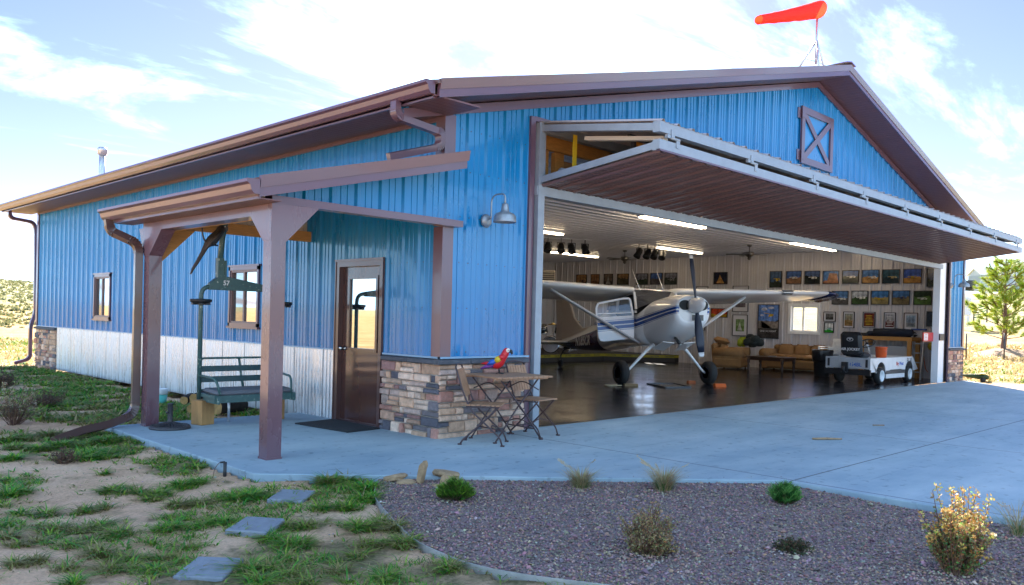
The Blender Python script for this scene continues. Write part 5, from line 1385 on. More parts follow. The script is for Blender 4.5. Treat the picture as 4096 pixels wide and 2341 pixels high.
# drum kit on the stage
DR = thing('drum_kit', 'black drum kit on the stage behind the plane tail', 'drum kit', (15.05, 12.1, .28), radians(-52), None)
SHELL = M('black_drum_shell', (.015, .017, .02), .15, coat=.6); CHR = M('chrome', (.7, .7, .7), .12, 1.); SKIN = M('drum_skin', (.5, .33, .2), .5); CYM = M('brass_cymbal', (.35, .26, .10), .3, 1.)
def drum(name_, c, ax, r, h, skin):
    mb = MB().smooth(); mb.lathe([(r, 0), (r, h)], c, ax, 24); d = mb.build(name_, SHELL, DR, local=True)
    mb = MB().smooth(); 
    for q in (0, h): mb.lathe([(r + .012, q - .015), (r + .016, q), (r + .012, q + .015), (r - .02, q + .012)], c, ax, 24)
    mb.build('hoop', CHR, d, local=True)
    mb = MB(); A = Vector(ax).normalized(); mb.lathe([(.001, h + .004), (r - .01, h + .004)], c, ax, 24, False); mb.build('drum_head', skin, d, local=True)
    return d
bd = drum('bass_drum', (.22, 0, .30), (-.001, -1, 0), .29, .42, BLACKP)
mb = MB(); put_text(mb, 'TAMA', .10, (.22, -.43, .42), (1, 0, 0), (0, 0, 1), .001, True); mb.build('lettering', M('poster_white'), bd, local=True)
drum('tom_drum', (-.08, -.05, .72), (-.1, -.35, .9), .17, .22, SKIN); drum('tom_drum', (.5, -.05, .72), (.1, -.35, .9), .17, .22, SKIN)
drum('floor_tom', (.85, .15, .12), (0, 0, 1), .21, .42, SKIN); drum('snare_drum', (-.55, .3, .5), (0, 0, 1), .18, .14, SKIN)
for cx, cy, cz, r in ((-.62, -.1, 1.12, .24), (.95, -.05, 1.12, .26), (.25, .1, 1.0, .2)):
    mb = MB().smooth(); mb.lathe([(r, 0), (r * .3, .02), (.05, .045), (.004, .05)], (cx, cy, cz), (0, -.15, 1), 22); cy_ = mb.build('cymbal', CYM, DR, local=True)
    mb = MB().smooth(); mb.tube([(cx, cy, cz + .06), (cx, cy, .2), ], .012, 6)
    for k in range(3): mb.tube([(cx, cy, .3), (cx + .25 * cos(k * 2.1), cy + .25 * sin(k * 2.1), .0)], .01, 5)
    mb.build('stand', CHR, cy_, local=True)
rb = thing('tool_chest', 'tall red cabinet seen beside the left door jamb', 'cabinet', (11.86, 10.40, 0))
mb = MB(); mb.obox((11.86, 10.40, .55), (.36, .36, 1.1), (0, 0, .3), .03); mb.build('cabinet_body', M('red_enamel', (.45, .02, .02), .3), rb)
mb = MB()
for k in range(5): mb.obox((11.68, 10.34, .2 + k * .2), (.015, .25, .015), (0, 0, .3))
mb.build('drawer_handle', CHR, rb)
# unit heater in the corner
t = thing('unit_heater', 'grey louvred heater hung high in the back corner', 'heater', (16.6, 13.6, 2.6))
mb = MB(); mb.obox((16.6, 13.6, 2.95), (.55, .75, .7), (0, 0, .75), .03); mb.build('cabinet', M('heater_grey', (.30, .28, .26), .5), t)
mb = MB()
for k in range(7): mb.obox((16.40, 13.40, 2.70 + k * .08), (.03, .66, .03), (0, .5, .75))
mb.build('louvre', DARK, t)
mb = MB().smooth(); mb.tube(arc_path([(16.5, 13.9, 3.85), (16.5, 13.9, 3.5), (16.0, 14.4, 3.45), (15.6, 14.8, 3.45)], .3), .12, 12); mb.build('flue_duct', GALV, t)
# sofas
SUEDE = M('tan_suede', (.27, .145, .055), .85, var=.22, vscale=3.5, bump=.35, bscale=18)
def cushion(mb, c, size, rot=(0, 0, 0)): mb.smooth(); mb.obox(c, size, rot, min(size) * .42)
def sofa(name_, label, x, y, rot, wid, n):
    t = thing(name_, label, name_, (x, y, 0), rot)
    mb = MB(); mb.obox((0, 0, .22), (.85, wid, .30), (0, 0, 0), .05); mb.build('base', SUEDE, t, local=True, bevel=.02)
    aw = .28; inner = wid - 2 * aw
    for s in (-1, 1):
        mb = MB(); mb.obox((.0, s * (wid / 2 - aw / 2), .30), (.93, aw * .86, .50), (0, 0, 0), .04); mb.smooth(); mb.tube([(-.44, s * (wid / 2 - aw / 2), .52), (.48, s * (wid / 2 - aw / 2), .54)], aw * .58, 16); mb.build('arm', SUEDE, t, local=True)
    for k in range(n):
        w = inner / n; yy = -inner / 2 + w * (k + .5)
        mb = MB(); cushion(mb, (.10, yy, .44), (.66, w * .98, .17)); mb.build('seat_cushion', SUEDE, t, local=True, bevel=.03)
        mb = MB(); cushion(mb, (-.26, yy, .64), (.24, w * .98, .42), (0, -.18, 0)); mb.build('back_cushion', SUEDE, t, local=True, bevel=.03)
    mb = MB(); mb.obox((-.42, 0, .46), (.16, wid - .1, .72), (0, -.1, 0), .06); mb.build('back', SUEDE, t, local=True)
    for sx in (-.35, .35):
        for sy in (-1, 1):
            mb = MB(); mb.smooth(); mb.lathe([(.03, 0), (.022, .02), (.03, .05), (.035, .075)], (sx, sy * (wid / 2 - .1), 0), (0, 0, 1), 10); mb.build('foot', M('dark_wood', (.05, .022, .013), .35, var=.2), t, local=True)
    return t
ac = sofa('armchair', 'tan suede armchair with a loose pillow, left of the sofa', 17.75, 6.35, radians(-75), 1.15, 1)
sofa('sofa', 'long tan suede sofa against the picture wall behind the coffee table', 18.78, 4.55, pi, 2.2, 3)
mb = MB().smooth(); mb.obox((17.6, 6.62, .90), (.42, .50, .20), (.2, .1, .3), .09); tag(mb.build('pillow', SUEDE, bevel=.03), 'soft tan pillow lying on the armchair', 'pillow')
mb = MB().smooth(); random.seed(4)
for k in range(9): mb.ball((18.55 + random.uniform(-.22, .22), 6.05 + random.uniform(-.3, .25), .86 + random.uniform(-.04, .16)), (.16, .17, .13), 9, 6, .12)
tag(mb.build('jacket', M('black_cloth', (.02, .03, .032), .9)), 'heap of black jackets behind the armchair', 'jacket')
mb = MB().smooth()
for k in range(4): mb.ball((18.45 + .05 * k, 6.42 - .02 * k, .84 + .06 * (k % 2)), (.11, .12, .14), 9, 6, .12)
tag(mb.build('jacket', M('lime_cloth', (.28, .36, .02), .8)), 'bright lime green jacket beside the black jackets', 'jacket')
# coffee table
t = thing('coffee_table', 'dark wood coffee table with turned legs in front of the sofa', 'coffee table', (17.5, 4.8, 0))
DW = M('dark_wood'); mb = MB(); mb.obox((17.5, 4.82, .45), (.85, 1.28, .04), (0, 0, 0), .01); mb.build('tabletop', DW, t, bevel=.006)
mb = MB(); mb.obox((17.5, 4.82, .39), (.72, 1.12, .08)); mb.build('apron', DW, t)
for sx in (17.12, 17.88):
    for sy in (4.26, 5.38):
        mb = MB().smooth(); mb.lathe([(.025, 0), (.04, .02), (.03, .06), (.045, .16), (.03, .24), (.05, .28), (.05, .43)], (sx, sy, 0), (0, 0, 1), 12); mb.build('leg', DW, t)
mb = MB(); mb.obox((17.45, 4.75, .485), (.3, .22, .02), (0, 0, .3)); tag(mb.build('magazine', M('grey_paper', (.2, .22, .26), .4)), 'dark magazine lying on the coffee table', 'magazine')
# trash bin with a black bag, white chairs
t = thing('trash_bin', 'tall black bin with a black bag over its rim', 'bin', (16.95, 2.95, 0))
mb = MB().smooth(); mb.lathe([(.20, 0), (.21, .02), (.25, .62), (.26, .64)], (16.95, 2.95, 0), (0, 0, 1), 20); mb.build('bin_body', BLACKP, t)
mb = MB().smooth(); random.seed(9)
mb.loft([[(16.95 + (r + random.uniform(-.015, .015)) * cos(k * pi / 10), 2.95 + (r + random.uniform(-.015, .015)) * sin(k * pi / 10), z + random.uniform(-.012, .012)) for k in range(20)] for r, z in ((.245, .42), (.275, .5), (.285, .62), (.31, .74), (.30, .77), (.24, .76), (.20, .66))]); mb.build('bag', M('bin_bag', (.012, .012, .014), .28, bump=.5, bscale=14), t)
PLW = M('white_plastic', (.70, .72, .74), .4)
def plastic_chair(x, y, z, rot, lab):
    t = thing('plastic_chair', lab, 'chair', (x, y, z), rot, 'stacked white plastic chairs')
    mb = MB(); mb.obox((0, 0, .42), (.42, .44, .02), (0, .05, 0), .008); mb.build('seat', PLW, t, local=True)
    mb = MB(); 
    for k in range(5): mb.obox((-.24, -.16 + .08 * k, .64), (.015, .035, .42), (0, -.2, 0))
    mb.obox((-.29, 0, .86), (.02, .42, .08), (0, -.2, 0), .008); mb.build('back', PLW, t, local=True)
    for s in (-1, 1):
        mb = MB(); mb.beam((.2, s * .22, .0), (.18, s * .25, .62), .05, .03); mb.build('leg', PLW, t, local=True)
        mb = MB(); mb.beam((-.24, s * .2, .0), (-.22, s * .22, .62), .05, .03); mb.build('leg', PLW, t, local=True)
        mb = MB(); mb.beam((.2, s * .25, .63), (-.26, s * .23, .66), .05, .02); mb.build('armrest', PLW, t, local=True)
for k in range(4):
    plastic_chair(18.55, 3.46, .06 * k + (0 if k else 0), 2.6, ['lowest', 'second lowest', 'third from the bottom', 'topmost'][k] + ' of the stacked white plastic chairs behind the bin')
# covered workbench and ladder
t = thing('workbench', 'pine framed bench with dark covers lying on it behind the cart', 'workbench', (18.8, 1.75, 0))
mb = MB(); mb.box((18.4, 1.0, 1.09), (19.2, 2.5, 1.20)); mb.build('benchtop', WOODH, t)
for yy in (1.07, 2.43):
    for xx in (18.46, 19.12):
        mb = MB(); mb.box((xx - .05, yy - .05, 0), (xx + .05, yy + .05, 1.09)); mb.build('leg', WOODO, t)
mb = MB(); mb.box((18.5, 1.15, .25), (18.52, 2.36, .93)); mb.build('side_panel', M('grey_board', (.35, .36, .38), .6), t)
mb = MB(); mb.obox((18.8, 1.7, 1.28), (.7, 1.3, .15), (0, 0, .02), .07); mb.smooth(); mb.tube([(18.5, 1.02, 1.33), (18.55, 1.5, 1.35), (18.5, 2.1, 1.33)], .10, 12); tag(mb.build('folded_cover', M('navy_cloth', (.012, .016, .03), .85, bump=.5, bscale=12)), 'folded navy cover lying on the workbench', 'cover')
mb = MB(); mb.obox((18.6, 2.44, 1.25), (.3, .30, .09), (0, 0, 0), .02); tag(mb.build('black_case', BLACKP), 'flat black case on the far end of the workbench', 'case')
t = thing('step_ladder', 'folded aluminium step ladder leaning on the wall behind the cart', 'ladder', (18.5, .91, 0))
ALU = M('aluminium', (.55, .57, .60), .35, .7)
for yy in (.74, 1.08):
    mb = MB(); mb.beam((18.42, yy, 0), (18.72, yy, 1.42), .03, .08); mb.build('rail', ALU, t)
for k in range(5):
    z = .2 + k * .27; mb = MB(); mb.box((18.40 + z * .21, .755, z), (18.48 + z * .21, 1.065, z + .03)); mb.build('rung', ALU, t)
mb = MB(); mb.obox((18.72, .91, 1.43), (.12, .40, .05)); mb.build('ladder_cap', M('blue_plastic', (.02, .06, .25), .5), t)
# red lock box on the jamb
t = thing('door_control', 'red control box with a white label fixed across the right jamb', 'control box', (17.3, .17, 1.15))
mb = MB(); mb.box((16.80, .155, 1.12), (17.555, .185, 1.36)); mb.build('box', M('red_enamel'), t)
mb = MB(); mb.box((16.84, .148, 1.15), (17.12, .154, 1.33)); mb.build('label', M('white_label', (.7, .7, .7), .5), t)
mb = MB(); 
for k in range(4): mb.box((16.90, .144, 1.175 + k * .04), (17.06, .147, 1.187 + k * .04))
mb.build('label_lettering', M('red_print', (.5, .02, .02), .5), t)
mb = MB(); mb.box((17.57, -.012, 1.15), (17.90, .018, 1.33)); mb.build('bracket', DARK, t)
mb = MB().smooth(); mb.tube(arc_path([(19.22, .95, 1.15), (19.2, .94, .7), (19.2, .86, .28), (19.2, .80, .20)], .2), .01, 6); tag(mb.build('extension_cord', M('orange_cord', (.6, .16, .03), .5)), 'thin orange cord hanging by the right jamb', 'cord')
mb = MB().smooth(); 
for k in range(4): mb.lathe([(.10, -.02), (.125, 0), (.10, .02)], (19.2 - .03 * k, .68, .95), (1, 0, .1), 16)
tag(mb.build('cord_coil', M('yellow_cord', (.5, .36, .03), .5)), 'coil of yellow cord on the wall by the right jamb', 'cord')
# ================================================================== baggage tug
t = thing('baggage_tug', 'white flat airport tug with a black seat and a tow hitch', 'tug', (16.2, 1.2, 0), -.0)
TW = M('tug_white', (.66, .67, .69), .38, 0, var=.08, vscale=5); TG = M('tug_grey', (.40, .41, .43), .45, 0, var=.15, vscale=6)
mb = MB()
xr, xf, ya, yb = 14.62, 17.42, .66, 1.80
def side_panel(y, d):
    pts = [(xr, .32), (xr + .42, .32)]
    for k in range(9): pts.append((15.32 - .31 * cos(k * pi / 8), .30 + .27 * sin(k * pi / 8)))
    pts += [(15.95, .36), (16.75, .36)]
    for k in range(9): pts.append((17.30 - .31 * cos(k * pi / 8), .30 + .27 * sin(k * pi / 8)))
    pts += [(17.98, .33), (17.55, .685), (xr, .675)]
    mb.prism([(x, y, z) for x, z in pts], (0, d, 0))
side_panel(ya, .03); side_panel(yb - .03, .03)
mb.box((xr, ya + .03, .635), (17.3, yb - .03, .66)); mb.prism([(17.98, ya + .03, .33), (17.55, ya + .03, .685), (17.50, ya + .03, .66), (17.92, ya + .03, .33)], (0, yb - ya - .06, 0))
body = mb.build('body', TW, t, bevel=.006)
mb = MB(); mb.box((15.64, ya - .004, .26), (16.98, ya + .02, .345)); mb.build('side_step', M('dark_strip', (.05, .055, .06), .5), body)
mb = MB(); mb.box((15.66, ya + .0, .14), (16.96, ya + .04, .25)); mb.build('sill_panel', TW, body)
mb = MB(); mb.box((xr - .025, ya, .40), (xr - .001, yb, .68)); rp = mb.build('tail_panel', TG, t)
mb = MB(); mb.box((xr - .034, ya + .22, .44), (xr - .026, yb - .22, .63)); 
for y in (ya + .45, yb - .5): mb.box((xr - .042, y, .46), (xr - .034, y + .03, .61))
mb.build('pressed_panel', TG, rp)
for y in (ya + .06, yb - .11):
    mb = MB(); mb.box((xr - .036, y, .44), (xr - .026, y + .055, .64)); mb.build('tail_lamp', DARK, rp)
mb = MB(); mb.box((xr - .05, ya - .01, .24), (xr + .02, yb + .01, .38)); mb.build('bumper', BLACKP, t)
mb = MB(); mb.box((xr - .10, 1.20, .30), (xr - .05, 1.36, .56)); mb.smooth(); mb.tube([(xr - .16, 1.28, .46), (xr - .16, 1.28, .30)], .035, 10); mb.smooth(False); mb.box((xr - .18, 1.22, .29), (xr - .05, 1.34, .32)); mb.build('tow_hitch', DARK, t)
mb = MB(); put_text(mb, 'G4BL', .13, (xr - .036, ya + .36, .50), (0, -1, 0), (0, 0, 1), .001, True); put_text(mb, '00', .06, (xr - .036, yb - .3, .655), (0, -1, 0), (0, 0, 1), .0005) if False else None
mb.build('lettering', M('blue_print', (.03, .12, .45), .5), rp)
mb = MB(); put_text(mb, 'BLJ0', .20, (17.28, ya - .002, .575), (1, 0, 0), (0, 0, 1), .001); mb.build('lettering', M('dark_print', (.04, .04, .06), .5), body)
mb = MB(); put_text(mb, 'Sky', .135, (16.42, ya - .002, .51), (1, 0, 0), (0, 0, 1), .001, True); mb.build('lettering', M('red_print'), body)
mb = MB(); put_text(mb, 'West', .135, (16.70, ya - .002, .51), (1, 0, 0), (0, 0, 1), .001, True); mb.build('lettering', M('blue_print'), body)
for x in (15.32, 17.30):
    for y in (ya + .06, yb - .06):
        s = -1 if y < 1.2 else 1
        mb = MB().smooth(); mb.lathe([(.11, -.075), (.17, -.08), (.205, -.06), (.215, 0), (.205, .06), (.17, .08), (.11, .075)], (x, y, .215), (0, 1, 0), 24); w_ = mb.build('wheel', RUBBER, t)
        mb = MB().smooth(); mb.lathe([(.003, .05), (.035, .055), (.04, .078), (.075, .075), (.09, .06), (.12, .09), (.145, .092), (.15, .08)], (x, y, .215), (0, s, 0), 24); mb.build('rim', M('white_rim', (.7, .75, .78), .35), w_)
mb = MB(); mb.smooth(); mb.obox((14.98, 1.30, 1.02), (.17, .56, .62), (0, -.16, 0), .08); sb = mb.build('seat_back', M('black_vinyl', (.016, .017, .02), .4), t, bevel=.03)
nx = Vector((-cos(.16), 0, sin(.16) * 1)).normalized()
U_ = Vector((-sin(.16), 0, cos(.16))); c0 = Vector((14.98, 1.30, 1.02)) - Vector((cos(.16), 0, sin(.16))) * .0
face = c0 + Vector((-1, 0, -.16)).normalized() * .0895
mb = MB(); put_text(mb, 'AIR JOCKEY', .092, face + U_ * -.13, (0, -1, 0), U_, .001, True)
mb.build('lettering', M('white_label'), sb)
mb = MB(); o = face + U_ * .13
for k in range(24):
    a, b = 2 * pi * k / 24, 2 * pi * (k + 1) / 24; Rr = Vector((0, -1, 0))
    f_ = lambda q, e: o + Rr * (e * .085 * cos(q)) + U_ * (e * .05 * sin(q)) + nx * .002
    mb.quad(f_(a, 1), f_(b, 1), f_(b, .84), f_(a, .84))
for p, q, r in (((-.05, .02), (.055, .025), (.0, -.005)), ((-.01, .01), (.012, .01), (.0, -.035))): mb.poly([o + Vector((0, -1, 0)) * x + U_ * y + nx * .002 for x, y in (p, r, q)])
mb.build('round_emblem', M('white_label'), sb)
mb = MB(); mb.smooth(); mb.obox((15.35, 1.30, .74), (.55, .54, .14), (0, .06, 0), .06); mb.build('seat', M('black_vinyl'), t, bevel=.02)
mb = MB().smooth(); mb.tube([(16.25, 1.3, .62), (16.0, 1.3, 1.0)], .025, 8); sc_ = mb.build('steering_column', M('aluminium'), t)
ax_ = Vector((-.55, 0, .83)).normalized(); x_ = ax_.orthogonal().normalized(); y_ = ax_.cross(x_); cS = Vector((15.99, 1.3, 1.03))
mb = MB().smooth(); mb.tube([cS + x_ * (.19 * cos(k * pi / 12)) + y_ * (.19 * sin(k * pi / 12)) for k in range(25)], .016, 8)
for k in range(3): mb.tube([cS, cS + x_ * (.185 * cos(k * 2.09)) + y_ * (.185 * sin(k * 2.09))], .012, 6)
mb.ball(cS, (.05, .05, .03)); mb.build('steering_wheel', BLACKP, sc_)
t = thing('bucket', 'orange plastic bucket standing on the tug deck', 'bucket', (16.05, .95, .66))
mb = MB().smooth(); mb.lathe([(.125, 0), (.13, .01), (.148, .26), (.155, .265), (.156, .28), (.15, .29), (.143, .28), (.125, .03), (.001, .02)], (16.05, .95, .66), (0, 0, 1), 24)
for h in (.19, .225): mb.lathe([(.146, h), (.153, h + .006), (.146, h + .012)], (16.05, .95, .66), (0, 0, 1), 24, False)
mb.build('pail', M('orange_plastic', (.62, .09, .015), .35), t)
mb = MB().smooth(); mb.tube([Vector((16.05, .95, .88)) + Vector((-.09 * sin(k * pi / 8), .155 * cos(k * pi / 8), -.13 * sin(k * pi / 8))) for k in range(9)], .004, 5); mb.build('handle', CHR, t)
# things round the aeroplane wheels
mb = MB(); mb.prism([(8.42, 3.60, .005), (8.48, 3.70, .005), (8.47, 3.68, .06), (8.44, 3.62, .06)], (.24, -.19, 0)); tag(mb.build('wheel_chock', M('bare_wood', (.22, .15, .075), .6, var=.2)), 'plain wooden chock before the left hand wheel', 'chock')
mb = MB(); mb.prism([(10.3, 2.44, .005), (10.36, 2.55, .005), (10.35, 2.53, .075), (10.32, 2.47, .075)], (.21, -.15, 0)); tag(mb.build('wheel_chock', M('orange_rubber', (.70, .12, .01), .5)), 'bright orange chock before the right hand wheel', 'chock')
mb = MB(); mb.prism([(10.58, 3.34, .005), (10.64, 3.44, .005), (10.63, 3.42, .07), (10.6, 3.36, .07)], (.15, -.10, 0)); tag(mb.build('wheel_chock', M('dull_orange', (.35, .09, .02), .6)), 'dull orange chock behind the right hand wheel', 'chock')
mb = MB().smooth(); mb.tube(arc_path([(8.4, 3.8, .02), (8.1, 3.95, .02), (8.0, 3.75, .02), (8.3, 3.6, .03)], .1), .012, 6); tag(mb.build('chock_rope', M('rope', (.42, .34, .22), .9)), 'short pale rope trailing from the wooden chock', 'rope')
t = thing('drip_tray', 'flat black drip tray on the floor under the propeller', 'tray', (9.4, 3.1, 0))
mb = MB(); q = [(9.42, 3.72), (10.05, 3.40), (9.52, 2.60), (8.86, 2.82)]; mb.prism([(x, y, .006) for x, y in q], (0, 0, .012)); mb.build('tray_floor', M('tray_black', (.012, .013, .018), .15), t)
mb = MB()
for a, b in zip(q, q[1:] + q[:1]): mb.beam((*a, .022), (*b, .022), .02, .03)
mb.build('rim', M('tray_rim', (.03, .035, .05), .2), t)

# ================================================================== porch
t = thing('chairlift_bench', 'worn green chairlift chair numbered 57 standing on wood blocks', 'bench', (-1.15, 2.66, 0))
def chipped():
    m = M('chipped_green_paint', (.045, .10, .10), .45)
    n, l = m.node_tree.nodes, m.node_tree.links; b = n['Principled BSDF']
    tc = N(n, 'ShaderNodeTexCoord'); nz = N(n, 'ShaderNodeTexNoise'); nz.inputs['Scale'].default_value = 24; nz.inputs['Detail'].default_value = 6; nz.inputs['Roughness'].default_value = .7; l.new(tc.outputs['Object'], nz.inputs['Vector'])
    r = N(n, 'ShaderNodeValToRGB'); e = r.color_ramp.elements; e.new(.5); e.new(.5)
    for k, (p, c) in zip(e, ((.30, (.10, .045, .025)), (.38, (.040, .095, .095)), (.61, (.05, .115, .11)), (.66, (.42, .46, .38)))): k.position = p; k.color = (*c, 1)
    l.new(nz.outputs['Fac'], r.inputs[0]); l.new(r.outputs[0], b.inputs['Base Color']); return m
CG = chipped(); DG = M('green_slat', (.018, .058, .066), .5, var=.35, vscale=30)
by, bl, br_ = 2.66, -1.715, -.575
mb = MB().smooth(); mb.tube(arc_path([(bl, by, .32), (bl, by, 1.74), (-1.45, by, 1.76)], .16), .028, 10); mb.build('frame_tube', CG, t)
mb = MB().smooth(); mb.tube(arc_path([(br_, by, .32), (br_, by, 1.74), (-.85, by, 1.76)], .16), .028, 10); mb.build('frame_tube', CG, t)
mb = MB(); mb.prism([(-1.62, by - .035, 1.71), (-.72, by - .035, 1.71), (-.72, by - .035, 1.78), (-1.38, by - .035, 1.885), (-1.50, by - .035, 1.885), (-1.62, by - .035, 1.79)], (0, .07, 0)); yk = mb.build('yoke_plate', CG, t, bevel=.006)
mb = MB(); put_text(mb, '57', .085, (-1.40, by - .0365, 1.80), (1, 0, 0), (0, 0, 1), .001, True); mb.build('number_lettering', M('white_label'), yk)
mb = MB(); mb.beam((-1.475, by, 1.86), (-1.475, by, 2.12), .08, .08); mb.box((-1.435, by - .05, 1.88), (-1.405, by + .05, 2.09)); mb.smooth(); mb.tube([(-1.475, by, 2.05), (-1.45, by, 2.38), (-1.39, by, 2.72), (-1.37, by, 2.9)], .036, 12); mb.build('hanger', CG, t)
for x in (bl, br_):
    mb = MB(); mb.smooth(); mb.lathe([(.02, 1.52), (.11, 1.535), (.135, 1.56), (.135, 1.585), (.03, 1.59)], (x - .0, by, 0), (0, 0, 1), 18); mb.smooth(False)
    for k in range(6): mb.obox((x + .09 * cos(k * 1.05), by + .09 * sin(k * 1.05), 1.525), (.05, .05, .025))
    mb.build('rubber_bumper', BLACKP, t)
for z, h in ((.70, .075), (.565, .075)):
    mb = MB(); mb.obox(((bl + br_) / 2, by + .02, z), (br_ - bl - .05, .016, h), (-.12, 0, 0)); mb.build('back_slat', DG, t)
mb = MB().smooth(); mb.tube(arc_path([(bl, by, .60), (bl + .02, by + .03, .835), (br_ - .02, by + .03, .835), (br_, by, .60)], .06), .014, 8); mb.tube([(-1.16, by + .05, .83), (-1.13, by + .04, .6), (-1.12, by, .45)], .016, 8); mb.tube([(bl, by, .435), (br_, by, .435)], .013, 8); mb.build('back_rail', CG, t)
mb = MB(); mb.smooth(); mb.obox(((bl + br_) / 2, by - .21, .425), (br_ - bl - .06, .42, .06), (0.05, 0, 0), .03); mb.build('seat_pad', M('grey_seat_pad', (.13, .135, .155), .7, bump=.3, bscale=20), t, bevel=.015)
mb = MB(); mb.obox(((bl + br_) / 2, by - .18, .375), (br_ - bl - .02, .42, .04)); mb.obox(((bl + br_) / 2, by - .40, .345), (br_ - bl - .02, .02, .09)); mb.build('seat_frame', CG, t)
for x in (bl, br_):
    s = 1 if x == bl else -1
    mb = MB().smooth(); mb.tube(arc_path([(x, by, .62), (x + s * .05, by - .36, .60), (x + s * .08, by - .42, .40)], .1), .016, 8); mb.smooth(False); mb.obox((x + s * .05, by - .25, .34), (.03, .42, .10)); mb.build('armrest', CG, t)
mb = MB().smooth(); mb.tube([(-1.30, by + .02, .40), (-1.30, by + .02, -.05)], .018, 8); mb.build('centre_leg', GALV, t)
CEDAR = M('cedar_block', (.38, .205, .075), .7, var=.35, vscale=9, stretch=(1, 1, .25), bump=.4, bscale=30)
mb = MB(); mb.obox((-1.665, 2.645, .155), (.20, .20, .31), (0, 0, .25), .006); tag(mb.build('wood_block', CEDAR), 'square cedar block under the left end of the chairlift bench', 'wood block', 'wood blocks under the bench')
mb = MB(); mb.obox((-.66, 2.66, .155), (.20, .20, .31), (0, 0, .05), .006); tag(mb.build('wood_block', CEDAR), 'square cedar block under the right end of the bench, behind the front post', 'wood block', 'wood blocks under the bench')
# dark macaw on a hoop
t = thing('macaw_ornament', 'dark macaw figure perched in a hanging hoop under the porch roof', 'ornament', (-1.81, 2.2, 2.25))
mb = MB().smooth(); cH = Vector((-1.815, 2.2, 2.44)); mb.tube([cH + Vector((.125 * cos(k * pi / 14), .02 * cos(k * pi / 14), .21 * sin(k * pi / 14))) for k in range(29)], .010, 7); mb.tube([(-1.815, 2.2, 2.65), (-1.815, 2.2, 2.76)], .005, 5); mb.tube([(-1.90, 2.2, 2.25), (-1.73, 2.2, 2.24)], .012, 7); mb.build('hoop', DARK, t)
mb = MB().smooth(); MK = M('dark_carved_feathers', (.035, .026, .022), .6, var=.4, vscale=30, bump=.6, bscale=50)
mb.tube([(-1.655, 2.2, 2.47), (-1.67, 2.2, 2.465), (-1.69, 2.2, 2.44), (-1.715, 2.2, 2.40), (-1.755, 2.2, 2.35), (-1.80, 2.2, 2.30), (-1.845, 2.2, 2.26), (-1.875, 2.2, 2.22), (-1.92, 2.2, 2.13), (-1.975, 2.2, 2.03), (-2.03, 2.2, 1.94), (-2.06, 2.2, 1.87)], [.018, .042, .053, .05, .062, .066, .052, .034, .026, .022, .018, .008], 12); bd_ = mb.build('bird_body', MK, t)
mb = MB().smooth(); mb.tube([(-1.64, 2.2, 2.475), (-1.618, 2.2, 2.462), (-1.612, 2.2, 2.435), (-1.62, 2.2, 2.415)], [.022, .02, .014, .004], 8); mb.build('beak', M('pale_beak', (.10, .09, .08), .4), t)
for s in (-1, 1):
    mb = MB().smooth(); mb.tube([(-1.70, 2.2 + s * .05, 2.42), (-1.76, 2.2 + s * .065, 2.36), (-1.84, 2.2 + s * .055, 2.27), (-1.90, 2.2 + s * .03, 2.17)], [.02, .032, .026, .006], 8); mb.build('folded_wing', MK, t)
    mb = MB().smooth(); mb.ball((-1.66, 2.2 + s * .042, 2.475), .008, 6, 5); mb.build('eye', M('white_label'), t)
    mb = MB().smooth(); mb.tube([(-1.79, 2.2 + s * .025, 2.29), (-1.785, 2.2 + s * .022, 2.25)], .012, 6); mb.build('foot', DARK, t)
# umbrella base
t = thing('umbrella_base', 'round dark iron umbrella base with an empty pole socket', 'umbrella base', (-2.14, 2.50, 0))
IRON = M('dark_iron', (.045, .042, .048), .55, 0, var=.25, vscale=20)
mb = MB().smooth(); mb.lathe([(.235, 0), (.24, .015), (.232, .03), (.20, .04), (.19, .035), (.12, .048), (.06, .075), (.04, .08)], (-2.14, 2.50, 0), (0, 0, 1), 40); mb.smooth(False)
for k in range(28):
    a = 2 * pi * k / 28; mb.beam((-2.14 + .055 * cos(a), 2.5 + .055 * sin(a), .076), (-2.14 + .185 * cos(a), 2.5 + .185 * sin(a), .04), .008, .010)
for k in range(44):
    a = 2 * pi * k / 44; mb.obox((-2.14 + .216 * cos(a), 2.5 + .216 * sin(a), .038), (.012, .012, .010), (0, 0, a))
mb.build('base_plate', IRON, t)
mb = MB().smooth(); mb.lathe([(.034, .07), (.030, .09), (.030, .29), (.034, .292), (.034, .305), (.024, .306), (.024, .2)], (-2.14, 2.5, 0), (0, 0, 1), 16); mb.tube([(-2.165, 2.49, .20), (-2.20, 2.475, .20)], .012, 8); mb.build('socket', IRON, t)
mb = MB(); a_ = [(-.72, 2.02), (-.62, .97), (-.10, 1.02), (-.08, 2.10)]; mb.prism([(x, y, .002) for x, y in a_], (0, 0, .016)); 
mb.prism([(x * .94 - .022, 1.53 + (y - 1.53) * .92, .018) for x, y in a_], (0, 0, .004)); tag(mb.build('door_mat', M('black_mat', (.022, .025, .03), .9, bump=.8, bscale=120)), 'black rubber mat lying before the brown door', 'door mat')
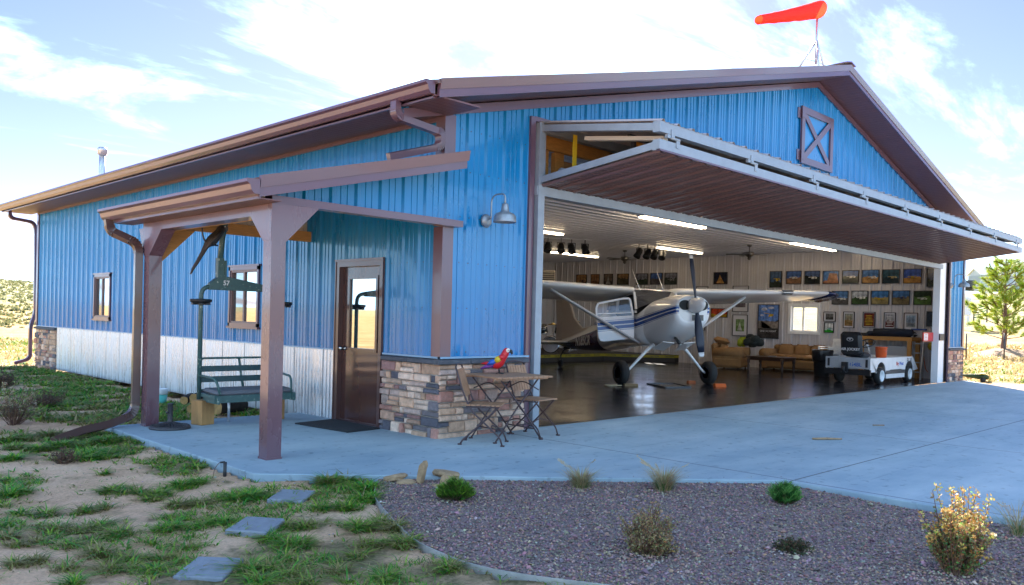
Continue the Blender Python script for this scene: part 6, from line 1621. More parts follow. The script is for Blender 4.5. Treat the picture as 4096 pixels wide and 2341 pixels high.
# firewood
LOGB = M('log_bark', (.035, .026, .022), .9, var=.5, vscale=20, bump=.9, bscale=30); LOGE = M('log_end', (.36, .22, .08), .8, var=.35, vscale=14)
def log(a, b, r, lab):
    t = thing('log', lab, 'log', a, 0, 'firewood behind the bench'); mb = MB().smooth(); A, B = Vector(a), Vector(b); d = (B - A).normalized()
    n = 12; x = d.orthogonal().normalized(); y = d.cross(x); random.seed(int(r * 9999)); rr = [r * random.uniform(.88, 1.1) for _ in range(n)]
    ring = lambda p, k: [p + x * (rr[j] * k * cos(2 * pi * j / n)) + y * (rr[j] * k * sin(2 * pi * j / n)) for j in range(n)]
    mb.loft([ring(A, 1), ring(A + (B - A) * .5, .97), ring(B, 1.0)], True, False); mb.build('bark', LOGB, t)
    mb = MB(); mb.poly(ring(A - d * .001, .99)); mb.build('cut_end', LOGE, t); mb = MB(); mb.poly(ring(B + d * .001, .99)[::-1]); mb.build('cut_end', LOGE, t)
log((-1.14, 4.15, .02), (-0.87, 4.55, .02), .07, 'low log at the left of the woodpile, cut end showing')
log((-1.07, 4.22, .15), (-0.77, 4.6, .15), .075, 'log lying on top at the left of the woodpile')
log((-0.97, 4.10, .03), (-0.62, 4.40, .03), .065, 'log with a pale end right behind the cedar block')
log((-1.0, 4.0, -.03), (-.7, 4.3, -.02), .05, 'thin low log by the cedar block')
log((-1.19, 4.3, .13), (-0.92, 4.66, .14), .06, 'small log with a round pale end, top left of the woodpile')
log((-.95, 3.75, .06), (-.45, 3.95, .06), .10, 'thick dark log under the middle of the bench')
log((-.85, 3.9, .20), (-.5, 4.0, .20), .07, 'dark log lying on the thick log under the bench')
t = thing('tub', 'small turquoise tub with a white rim in the grass by the wall', 'tub', (-.95, 5.75, -.04))
mb = MB().smooth(); mb.lathe([(.10, 0), (.105, .01), (.115, .15), (.001, .15)], (-.95, 5.75, -.06), (0, 0, 1), 20); mb.build('tub_body', M('turquoise_plastic', (.10, .50, .46), .4), t)
mb = MB().smooth(); mb.lathe([(.116, .15), (.122, .155), (.122, .235), (.116, .24), (.108, .235), (.105, .16)], (-.95, 5.75, -.06), (0, 0, 1), 20); mb.build('tub_rim', PLW, t)
t = thing('water_standpipe', 'short black pipe with a wire standing at the porch slab edge', 'standpipe', (-2.85, -.40, -.06))
mb = MB().smooth(); mb.tube([(-2.85, -.40, -.12), (-2.85, -.40, .075)], .016, 10); mb.tube([(-2.88, -.37, .07), (-2.85, -.40, .075)], .009, 8); mb.build('pipe', BLACKP, t)
mb = MB().smooth(); mb.tube(arc_path([(-2.88, -.36, .07), (-2.93, -.36, .02), (-2.95, -.38, -.06), (-3.02, -.42, -.07)], .05), .003, 5); mb.build('wire', M('rusty_wire', (.12, .05, .03), .7), t)

# ================================================================== bistro set
SLAT = M('teak_slat', (.34, .185, .105), .6, var=.28, vscale=11, stretch=(1, 1, 1), bump=.25, bscale=40); BIRON = M('brown_iron', (.060, .035, .038), .5, var=.2, vscale=30)
def strap(mb, pts, r=.010): mb.tube(arc_path(pts, .12, 6), r, 7)
t = thing('bistro_table', 'square slatted wood folding table with brown iron legs', 'table', (.62, -.50, 0), -.10)
for k in range(10):
    mb = MB(); mb.obox((0, -.325 + k * .0722, .760), (.82, .064, .018)); mb.build('top_slat', SLAT, t, local=True) if False else None
mb = MB()
for k in range(11): mb.obox((-.385 + k * .077, 0, .760), (.070, .72, .018))
mb.obox((0, -.30, .740), (.76, .035, .02)); mb.obox((0, .30, .740), (.76, .035, .02)); mb.build('tabletop', SLAT, t, local=True)
for s in (-1, 1):
    y = s * .27
    mb = MB().smooth(); strap(mb, [(-.30, y, .73), (.05, y, .36), (.33, y, .012)]); mb.build('leg', BIRON, t, local=True)
    mb = MB().smooth(); strap(mb, [(.30, y * .86, .73), (-.05, y * .86, .36), (-.33, y * .86, .012)]); mb.build('leg', BIRON, t, local=True)
    mb = MB(); mb.obox((.335, y, .008), (.04, .03, .016)); mb.obox((-.335, y * .86, .008), (.04, .03, .016)); mb.build('foot', BIRON, t, local=True)
for q in (-.28, .28):
    mb = MB().smooth(); strap(mb, [(q, -.27, .60), (q * .9, 0, .70), (q, .27, .60)], .007); mb.build('brace', BIRON, t, local=True)
for q in (-.22, .22):
    mb = MB().smooth(); mb.tube([(q, -.27, .14), (q, .27, .14)], .008, 6); mb.build('stretcher', BIRON, t, local=True)
mb = MB().smooth(); strap(mb, [(.22, -.27, .16), (.2, 0, .25), (.22, .27, .16)], .007); mb.build('brace', BIRON, t, local=True)
def bistro_chair(label, loc, rot):
    """faces +x ; seat height .45"""
    t = thing('folding_chair', label, 'chair', loc, rot, 'slatted folding chairs at the bistro table')
    for s in (-1, 1):
        y = s * .19
        mb = MB().smooth(); strap(mb, [(-.30, y, .88), (-.21, y, .60), (-.12, y, .40), (.22, y, .10), (.25, y, .012)]); mb.build('leg', BIRON, t, local=True)
        mb = MB().smooth(); strap(mb, [(.19, y * .9, .44), (.02, y * .9, .26), (-.20, y * .9, .06), (-.23, y * .9, .012)]); mb.build('leg', BIRON, t, local=True)
        mb = MB(); mb.obox((.255, y, .008), (.045, .03, .016)); mb.obox((-.235, y * .9, .008), (.045, .03, .016)); mb.build('foot', BIRON, t, local=True)
    for pts_ in ([(-.30, -.19, .88), (-.315, 0, .915), (-.30, .19, .88)], [(.12, -.19, .17), (.10, 0, .22), (.12, .19, .17)]):
        mb = MB().smooth(); strap(mb, pts_, .008); mb.build('brace', BIRON, t, local=True)
    for p_, q_ in (((-.155, -.19, .47), (-.155, .19, .47)), ((-.14, -.17, .12), (-.14, .17, .12)), ((.18, -.19, .435), (-.17, -.19, .435)), ((.18, .19, .435), (-.17, .19, .435))):
        mb = MB().smooth(); mb.tube([p_, q_], .008, 6); mb.build('stretcher', BIRON, t, local=True)
    mb = MB()
    for k in range(7): mb.obox((-.235, -.162 + .054 * k, .70), (.012, .046, .32), (0, -.29, 0))
    mb.build('backrest', SLAT, t, local=True)
    mb = MB()
    for k in range(7): mb.obox((-.15 + .058 * k, 0, .455 - .0), (.050, .40, .014), (0, 0, 0))
    mb.build('seat', SLAT, t, local=True)
    return t
bistro_chair('slatted folding chair at the left of the bistro table, its back edge on', (.16, -.60, 0), radians(-52))
bistro_chair('slatted folding chair right of the bistro table, its back facing the camera side', (1.14, -.46, 0), radians(-82))
# bright parrot on the table
t = thing('parrot_figurine', 'red parrot figurine with yellow and blue wings standing on the bistro table', 'figurine', (.62, -.36, .769))
RED = M('parrot_red', (.52, .012, .02), .35)
pc = Vector((.62, -.36, .769)); dv = Vector((.62, -.78, 0)).normalized(); pv = Vector((.78, .62, 0))
Pp = lambda a, h, s=0: pc + dv * a + Vector((0, 0, h)) + pv * s
mb = MB().smooth(); mb.tube([Pp(.095, .315), Pp(.090, .29), Pp(.078, .25), Pp(.05, .20), Pp(.01, .15), Pp(-.03, .115), Pp(-.07, .10), Pp(-.10, .095)], [.018, .038, .045, .046, .066, .066, .04, .012], 14); mb.build('bird_body', RED, t)
mb = MB().smooth(); mb.tube([Pp(.128, .285), Pp(.150, .272), Pp(.158, .250), Pp(.150, .235)], [.024, .02, .013, .003], 8); mb.build('beak', M('black_beak', (.012, .012, .012), .4), t)
for s in (-1, 1):
    mb = MB().smooth(); mb.ball(Pp(.11, .287, s * .028), (.022, .022, .026), 10, 7); mb.build('face_patch', M('parrot_white', (.75, .72, .68), .5), t)
    mb = MB().smooth(); mb.ball(Pp(.116, .292, s * .047), .007, 6, 5); mb.build('eye', M('black_beak'), t)
    for nm, c_, (a0, h0), (a1, h1), r0 in (('red_shoulder', RED, (.055, .225), (.015, .18), .034), ('yellow_band', M('parrot_yellow', (.62, .42, .02), .4), (.02, .195), (-.035, .155), .040), ('blue_band', M('parrot_blue', (.02, .10, .45), .4), (-.03, .16), (-.13, .115), .034)):
        mb = MB().smooth(); mb.tube([Pp(a0, h0, s * .045), Pp((a0 + a1) / 2, (h0 + h1) / 2, s * .058), Pp(a1, h1, s * .05)], [r0 * .85, r0, r0 * (.7 if nm != 'blue_band' else .2)], 8); mb.build('wing', c_, t)
    mb = MB().smooth(); mb.tube([Pp(.0, .11, s * .02), Pp(.01, .02, s * .025)], .007, 6)
    for k in (-1, 0, 1): mb.tube([Pp(.01, .012, s * .025), Pp(.06, .006, s * .025 + k * .022)], .005, 5)
    mb.tube([Pp(.01, .012, s * .025), Pp(-.03, .006, s * .025)], .005, 5); mb.build('foot', DARK, t)
for nm, c_, off_ in (('tail_feather', RED, (.0, .03)), ('tail_feather', M('parrot_blue'), (.018, -.015)), ('tail_feather', M('parrot_purple', (.15, .03, .22), .4), (-.018, -.01))):
    mb = MB().smooth(); mb.tube([Pp(-.06, .105, off_[0]), Pp(-.15, .095 + off_[1], off_[0] * 1.5), Pp(-.215, .075 + off_[1] * 1.5, off_[0] * 2)], [.03, .022, .006], 8); mb.build(nm, c_, t)

# ================================================================== wall lamps
def wall_lamp(x, z, label):
    t = thing('wall_lamp', label, 'wall lamp', (x, 0, z), 0, 'gooseneck wall lamps'); GM = M('lamp_galvanized', (.30, .34, .38), .48, .7, var=.2, vscale=20)
    mb = MB().smooth(); mb.lathe([(.08, 0), (.085, .015), (.077, .03), (.055, .05), (.025, .06), (.001, .06)], (x, -.02, z), (0, -1, 0), 22); mb.build('wall_plate', GM, t)
    mb = MB().smooth(); mb.tube(arc_path([(x, -.06, z + .02), (x, -.12, z + .02), (x, -.12, z + .31), (x, -.36, z + .31), (x, -.36, z + .16)], .13, 7), .010, 8); mb.build('gooseneck', GM, t)
    mb = MB().smooth(); mb.lathe([(.025, .19), (.038, .18), (.046, .12), (.052, .09), (.11, .065), (.135, .03), (.14, -.03), (.142, -.04), (.136, -.04), (.13, .02), (.10, .05), (.04, .07)], (x, -.36, z), (0, 0, 1), 26, False); sh = mb.build('shade', GM, t)
    mb = MB().smooth(); mb.ball((x, -.36, z + .015), .038, 10, 8); mb.build('bulb', M('frosted_bulb', (.7, .66, .55), .4), sh)
wall_lamp(.66, 2.64, 'galvanized gooseneck lamp on the wall left of the hangar door')
wall_lamp(18.28, 2.66, 'galvanized gooseneck lamp on the narrow wall right of the hangar door')
# roof vent pipe
t = thing('vent_pipe', 'thin pale flue pipe with a cap standing on the far roof', 'vent pipe', (1.0, 14.35, 4.35))
mb = MB().smooth(); mb.lathe([(.075, -.1), (.075, .95)], (1.0, 14.35, 4.35), (0, 0, 1), 14); mb.build('pipe', GALV, t)
mb = MB().smooth(); mb.lathe([(.08, .90), (.12, .92), (.12, 1.02), (.125, 1.03), (.11, 1.06), (.09, 1.09), (.02, 1.10)], (1.0, 14.35, 4.35), (0, 0, 1), 14); mb.build('cap', GALV, t)
# windsock
t = thing('windsock', 'orange windsock flying from a tripod on the front ridge', 'windsock', (9.85, .1, 6.5))
zr = lambda x: roof_z(x) + .06
mb = MB().smooth(); mb.tube([(9.88, .1, 6.78), (9.88, .1, 7.72)], .024, 8); mb.build('mast', GALV, t)
for x1, y1 in ((9.56, -.12), (9.66, .45), (10.60, .1)):
    mb = MB().smooth(); mb.tube([(9.89, .1, 7.27), (x1, y1, zr(x1) - .03)], .022, 7); mb.build('tripod_leg', GALV, t)
mb = MB().smooth(); mb.tube([(9.66, -.02, 6.86), (9.88, .1, 6.84), (10.37, .1, 6.86)], .009, 6); mb.tube([(9.74, .3, 6.9), (9.88, .1, 6.84)], .009, 6); mb.build('strut', GALV, t)
def sock_mat():
    m = bpy.data.materials.new('orange_nylon'); m.use_nodes = True
    n, l = m.node_tree.nodes, m.node_tree.links; b = n['Principled BSDF']; b.inputs['Base Color'].default_value = (.80, .045, .02, 1); b.inputs['Roughness'].default_value = .6
    tr = N(n, 'ShaderNodeBsdfTranslucent'); tr.inputs['Color'].default_value = (.90, .06, .02, 1)
    mx = N(n, 'ShaderNodeMixShader'); mx.inputs[0].default_value = .55; l.new(b.outputs[0], mx.inputs[1]); l.new(tr.outputs[0], mx.inputs[2]); l.new(mx.outputs[0], n['Material Output'].inputs[0]); return m
mb = MB().smooth(); rings = []; random.seed(2)
for k in range(13):
    u = k / 12; r = (.182 - .100 * u) * (1 + .03 * sin(k * 2.2)); cx = 9.93 - 2.25 * u; cz = 7.905 - .80 * u - .012 * sin(u * 3.1); yy = .1 + .1 * u
    rings.append([(cx + random.uniform(-.005, .005), yy + r * cos(2 * pi * j / 20), cz + r * sin(2 * pi * j / 20) + random.uniform(-.007, .007)) for j in range(20)])
mb.loft(rings, True, False); mb.build('sock', sock_mat(), t)
mb = MB().smooth(); mb.tube([(9.93, .1 + .184 * cos(2 * pi * j / 20), 7.905 + .184 * sin(2 * pi * j / 20)) for j in range(21)], .009, 6); mb.tube([(9.88, .1, 7.70), (9.93, .1, 7.74)], .012, 6); mb.build('hoop', GALV, t)

# ================================================================== garden
PAV = M('grey_paver', (.22, .245, .28), .8, var=.14, vscale=14, bump=.35, bscale=90)
ST = [[(-2.98, -1.49), (-2.75, -1.33), (-2.62, -1.49), (-2.91, -1.79)], [(-3.7, -2.26), (-3.4, -1.98), (-3.25, -2.12), (-3.54, -2.4)], [(-4.28, -2.87), (-4.04, -2.61), (-3.92, -2.83), (-4.19, -3.1)]]
def paver(c, a, lab):
    mb = MB(); zc = ground_z(c[0], c[1]) + .016; mb.obox((c[0], c[1], zc), (.37, .285, .05), (.01, -.012, a), .008); tag(mb.build('stepping_stone', PAV), lab, 'stepping stone', 'stepping stones in the dirt')
PVS = [((-2.83, -1.53), radians(42), 'stepping stone nearest the porch slab, grass on both sides'), ((-3.50, -2.20), radians(40), 'second stepping stone from the porch slab'), ((-4.13, -2.84), radians(44), 'third and largest looking stepping stone, in bare dirt'), ((-4.72, -3.38), radians(42), 'stepping stone cut off by the bottom edge of the photo')]
for c, a, lab in PVS: paver(c, a, lab)
ROCKM = M('sandstone', (.33, .22, .125), .9, var=.5, vscale=9, bump=1., bscale=26)
def rock(c, size, rot, seed, lab):
    rnd = random.Random(seed); mb = MB(); bm = bmesh.new(); bmesh.ops.create_icosphere(bm, subdivisions=3, radius=1.)
    R = Euler(rot).to_matrix(); vs = []
    off_ = Vector((seed * 3.1, seed * 1.7, 0))
    for v in bm.verts:
        p = v.co.copy(); p = Vector([math.copysign(abs(q) ** .62, q) for q in p]); p *= 1 + .22 * noise.noise(p * 1.3 + off_) + .10 * noise.noise(p * 3.5 + off_)
        p.x *= size[0]; p.y *= size[1]; p.z *= size[2]; vs.append(Vector(c) + R @ p)
    fs = [tuple(v.index for v in f.verts) for f in bm.faces]; bm.free(); mb.add(vs, fs)
    tag(mb.build('rock', ROCKM), lab, 'rock', 'tan rocks at the gravel corner')
rock((-1.70, -1.80, .055), (.036, .032, .105), (.10, .22, .3), 1, 'tall upright tan rock in the middle of the rock group')
rock((-1.84, -1.60, .0), (.105, .05, .026), (.1, -.2, -.85), 2, 'dark flat rock leaning at the far left of the rock group')
rock((-1.82, -1.73, -.03), (.085, .045, .026), (.2, 0, -.7), 3, 'low pale edged rock left of the upright rock')
rock((-1.42, -1.80, .012), (.125, .065, .030), (.05, .16, -.75), 4, 'long flat tan rock right of the upright rock')
rock((-1.60, -2.03, -.0), (.062, .05, .062), (.3, .2, .2), 5, 'rounded pale rock just behind the green shrub')
rock((-1.70, -1.98, -.04), (.035, .035, .025), (0, 0, .5), 6, 'smallest rock, between the upright and the rounded rock')
rock((-1.52, -1.92, -.03), (.05, .045, .03), (0, .1, .2), 7, 'squat rock under the long flat rock')
NEEDLE = GRASSM
def stem_plant(name_, label, cat, c, build):
    t = thing(name_, label, cat, c); rnd = random.Random(hash(label) % 1000 if False else len(label)); build(t, rnd, Vector(c)); return t
def bush_needles(t, rnd, c, W_, H_, n, cols, up=.6, nl=.045, wood=(.12, .08, .05), tips=None):
    ms = MB().smooth(); mn = MB()
    for i in range(n):
        a = rnd.uniform(0, 6.28); q = sqrt(rnd.random()); hz = (1 - .55 * q * q) * H_ * rnd.uniform(.72, 1.0)
        e = c + Vector((cos(a) * W_ * q, sin(a) * W_ * q, hz)); m_ = c + Vector((cos(a) * W_ * q * .35, sin(a) * W_ * q * .35, hz * .45))
        ms.col(wood); ms.tube([c + Vector((cos(a) * .01, sin(a) * .01, 0)), m_, e], [.006, .004, .002], 5, False)
        for k in range(34):
            u = rnd.uniform(.38, 1); p = m_.lerp(e, (u - .38) / .62) if u > .38 else m_
            c2 = rnd.choice(cols); 
            if tips and u > .85 and rnd.random() < .6: c2 = rnd.choice(tips)
            kk = rnd.uniform(.7, 1.25); aa = rnd.uniform(0, 6.28)
            d = Vector((cos(aa) * .8 + cos(a) * .25, sin(aa) * .8 + sin(a) * .25, up + rnd.uniform(-.2, .6))).normalized(); s = d.orthogonal().normalized() * .0040
            L_ = nl * rnd.uniform(.6, 1.2); mn.col(tuple(x * kk for x in c2)); mn.add([p - s, p + s, p + d * L_ + s * .3, p + d * L_ - s * .3], [(0, 1, 2, 3)])
    ms.build('branch', M('plant_wood', (.1, .06, .04), .9, attr=True), t); mn.build('foliage', GRASSM, t)
t = thing('pine_shrub', 'bushy bright green dwarf shrub in front of the rocks', 'shrub', (-1.92, -2.50, -.07)); bush_needles(t, random.Random(1), Vector((-1.92, -2.50, -.07)), .165, .215, 210, [(.07, .23, .025), (.11, .30, .03), (.05, .16, .025), (.16, .38, .04)], .8, .045, tips=[(.22, .36, .03), (.16, .32, .03)])
t = thing('pine_seedling', 'small dark green mugo pine at the far edge of the gravel', 'shrub', (.11, -4.30, -.07)); bush_needles(t, random.Random(2), Vector((.11, -4.30, -.07)), .14, .225, 110, [(.06, .22, .045), (.09, .29, .06), (.035, .15, .04)], .8, .058, tips=[(.18, .40, .09)])
def tuft_grass(c, label, H_, n, seed, plumes):
    t = thing('ornamental_grass', label, 'ornamental grass', c, 0, 'ornamental grasses in the gravel'); rnd = random.Random(seed); mb = MB()
    for i in range(n):
        a = rnd.uniform(0, 6.28); q = abs(rnd.gauss(0, .038)); dry = rnd.random() < .62
        col = rnd.choice([(.42, .34, .17), (.50, .41, .23), (.34, .27, .13)] if dry else [(.07, .17, .04), (.10, .20, .05)])
        blade(mb, c[0] + q * cos(a), c[1] + q * sin(a), c[2], H_ * (rnd.uniform(.75, 1.15) if dry else rnd.uniform(.3, .7)), .0040, a + rnd.uniform(-.5, .5), rnd.uniform(.35, 1.0), tuple(x * rnd.uniform(.8, 1.2) for x in col), 4)
    mb.build('blade', GRASSM, t)
    mb = MB(); mp_ = MB()
    for k in range(plumes):
        a = rnd.uniform(2.0, 3.6) if k < plumes * .7 else rnd.uniform(0, 6.28); ln = rnd.uniform(.3, .42)
        P_ = [Vector(c) + Vector((cos(a) * ln * .62 * u * u, sin(a) * ln * .62 * u * u, ln * 1.05 * u * (1 - .22 * u))) for u in (0, .25, .5, .75, 1)]
        mb.col((.45, .37, .2)); mb.tube(P_, .0012, 4, False)
        d = (P_[-1] - P_[-2]).normalized()
        for j in range(16):
            p = P_[-1] - d * (.075 * j / 16); s = Vector((rnd.uniform(-1, 1), rnd.uniform(-1, 1), rnd.uniform(-1, .4))).normalized() * .012
            mp_.col((.60, .50, .34)); mp_.add([p, p + s + d * .004, p + s * .6 + d * .018], [(0, 1, 2)])
    mb.build('flower_stalk', M('plant_wood'), t); mp_.build('seed_head', GRASSM, t)
tuft_grass((-.74, -2.82, -.06), 'straw coloured ornamental grass clump nearer the rocks', .235, 520, 4, 5)
tuft_grass((-.25, -3.36, -.06), 'taller ornamental grass clump with long seed heads', .26, 560, 5, 9)
tuft_grass((.50, -5.90, -.06), 'wispy grass clump at the right edge, beside the golden shrub', .30, 130, 6, 4)
def twig_shrub(name_, label, c, W_, H_, n, leafc, topc, seed, upright=.8, nl=26, ls=.011, bare=.25):
    t = thing(name_, label, 'shrub', c); rnd = random.Random(seed); ms = MB().smooth(); mn = MB(); c = Vector(c)
    for i in range(n):
        a = rnd.uniform(0, 6.28); q = sqrt(rnd.random()); h = H_ * rnd.uniform(.45, 1.05) * (1 - (1 - upright) * q) * (1 + .25 * sin(3 * a + seed)); base = c + Vector((cos(a) * q * W_ * .22, sin(a) * q * W_ * .22, 0))
        e = c + Vector((cos(a) * W_ * q * rnd.uniform(.8, 1.3) + rnd.uniform(-.02, .02), sin(a) * W_ * q * rnd.uniform(.8, 1.3) + rnd.uniform(-.02, .02), h)); m_ = base.lerp(e, .5) + Vector((rnd.uniform(-.04, .04) * W_ / .2, rnd.uniform(-.04, .04) * W_ / .2, h * .06))
        ms.col(rnd.choice([(.16, .085, .05), (.22, .13, .08), (.12, .06, .05)])); ms.tube([base, m_, e], [.004, .003, .0015], 4, False)
        for k in range(3):
            u = rnd.uniform(.35, .9); p = base.lerp(e, u); e2 = p + Vector((rnd.uniform(-.05, .05), rnd.uniform(-.05, .05), rnd.uniform(.02, .08))); ms.tube([p, e2], [.002, .001], 3, False)
            for _ in range(5):
                pp = p.lerp(e2, rnd.uniform(.4, 1)); 
                mn.col(tuple(x * rnd.uniform(.7, 1.2) for x in rnd.choice(topc if pp.z - c.z > H_ * .58 and rnd.random() < .75 else leafc))); leaf_(mn, pp, ls, rnd)
        for k in range(nl):
            u = rnd.uniform(bare, 1.); p = base.lerp(m_, u * 2) if u < .5 else m_.lerp(e, u * 2 - 1)
            top = p.z - c.z > H_ * .55
            cc = rnd.choice(topc if top and rnd.random() < .75 else leafc); mn.col(tuple(x * rnd.uniform(.7, 1.25) for x in cc)); leaf_(mn, p + Vector((rnd.gauss(0, .006), rnd.gauss(0, .006), 0)), ls * rnd.uniform(.6, 1.3), rnd)
        if topc is not leafc and rnd.random() < .65:
            for k in range(12): mn.col(tuple(x * rnd.uniform(.8, 1.2) for x in rnd.choice(topc))); leaf_(mn, e + Vector((rnd.gauss(0, .009), rnd.gauss(0, .009), rnd.gauss(0, .010))), ls * 1.1, rnd)
    ms.build('branch', M('plant_wood'), t); mn.build('foliage', GRASSM, t); return t
def leaf_(mb, p, s, rnd):
    d = Vector((rnd.uniform(-1, 1), rnd.uniform(-1, 1), rnd.uniform(-.4, 1))).normalized(); x = d.orthogonal().normalized() * s * .45
    mb.add([p, p + d * s * .6 + x, p + d * s * 1.3, p + d * s * .6 - x], [(0, 1, 2, 3)])
BRL = [(.28, .19, .08), (.36, .25, .11), (.22, .16, .08), (.27, .26, .11), (.42, .31, .17)]
twig_shrub('dry_shrub', 'rounded dull brown shrub in the middle of the gravel', (-1.95, -4.41, -.07), .185, .33, 120, BRL, BRL, 3, .62, 44, .0125, .2)
twig_shrub('golden_shrub', 'tall golden flowering shrub at the right, its top catching the sun', (-.88, -5.90, -.07), .165, .53, 115, [(.15, .19, .06), (.24, .20, .09), (.30, .15, .06), (.12, .24, .08)], [(.66, .40, .12), (.72, .50, .20), (.50, .27, .07), (.52, .52, .12)], 4, .80, 46, .0150, .15)
twig_shrub('stunted_plant', 'small dark withered plant in a ring of pale gravel', (-1.18, -5.0, -.065), .10, .085, 40, [(.05, .07, .03), (.09, .06, .03), (.07, .10, .04)], [(.05, .07, .03), (.09, .06, .03)], 5, .6, 14, .016, .2)
# weeds in the back yard
WB = [(.12, .075, .05), (.17, .115, .075), (.09, .06, .04)]
twig_shrub('dry_weed', 'tall grey brown dry weed at the left edge of the photo', (-3.95, 3.95, -.07), .34, .56, 80, [(.26, .21, .14), (.18, .14, .09)], [(.44, .37, .25), (.36, .29, .18)], 6, .85, 14, .016, .4)
twig_shrub('dry_weed', 'dry weed with pale seed heads, second from the left edge', (-3.35, 4.35, -.07), .30, .46, 60, [(.22, .17, .11), (.16, .12, .08)], [(.46, .38, .24), (.36, .28, .17)], 7, .85, 12, .016, .4)
twig_shrub('dry_weed', 'dark dead weed in the middle of the back yard grass', (-2.55, 6.0, -.07), .26, .30, 50, WB, WB, 8, .7, 14, .018, .2)
twig_shrub('dry_weed', 'small black brown weed nearest the stone corner', (-2.35, 9.2, -.07), .24, .42, 50, WB, WB, 9, .7, 16, .022, .2)
twig_shrub('dry_weed', 'dead brown weed by the start of the downspout extension', (-3.75, 1.05, -.07), .12, .15, 36, WB, WB, 10, .7, 12, .013, .2)
mb = MB().smooth(); mb.tube([(3.80, -2.84, .016), (3.95, -2.95, .017), (4.12, -3.08, .014)], [.013, .016, .010], 7); tag(mb.build('stick', M('bleached_stick', (.32, .21, .12), .8, var=.3, vscale=20)), 'short brown stick lying on the open concrete', 'stick', None)
mb = MB().smooth(); mb.tube([(6.05, -2.72, .009), (6.2, -2.83, .009)], [.008, .009], 6); tag(mb.build('twig', M('bleached_stick')), 'thin dark twig far out on the concrete', 'stick')
mb = MB(); mb.beam((-3.72, -4.55, -.045), (-3.55, -4.38, -.045), .014, .008); tag(mb.build('wood_splinter', M('pale_wood', (.5, .40, .28), .8)), 'pale splinter of wood lying in the dirt near the edging', 'splinter')

# ================================================================== beyond the right corner
t = thing('pine_tree', 'young open pine tree with sunlit yellow green needles on a dirt mound', 'tree', (29.8, 1.5, ground_z(29.8, 1.5)))
def pine_mat():
    m = grass_mat(); m.name = 'pine_needles'; m.node_tree.nodes['Mix Shader'].inputs[0].default_value = .5; return m
def pine(t):
    rnd = random.Random(21); z0 = .62; c = Vector((29.8, 1.5, z0 - .3)); Ht = 3.62
    mt = MB().smooth(); P_ = [c + Vector((.05 * sin(k * 1.3), .04 * cos(k), (Ht + .3) * k / 8)) for k in range(9)]
    mt.tube(P_, [.12, .105, .09, .075, .06, .047, .034, .022, .01], 10); mt.build('trunk', M('pine_bark', (.16, .085, .06), .9, var=.4, vscale=14, bump=.8), t)
    mb = MB().smooth(); mn = MB()
    cols = [(.38, .48, .03), (.50, .58, .04), (.26, .36, .03), (.60, .62, .07), (.16, .25, .03)]
    def tuft(p, d, L_=.19, n=60):
        for k in range(n):
            dd = (d + Vector((rnd.gauss(0, .55), rnd.gauss(0, .55), rnd.gauss(0, .55)))).normalized(); s = dd.orthogonal().normalized() * .0095; q = p - d * rnd.uniform(0, .16)
            mn.col(tuple(x * rnd.uniform(.7, 1.25) for x in rnd.choice(cols))); ll = L_ * rnd.uniform(.7, 1.15)
            mn.add([q - s, q + s, q + dd * ll], [(0, 1, 2)])
    for i in range(15):
        h = .55 + i * .205 + rnd.uniform(-.05, .05); f = 1 - (h / 3.75)
        for j in range(5 if h < 3 else 4):
            a = j * 2 * pi / 5 + i * .8 + rnd.uniform(-.3, .3); ln = (1.62 * f ** .75 + .12) * rnd.uniform(.62, 1.08) * (.75 if h < .9 else 1)
            if rnd.random() < .12: continue
            b = Vector((c.x, c.y, z0 + h)); d = Vector((cos(a), sin(a), .12 + .3 * rnd.random())).normalized()
            e = b + d * ln + Vector((0, 0, .28 * ln)); m_ = b + d * ln * .5 + Vector((0, 0, .03))
            mb.col((.16, .09, .06)); mb.tube([b, m_, e], [.022, .015, .007], 5, False); tuft(e, (e - m_).normalized(), .21, 95)
            for k in range(max(3, int(ln * 8))):
                u = rnd.uniform(.35, .95); p = m_.lerp(e, u * 2 - 1) if u > .5 else b.lerp(m_, u * 2)
                sd_ = (d + Vector((rnd.uniform(-1, 1), rnd.uniform(-1, 1), rnd.uniform(.1, .8)))).normalized(); e2 = p + sd_ * rnd.uniform(.15, .36)
                mb.tube([p, e2], [.008, .004], 4, False); tuft(e2, sd_, .19, 60)
    for k in range(5): tuft(Vector((c.x, c.y, z0 + Ht - .16 * k)), Vector((rnd.uniform(-.3, .3), rnd.uniform(-.3, .3), 1)).normalized(), .2, 40)
    mb.build('branch', M('plant_wood'), t); mn.build('crown', pine_mat(), t)
pine(t)
def mound():
    mb = MB().smooth(); n = 26; rings = []
    for i in range(7):
        u = i / 6; r = 1.75 * u; rings.append([(29.8 + r * cos(2 * pi * j / n), 1.5 + r * sin(2 * pi * j / n) * .9, ground_z(29.8 + r * cos(2 * pi * j / n), 1.5 + r * sin(2 * pi * j / n)) - .04 + .30 * (cos(u * pi) + 1) / 2 + .05 * noise.noise(Vector((r * cos(j), r * sin(j), 0)) * 2)) for j in range(n)])
    mb.loft(rings, True, False); o = mb.build('dirt_mound', M('mound_dirt', (.34, .21, .13), .95, var=.35, vscale=3, bump=.8, bscale=12)); struct(o, 'dirt mound round the young pine')
mound()
for (x, y), lab in (((27.3, 2.1), 'dark tree stake left of the pine, furthest from its trunk'), ((27.9, 1.0), 'dark tree stake just left of the pine trunk'), ((30.8, .7), 'dark tree stake right of the pine trunk')):
    z = ground_z(x, y); mb = MB().smooth(); mb.tube([(x, y, z - .1), (x - .05, y, z + .98)], .025, 6); tag(mb.build('tree_stake', DARK), lab, 'stake', 'stakes round the pine')
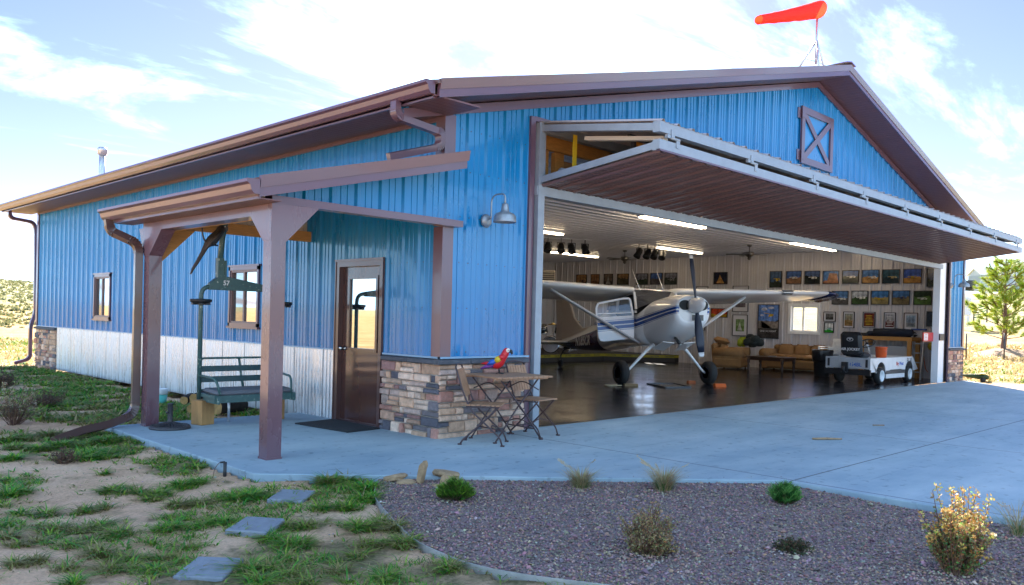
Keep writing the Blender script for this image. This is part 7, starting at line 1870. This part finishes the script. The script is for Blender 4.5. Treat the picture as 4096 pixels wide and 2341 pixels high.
# toy biplane planter
t = thing('yard_airplane', 'little green and yellow garden airplane ornament at the right stone corner', 'ornament', (19.95, -.25, -.03), radians(-75)); t.scale = (.68, .68, .68)
G_ = M('ornament_green', (.02, .05, .012), .5); Y_ = M('ornament_yellow', (.42, .34, .02), .5)
mb = MB().smooth(); mb.tube([(.50, 0, .20), (.40, 0, .21), (.1, 0, .22), (-.35, 0, .24), (-.62, 0, .27)], [.06, .11, .11, .06, .03], 12); mb.build('body', G_, t, local=True)
mb = MB(); mb.prism([(-.42, -.012, .25), (-.66, -.012, .26), (-.70, -.012, .52), (-.60, -.012, .54)], (0, .024, 0)); mb.obox((-.55, 0, .27), (.16, .46, .02)); mb.build('tail', G_, t, local=True, bevel=.004)
mb = MB(); mb.obox((.25, 0, .36), (.20, .95, .025), (0, -.1, 0)); mb.build('wing', Y_, t, local=True)
mb = MB(); mb.obox((.52, 0, .2), (.02, .06, .42), (.6, 0, 0)); mb.build('propeller', Y_, t, local=True)
for s in (-1, 1):
    mb = MB().smooth(); mb.lathe([(.02, -.025), (.10, -.03), (.11, 0), (.10, .03), (.02, .025)], (.28, s * .16, .09), (0, 1, 0), 14); mb.build('wheel', BLACKP, t, local=True)
mb = MB().smooth(); mb.tube([(.28, -.16, .09), (.22, 0, .16), (.28, .16, .09)], .012, 6); mb.build('strut', G_, t, local=True)
# far barn, trailer, white tank, far shed
def barn(c, ax, Lb, Wb, hw, hr, label, wallm, roofm):
    t = thing('barn', label, 'barn', c); ax = Vector(ax).normalized(); pv = Vector((-ax.y, ax.x, 0)); c = Vector(c)
    P_ = lambda u, v, h: c + ax * u + pv * v + Vector((0, 0, h))
    mb = MB()
    g0 = [P_(0, -Wb / 2, -1), P_(0, Wb / 2, -1), P_(0, Wb / 2, hw), P_(0, 0, hr), P_(0, -Wb / 2, hw)]
    mb.prism(g0, ax * Lb); w_ = mb.build('wall', wallm, t)
    mb = MB()
    for s in (-1, 1): mb.prism([P_(-.3, 0, hr + .12), P_(-.3, s * (Wb / 2 + .4), hw + .05), P_(-.3, s * (Wb / 2 + .4), hw + .2), P_(-.3, 0, hr + .3)], ax * (Lb + .6))
    mb.build('roof', roofm, t)
    mb = MB(); 
    for k in range(12): mb.prism([P_(-.04, -Wb / 2 + .3 + k * Wb / 12, -.5), P_(-.04, -Wb / 2 + .42 + k * Wb / 12, -.5), P_(-.04, -Wb / 2 + .42 + k * Wb / 12, hw), P_(-.04, -Wb / 2 + .3 + k * Wb / 12, hw)], ax * .03)
    mb.build('batten', M('barn_batten', (.26, .31, .36), .7), t)
bz = ground_z(180, 45)
barn((180.5, 44.6, 10.6), (.72, -.69, 0), 34, 4.3, 2.1, 3.4, 'grey barn with a pale roof on the far rise behind the pine', M('barn_grey', (.42, .46, .50), .8, var=.15, vscale=.8), M('barn_roof', (.70, .68, .64), .5))
t = thing('dump_trailer', 'dark trailer standing before the far barn', 'trailer', (125, 30.3, 7.2), radians(40))
mb = MB(); mb.prism([(-1.4, -.8, .55), (1.2, -.8, .55), (1.4, -.8, 1.45), (-1.5, -.8, 1.45)], (0, 1.6, 0)); mb.build('trailer_bed', M('trailer_dark', (.03, .035, .05), .6), t, local=True)
for x in (-.5, .5):
    mb = MB().smooth(); mb.lathe([(.1, -.9), (.4, -.9), (.42, 0), (.4, .9), (.1, .9)], (x, 0, .4), (0, 1, 0), 14); mb.build('wheel', RUBBER, t, local=True)
mb = MB(); mb.beam((1.2, 0, .6), (2.2, 0, .45), .12, .12); mb.build('tow_bar', DARK, t, local=True)
t = thing('livestock_tank', 'white upright container on legs at the edge of the right wall', 'container', (43.1, 6.75, 2.0), radians(10))
mb = MB(); mb.obox((0, 0, .75), (.62, .6, 1.0), (0, 0, 0), .04); mb.build('tank', M('off_white_steel', (.62, .64, .66), .6), t, local=True)
for x in (-.22, .22):
    for y in (-.2, .2):
        mb = MB(); mb.box((x - .05, y - .05, -.3), (x + .05, y + .05, .27)); mb.build('leg', M('off_white_steel'), t, local=True)
t = thing('green_tarp_frame', 'small dark frame with green strips beside the white container', 'frame', (43.6, 6.1, 2.0)); z = 2.0
mb = MB()
for k in range(5): mb.beam((43.4, 6.35 - k * .02, 2.15 + k * .13), (43.9, 5.85, 2.3 + k * .13), .03, .06)
mb.build('strip', M('tarp_green', (.03, .13, .07), .6), t)
mb = MB(); mb.beam((43.4, 6.36, 1.9), (43.4, 6.36, 2.8), .06, .06); mb.beam((43.9, 5.85, 1.9), (43.9, 5.85, 2.95), .06, .06); mb.build('post', DARK, t)
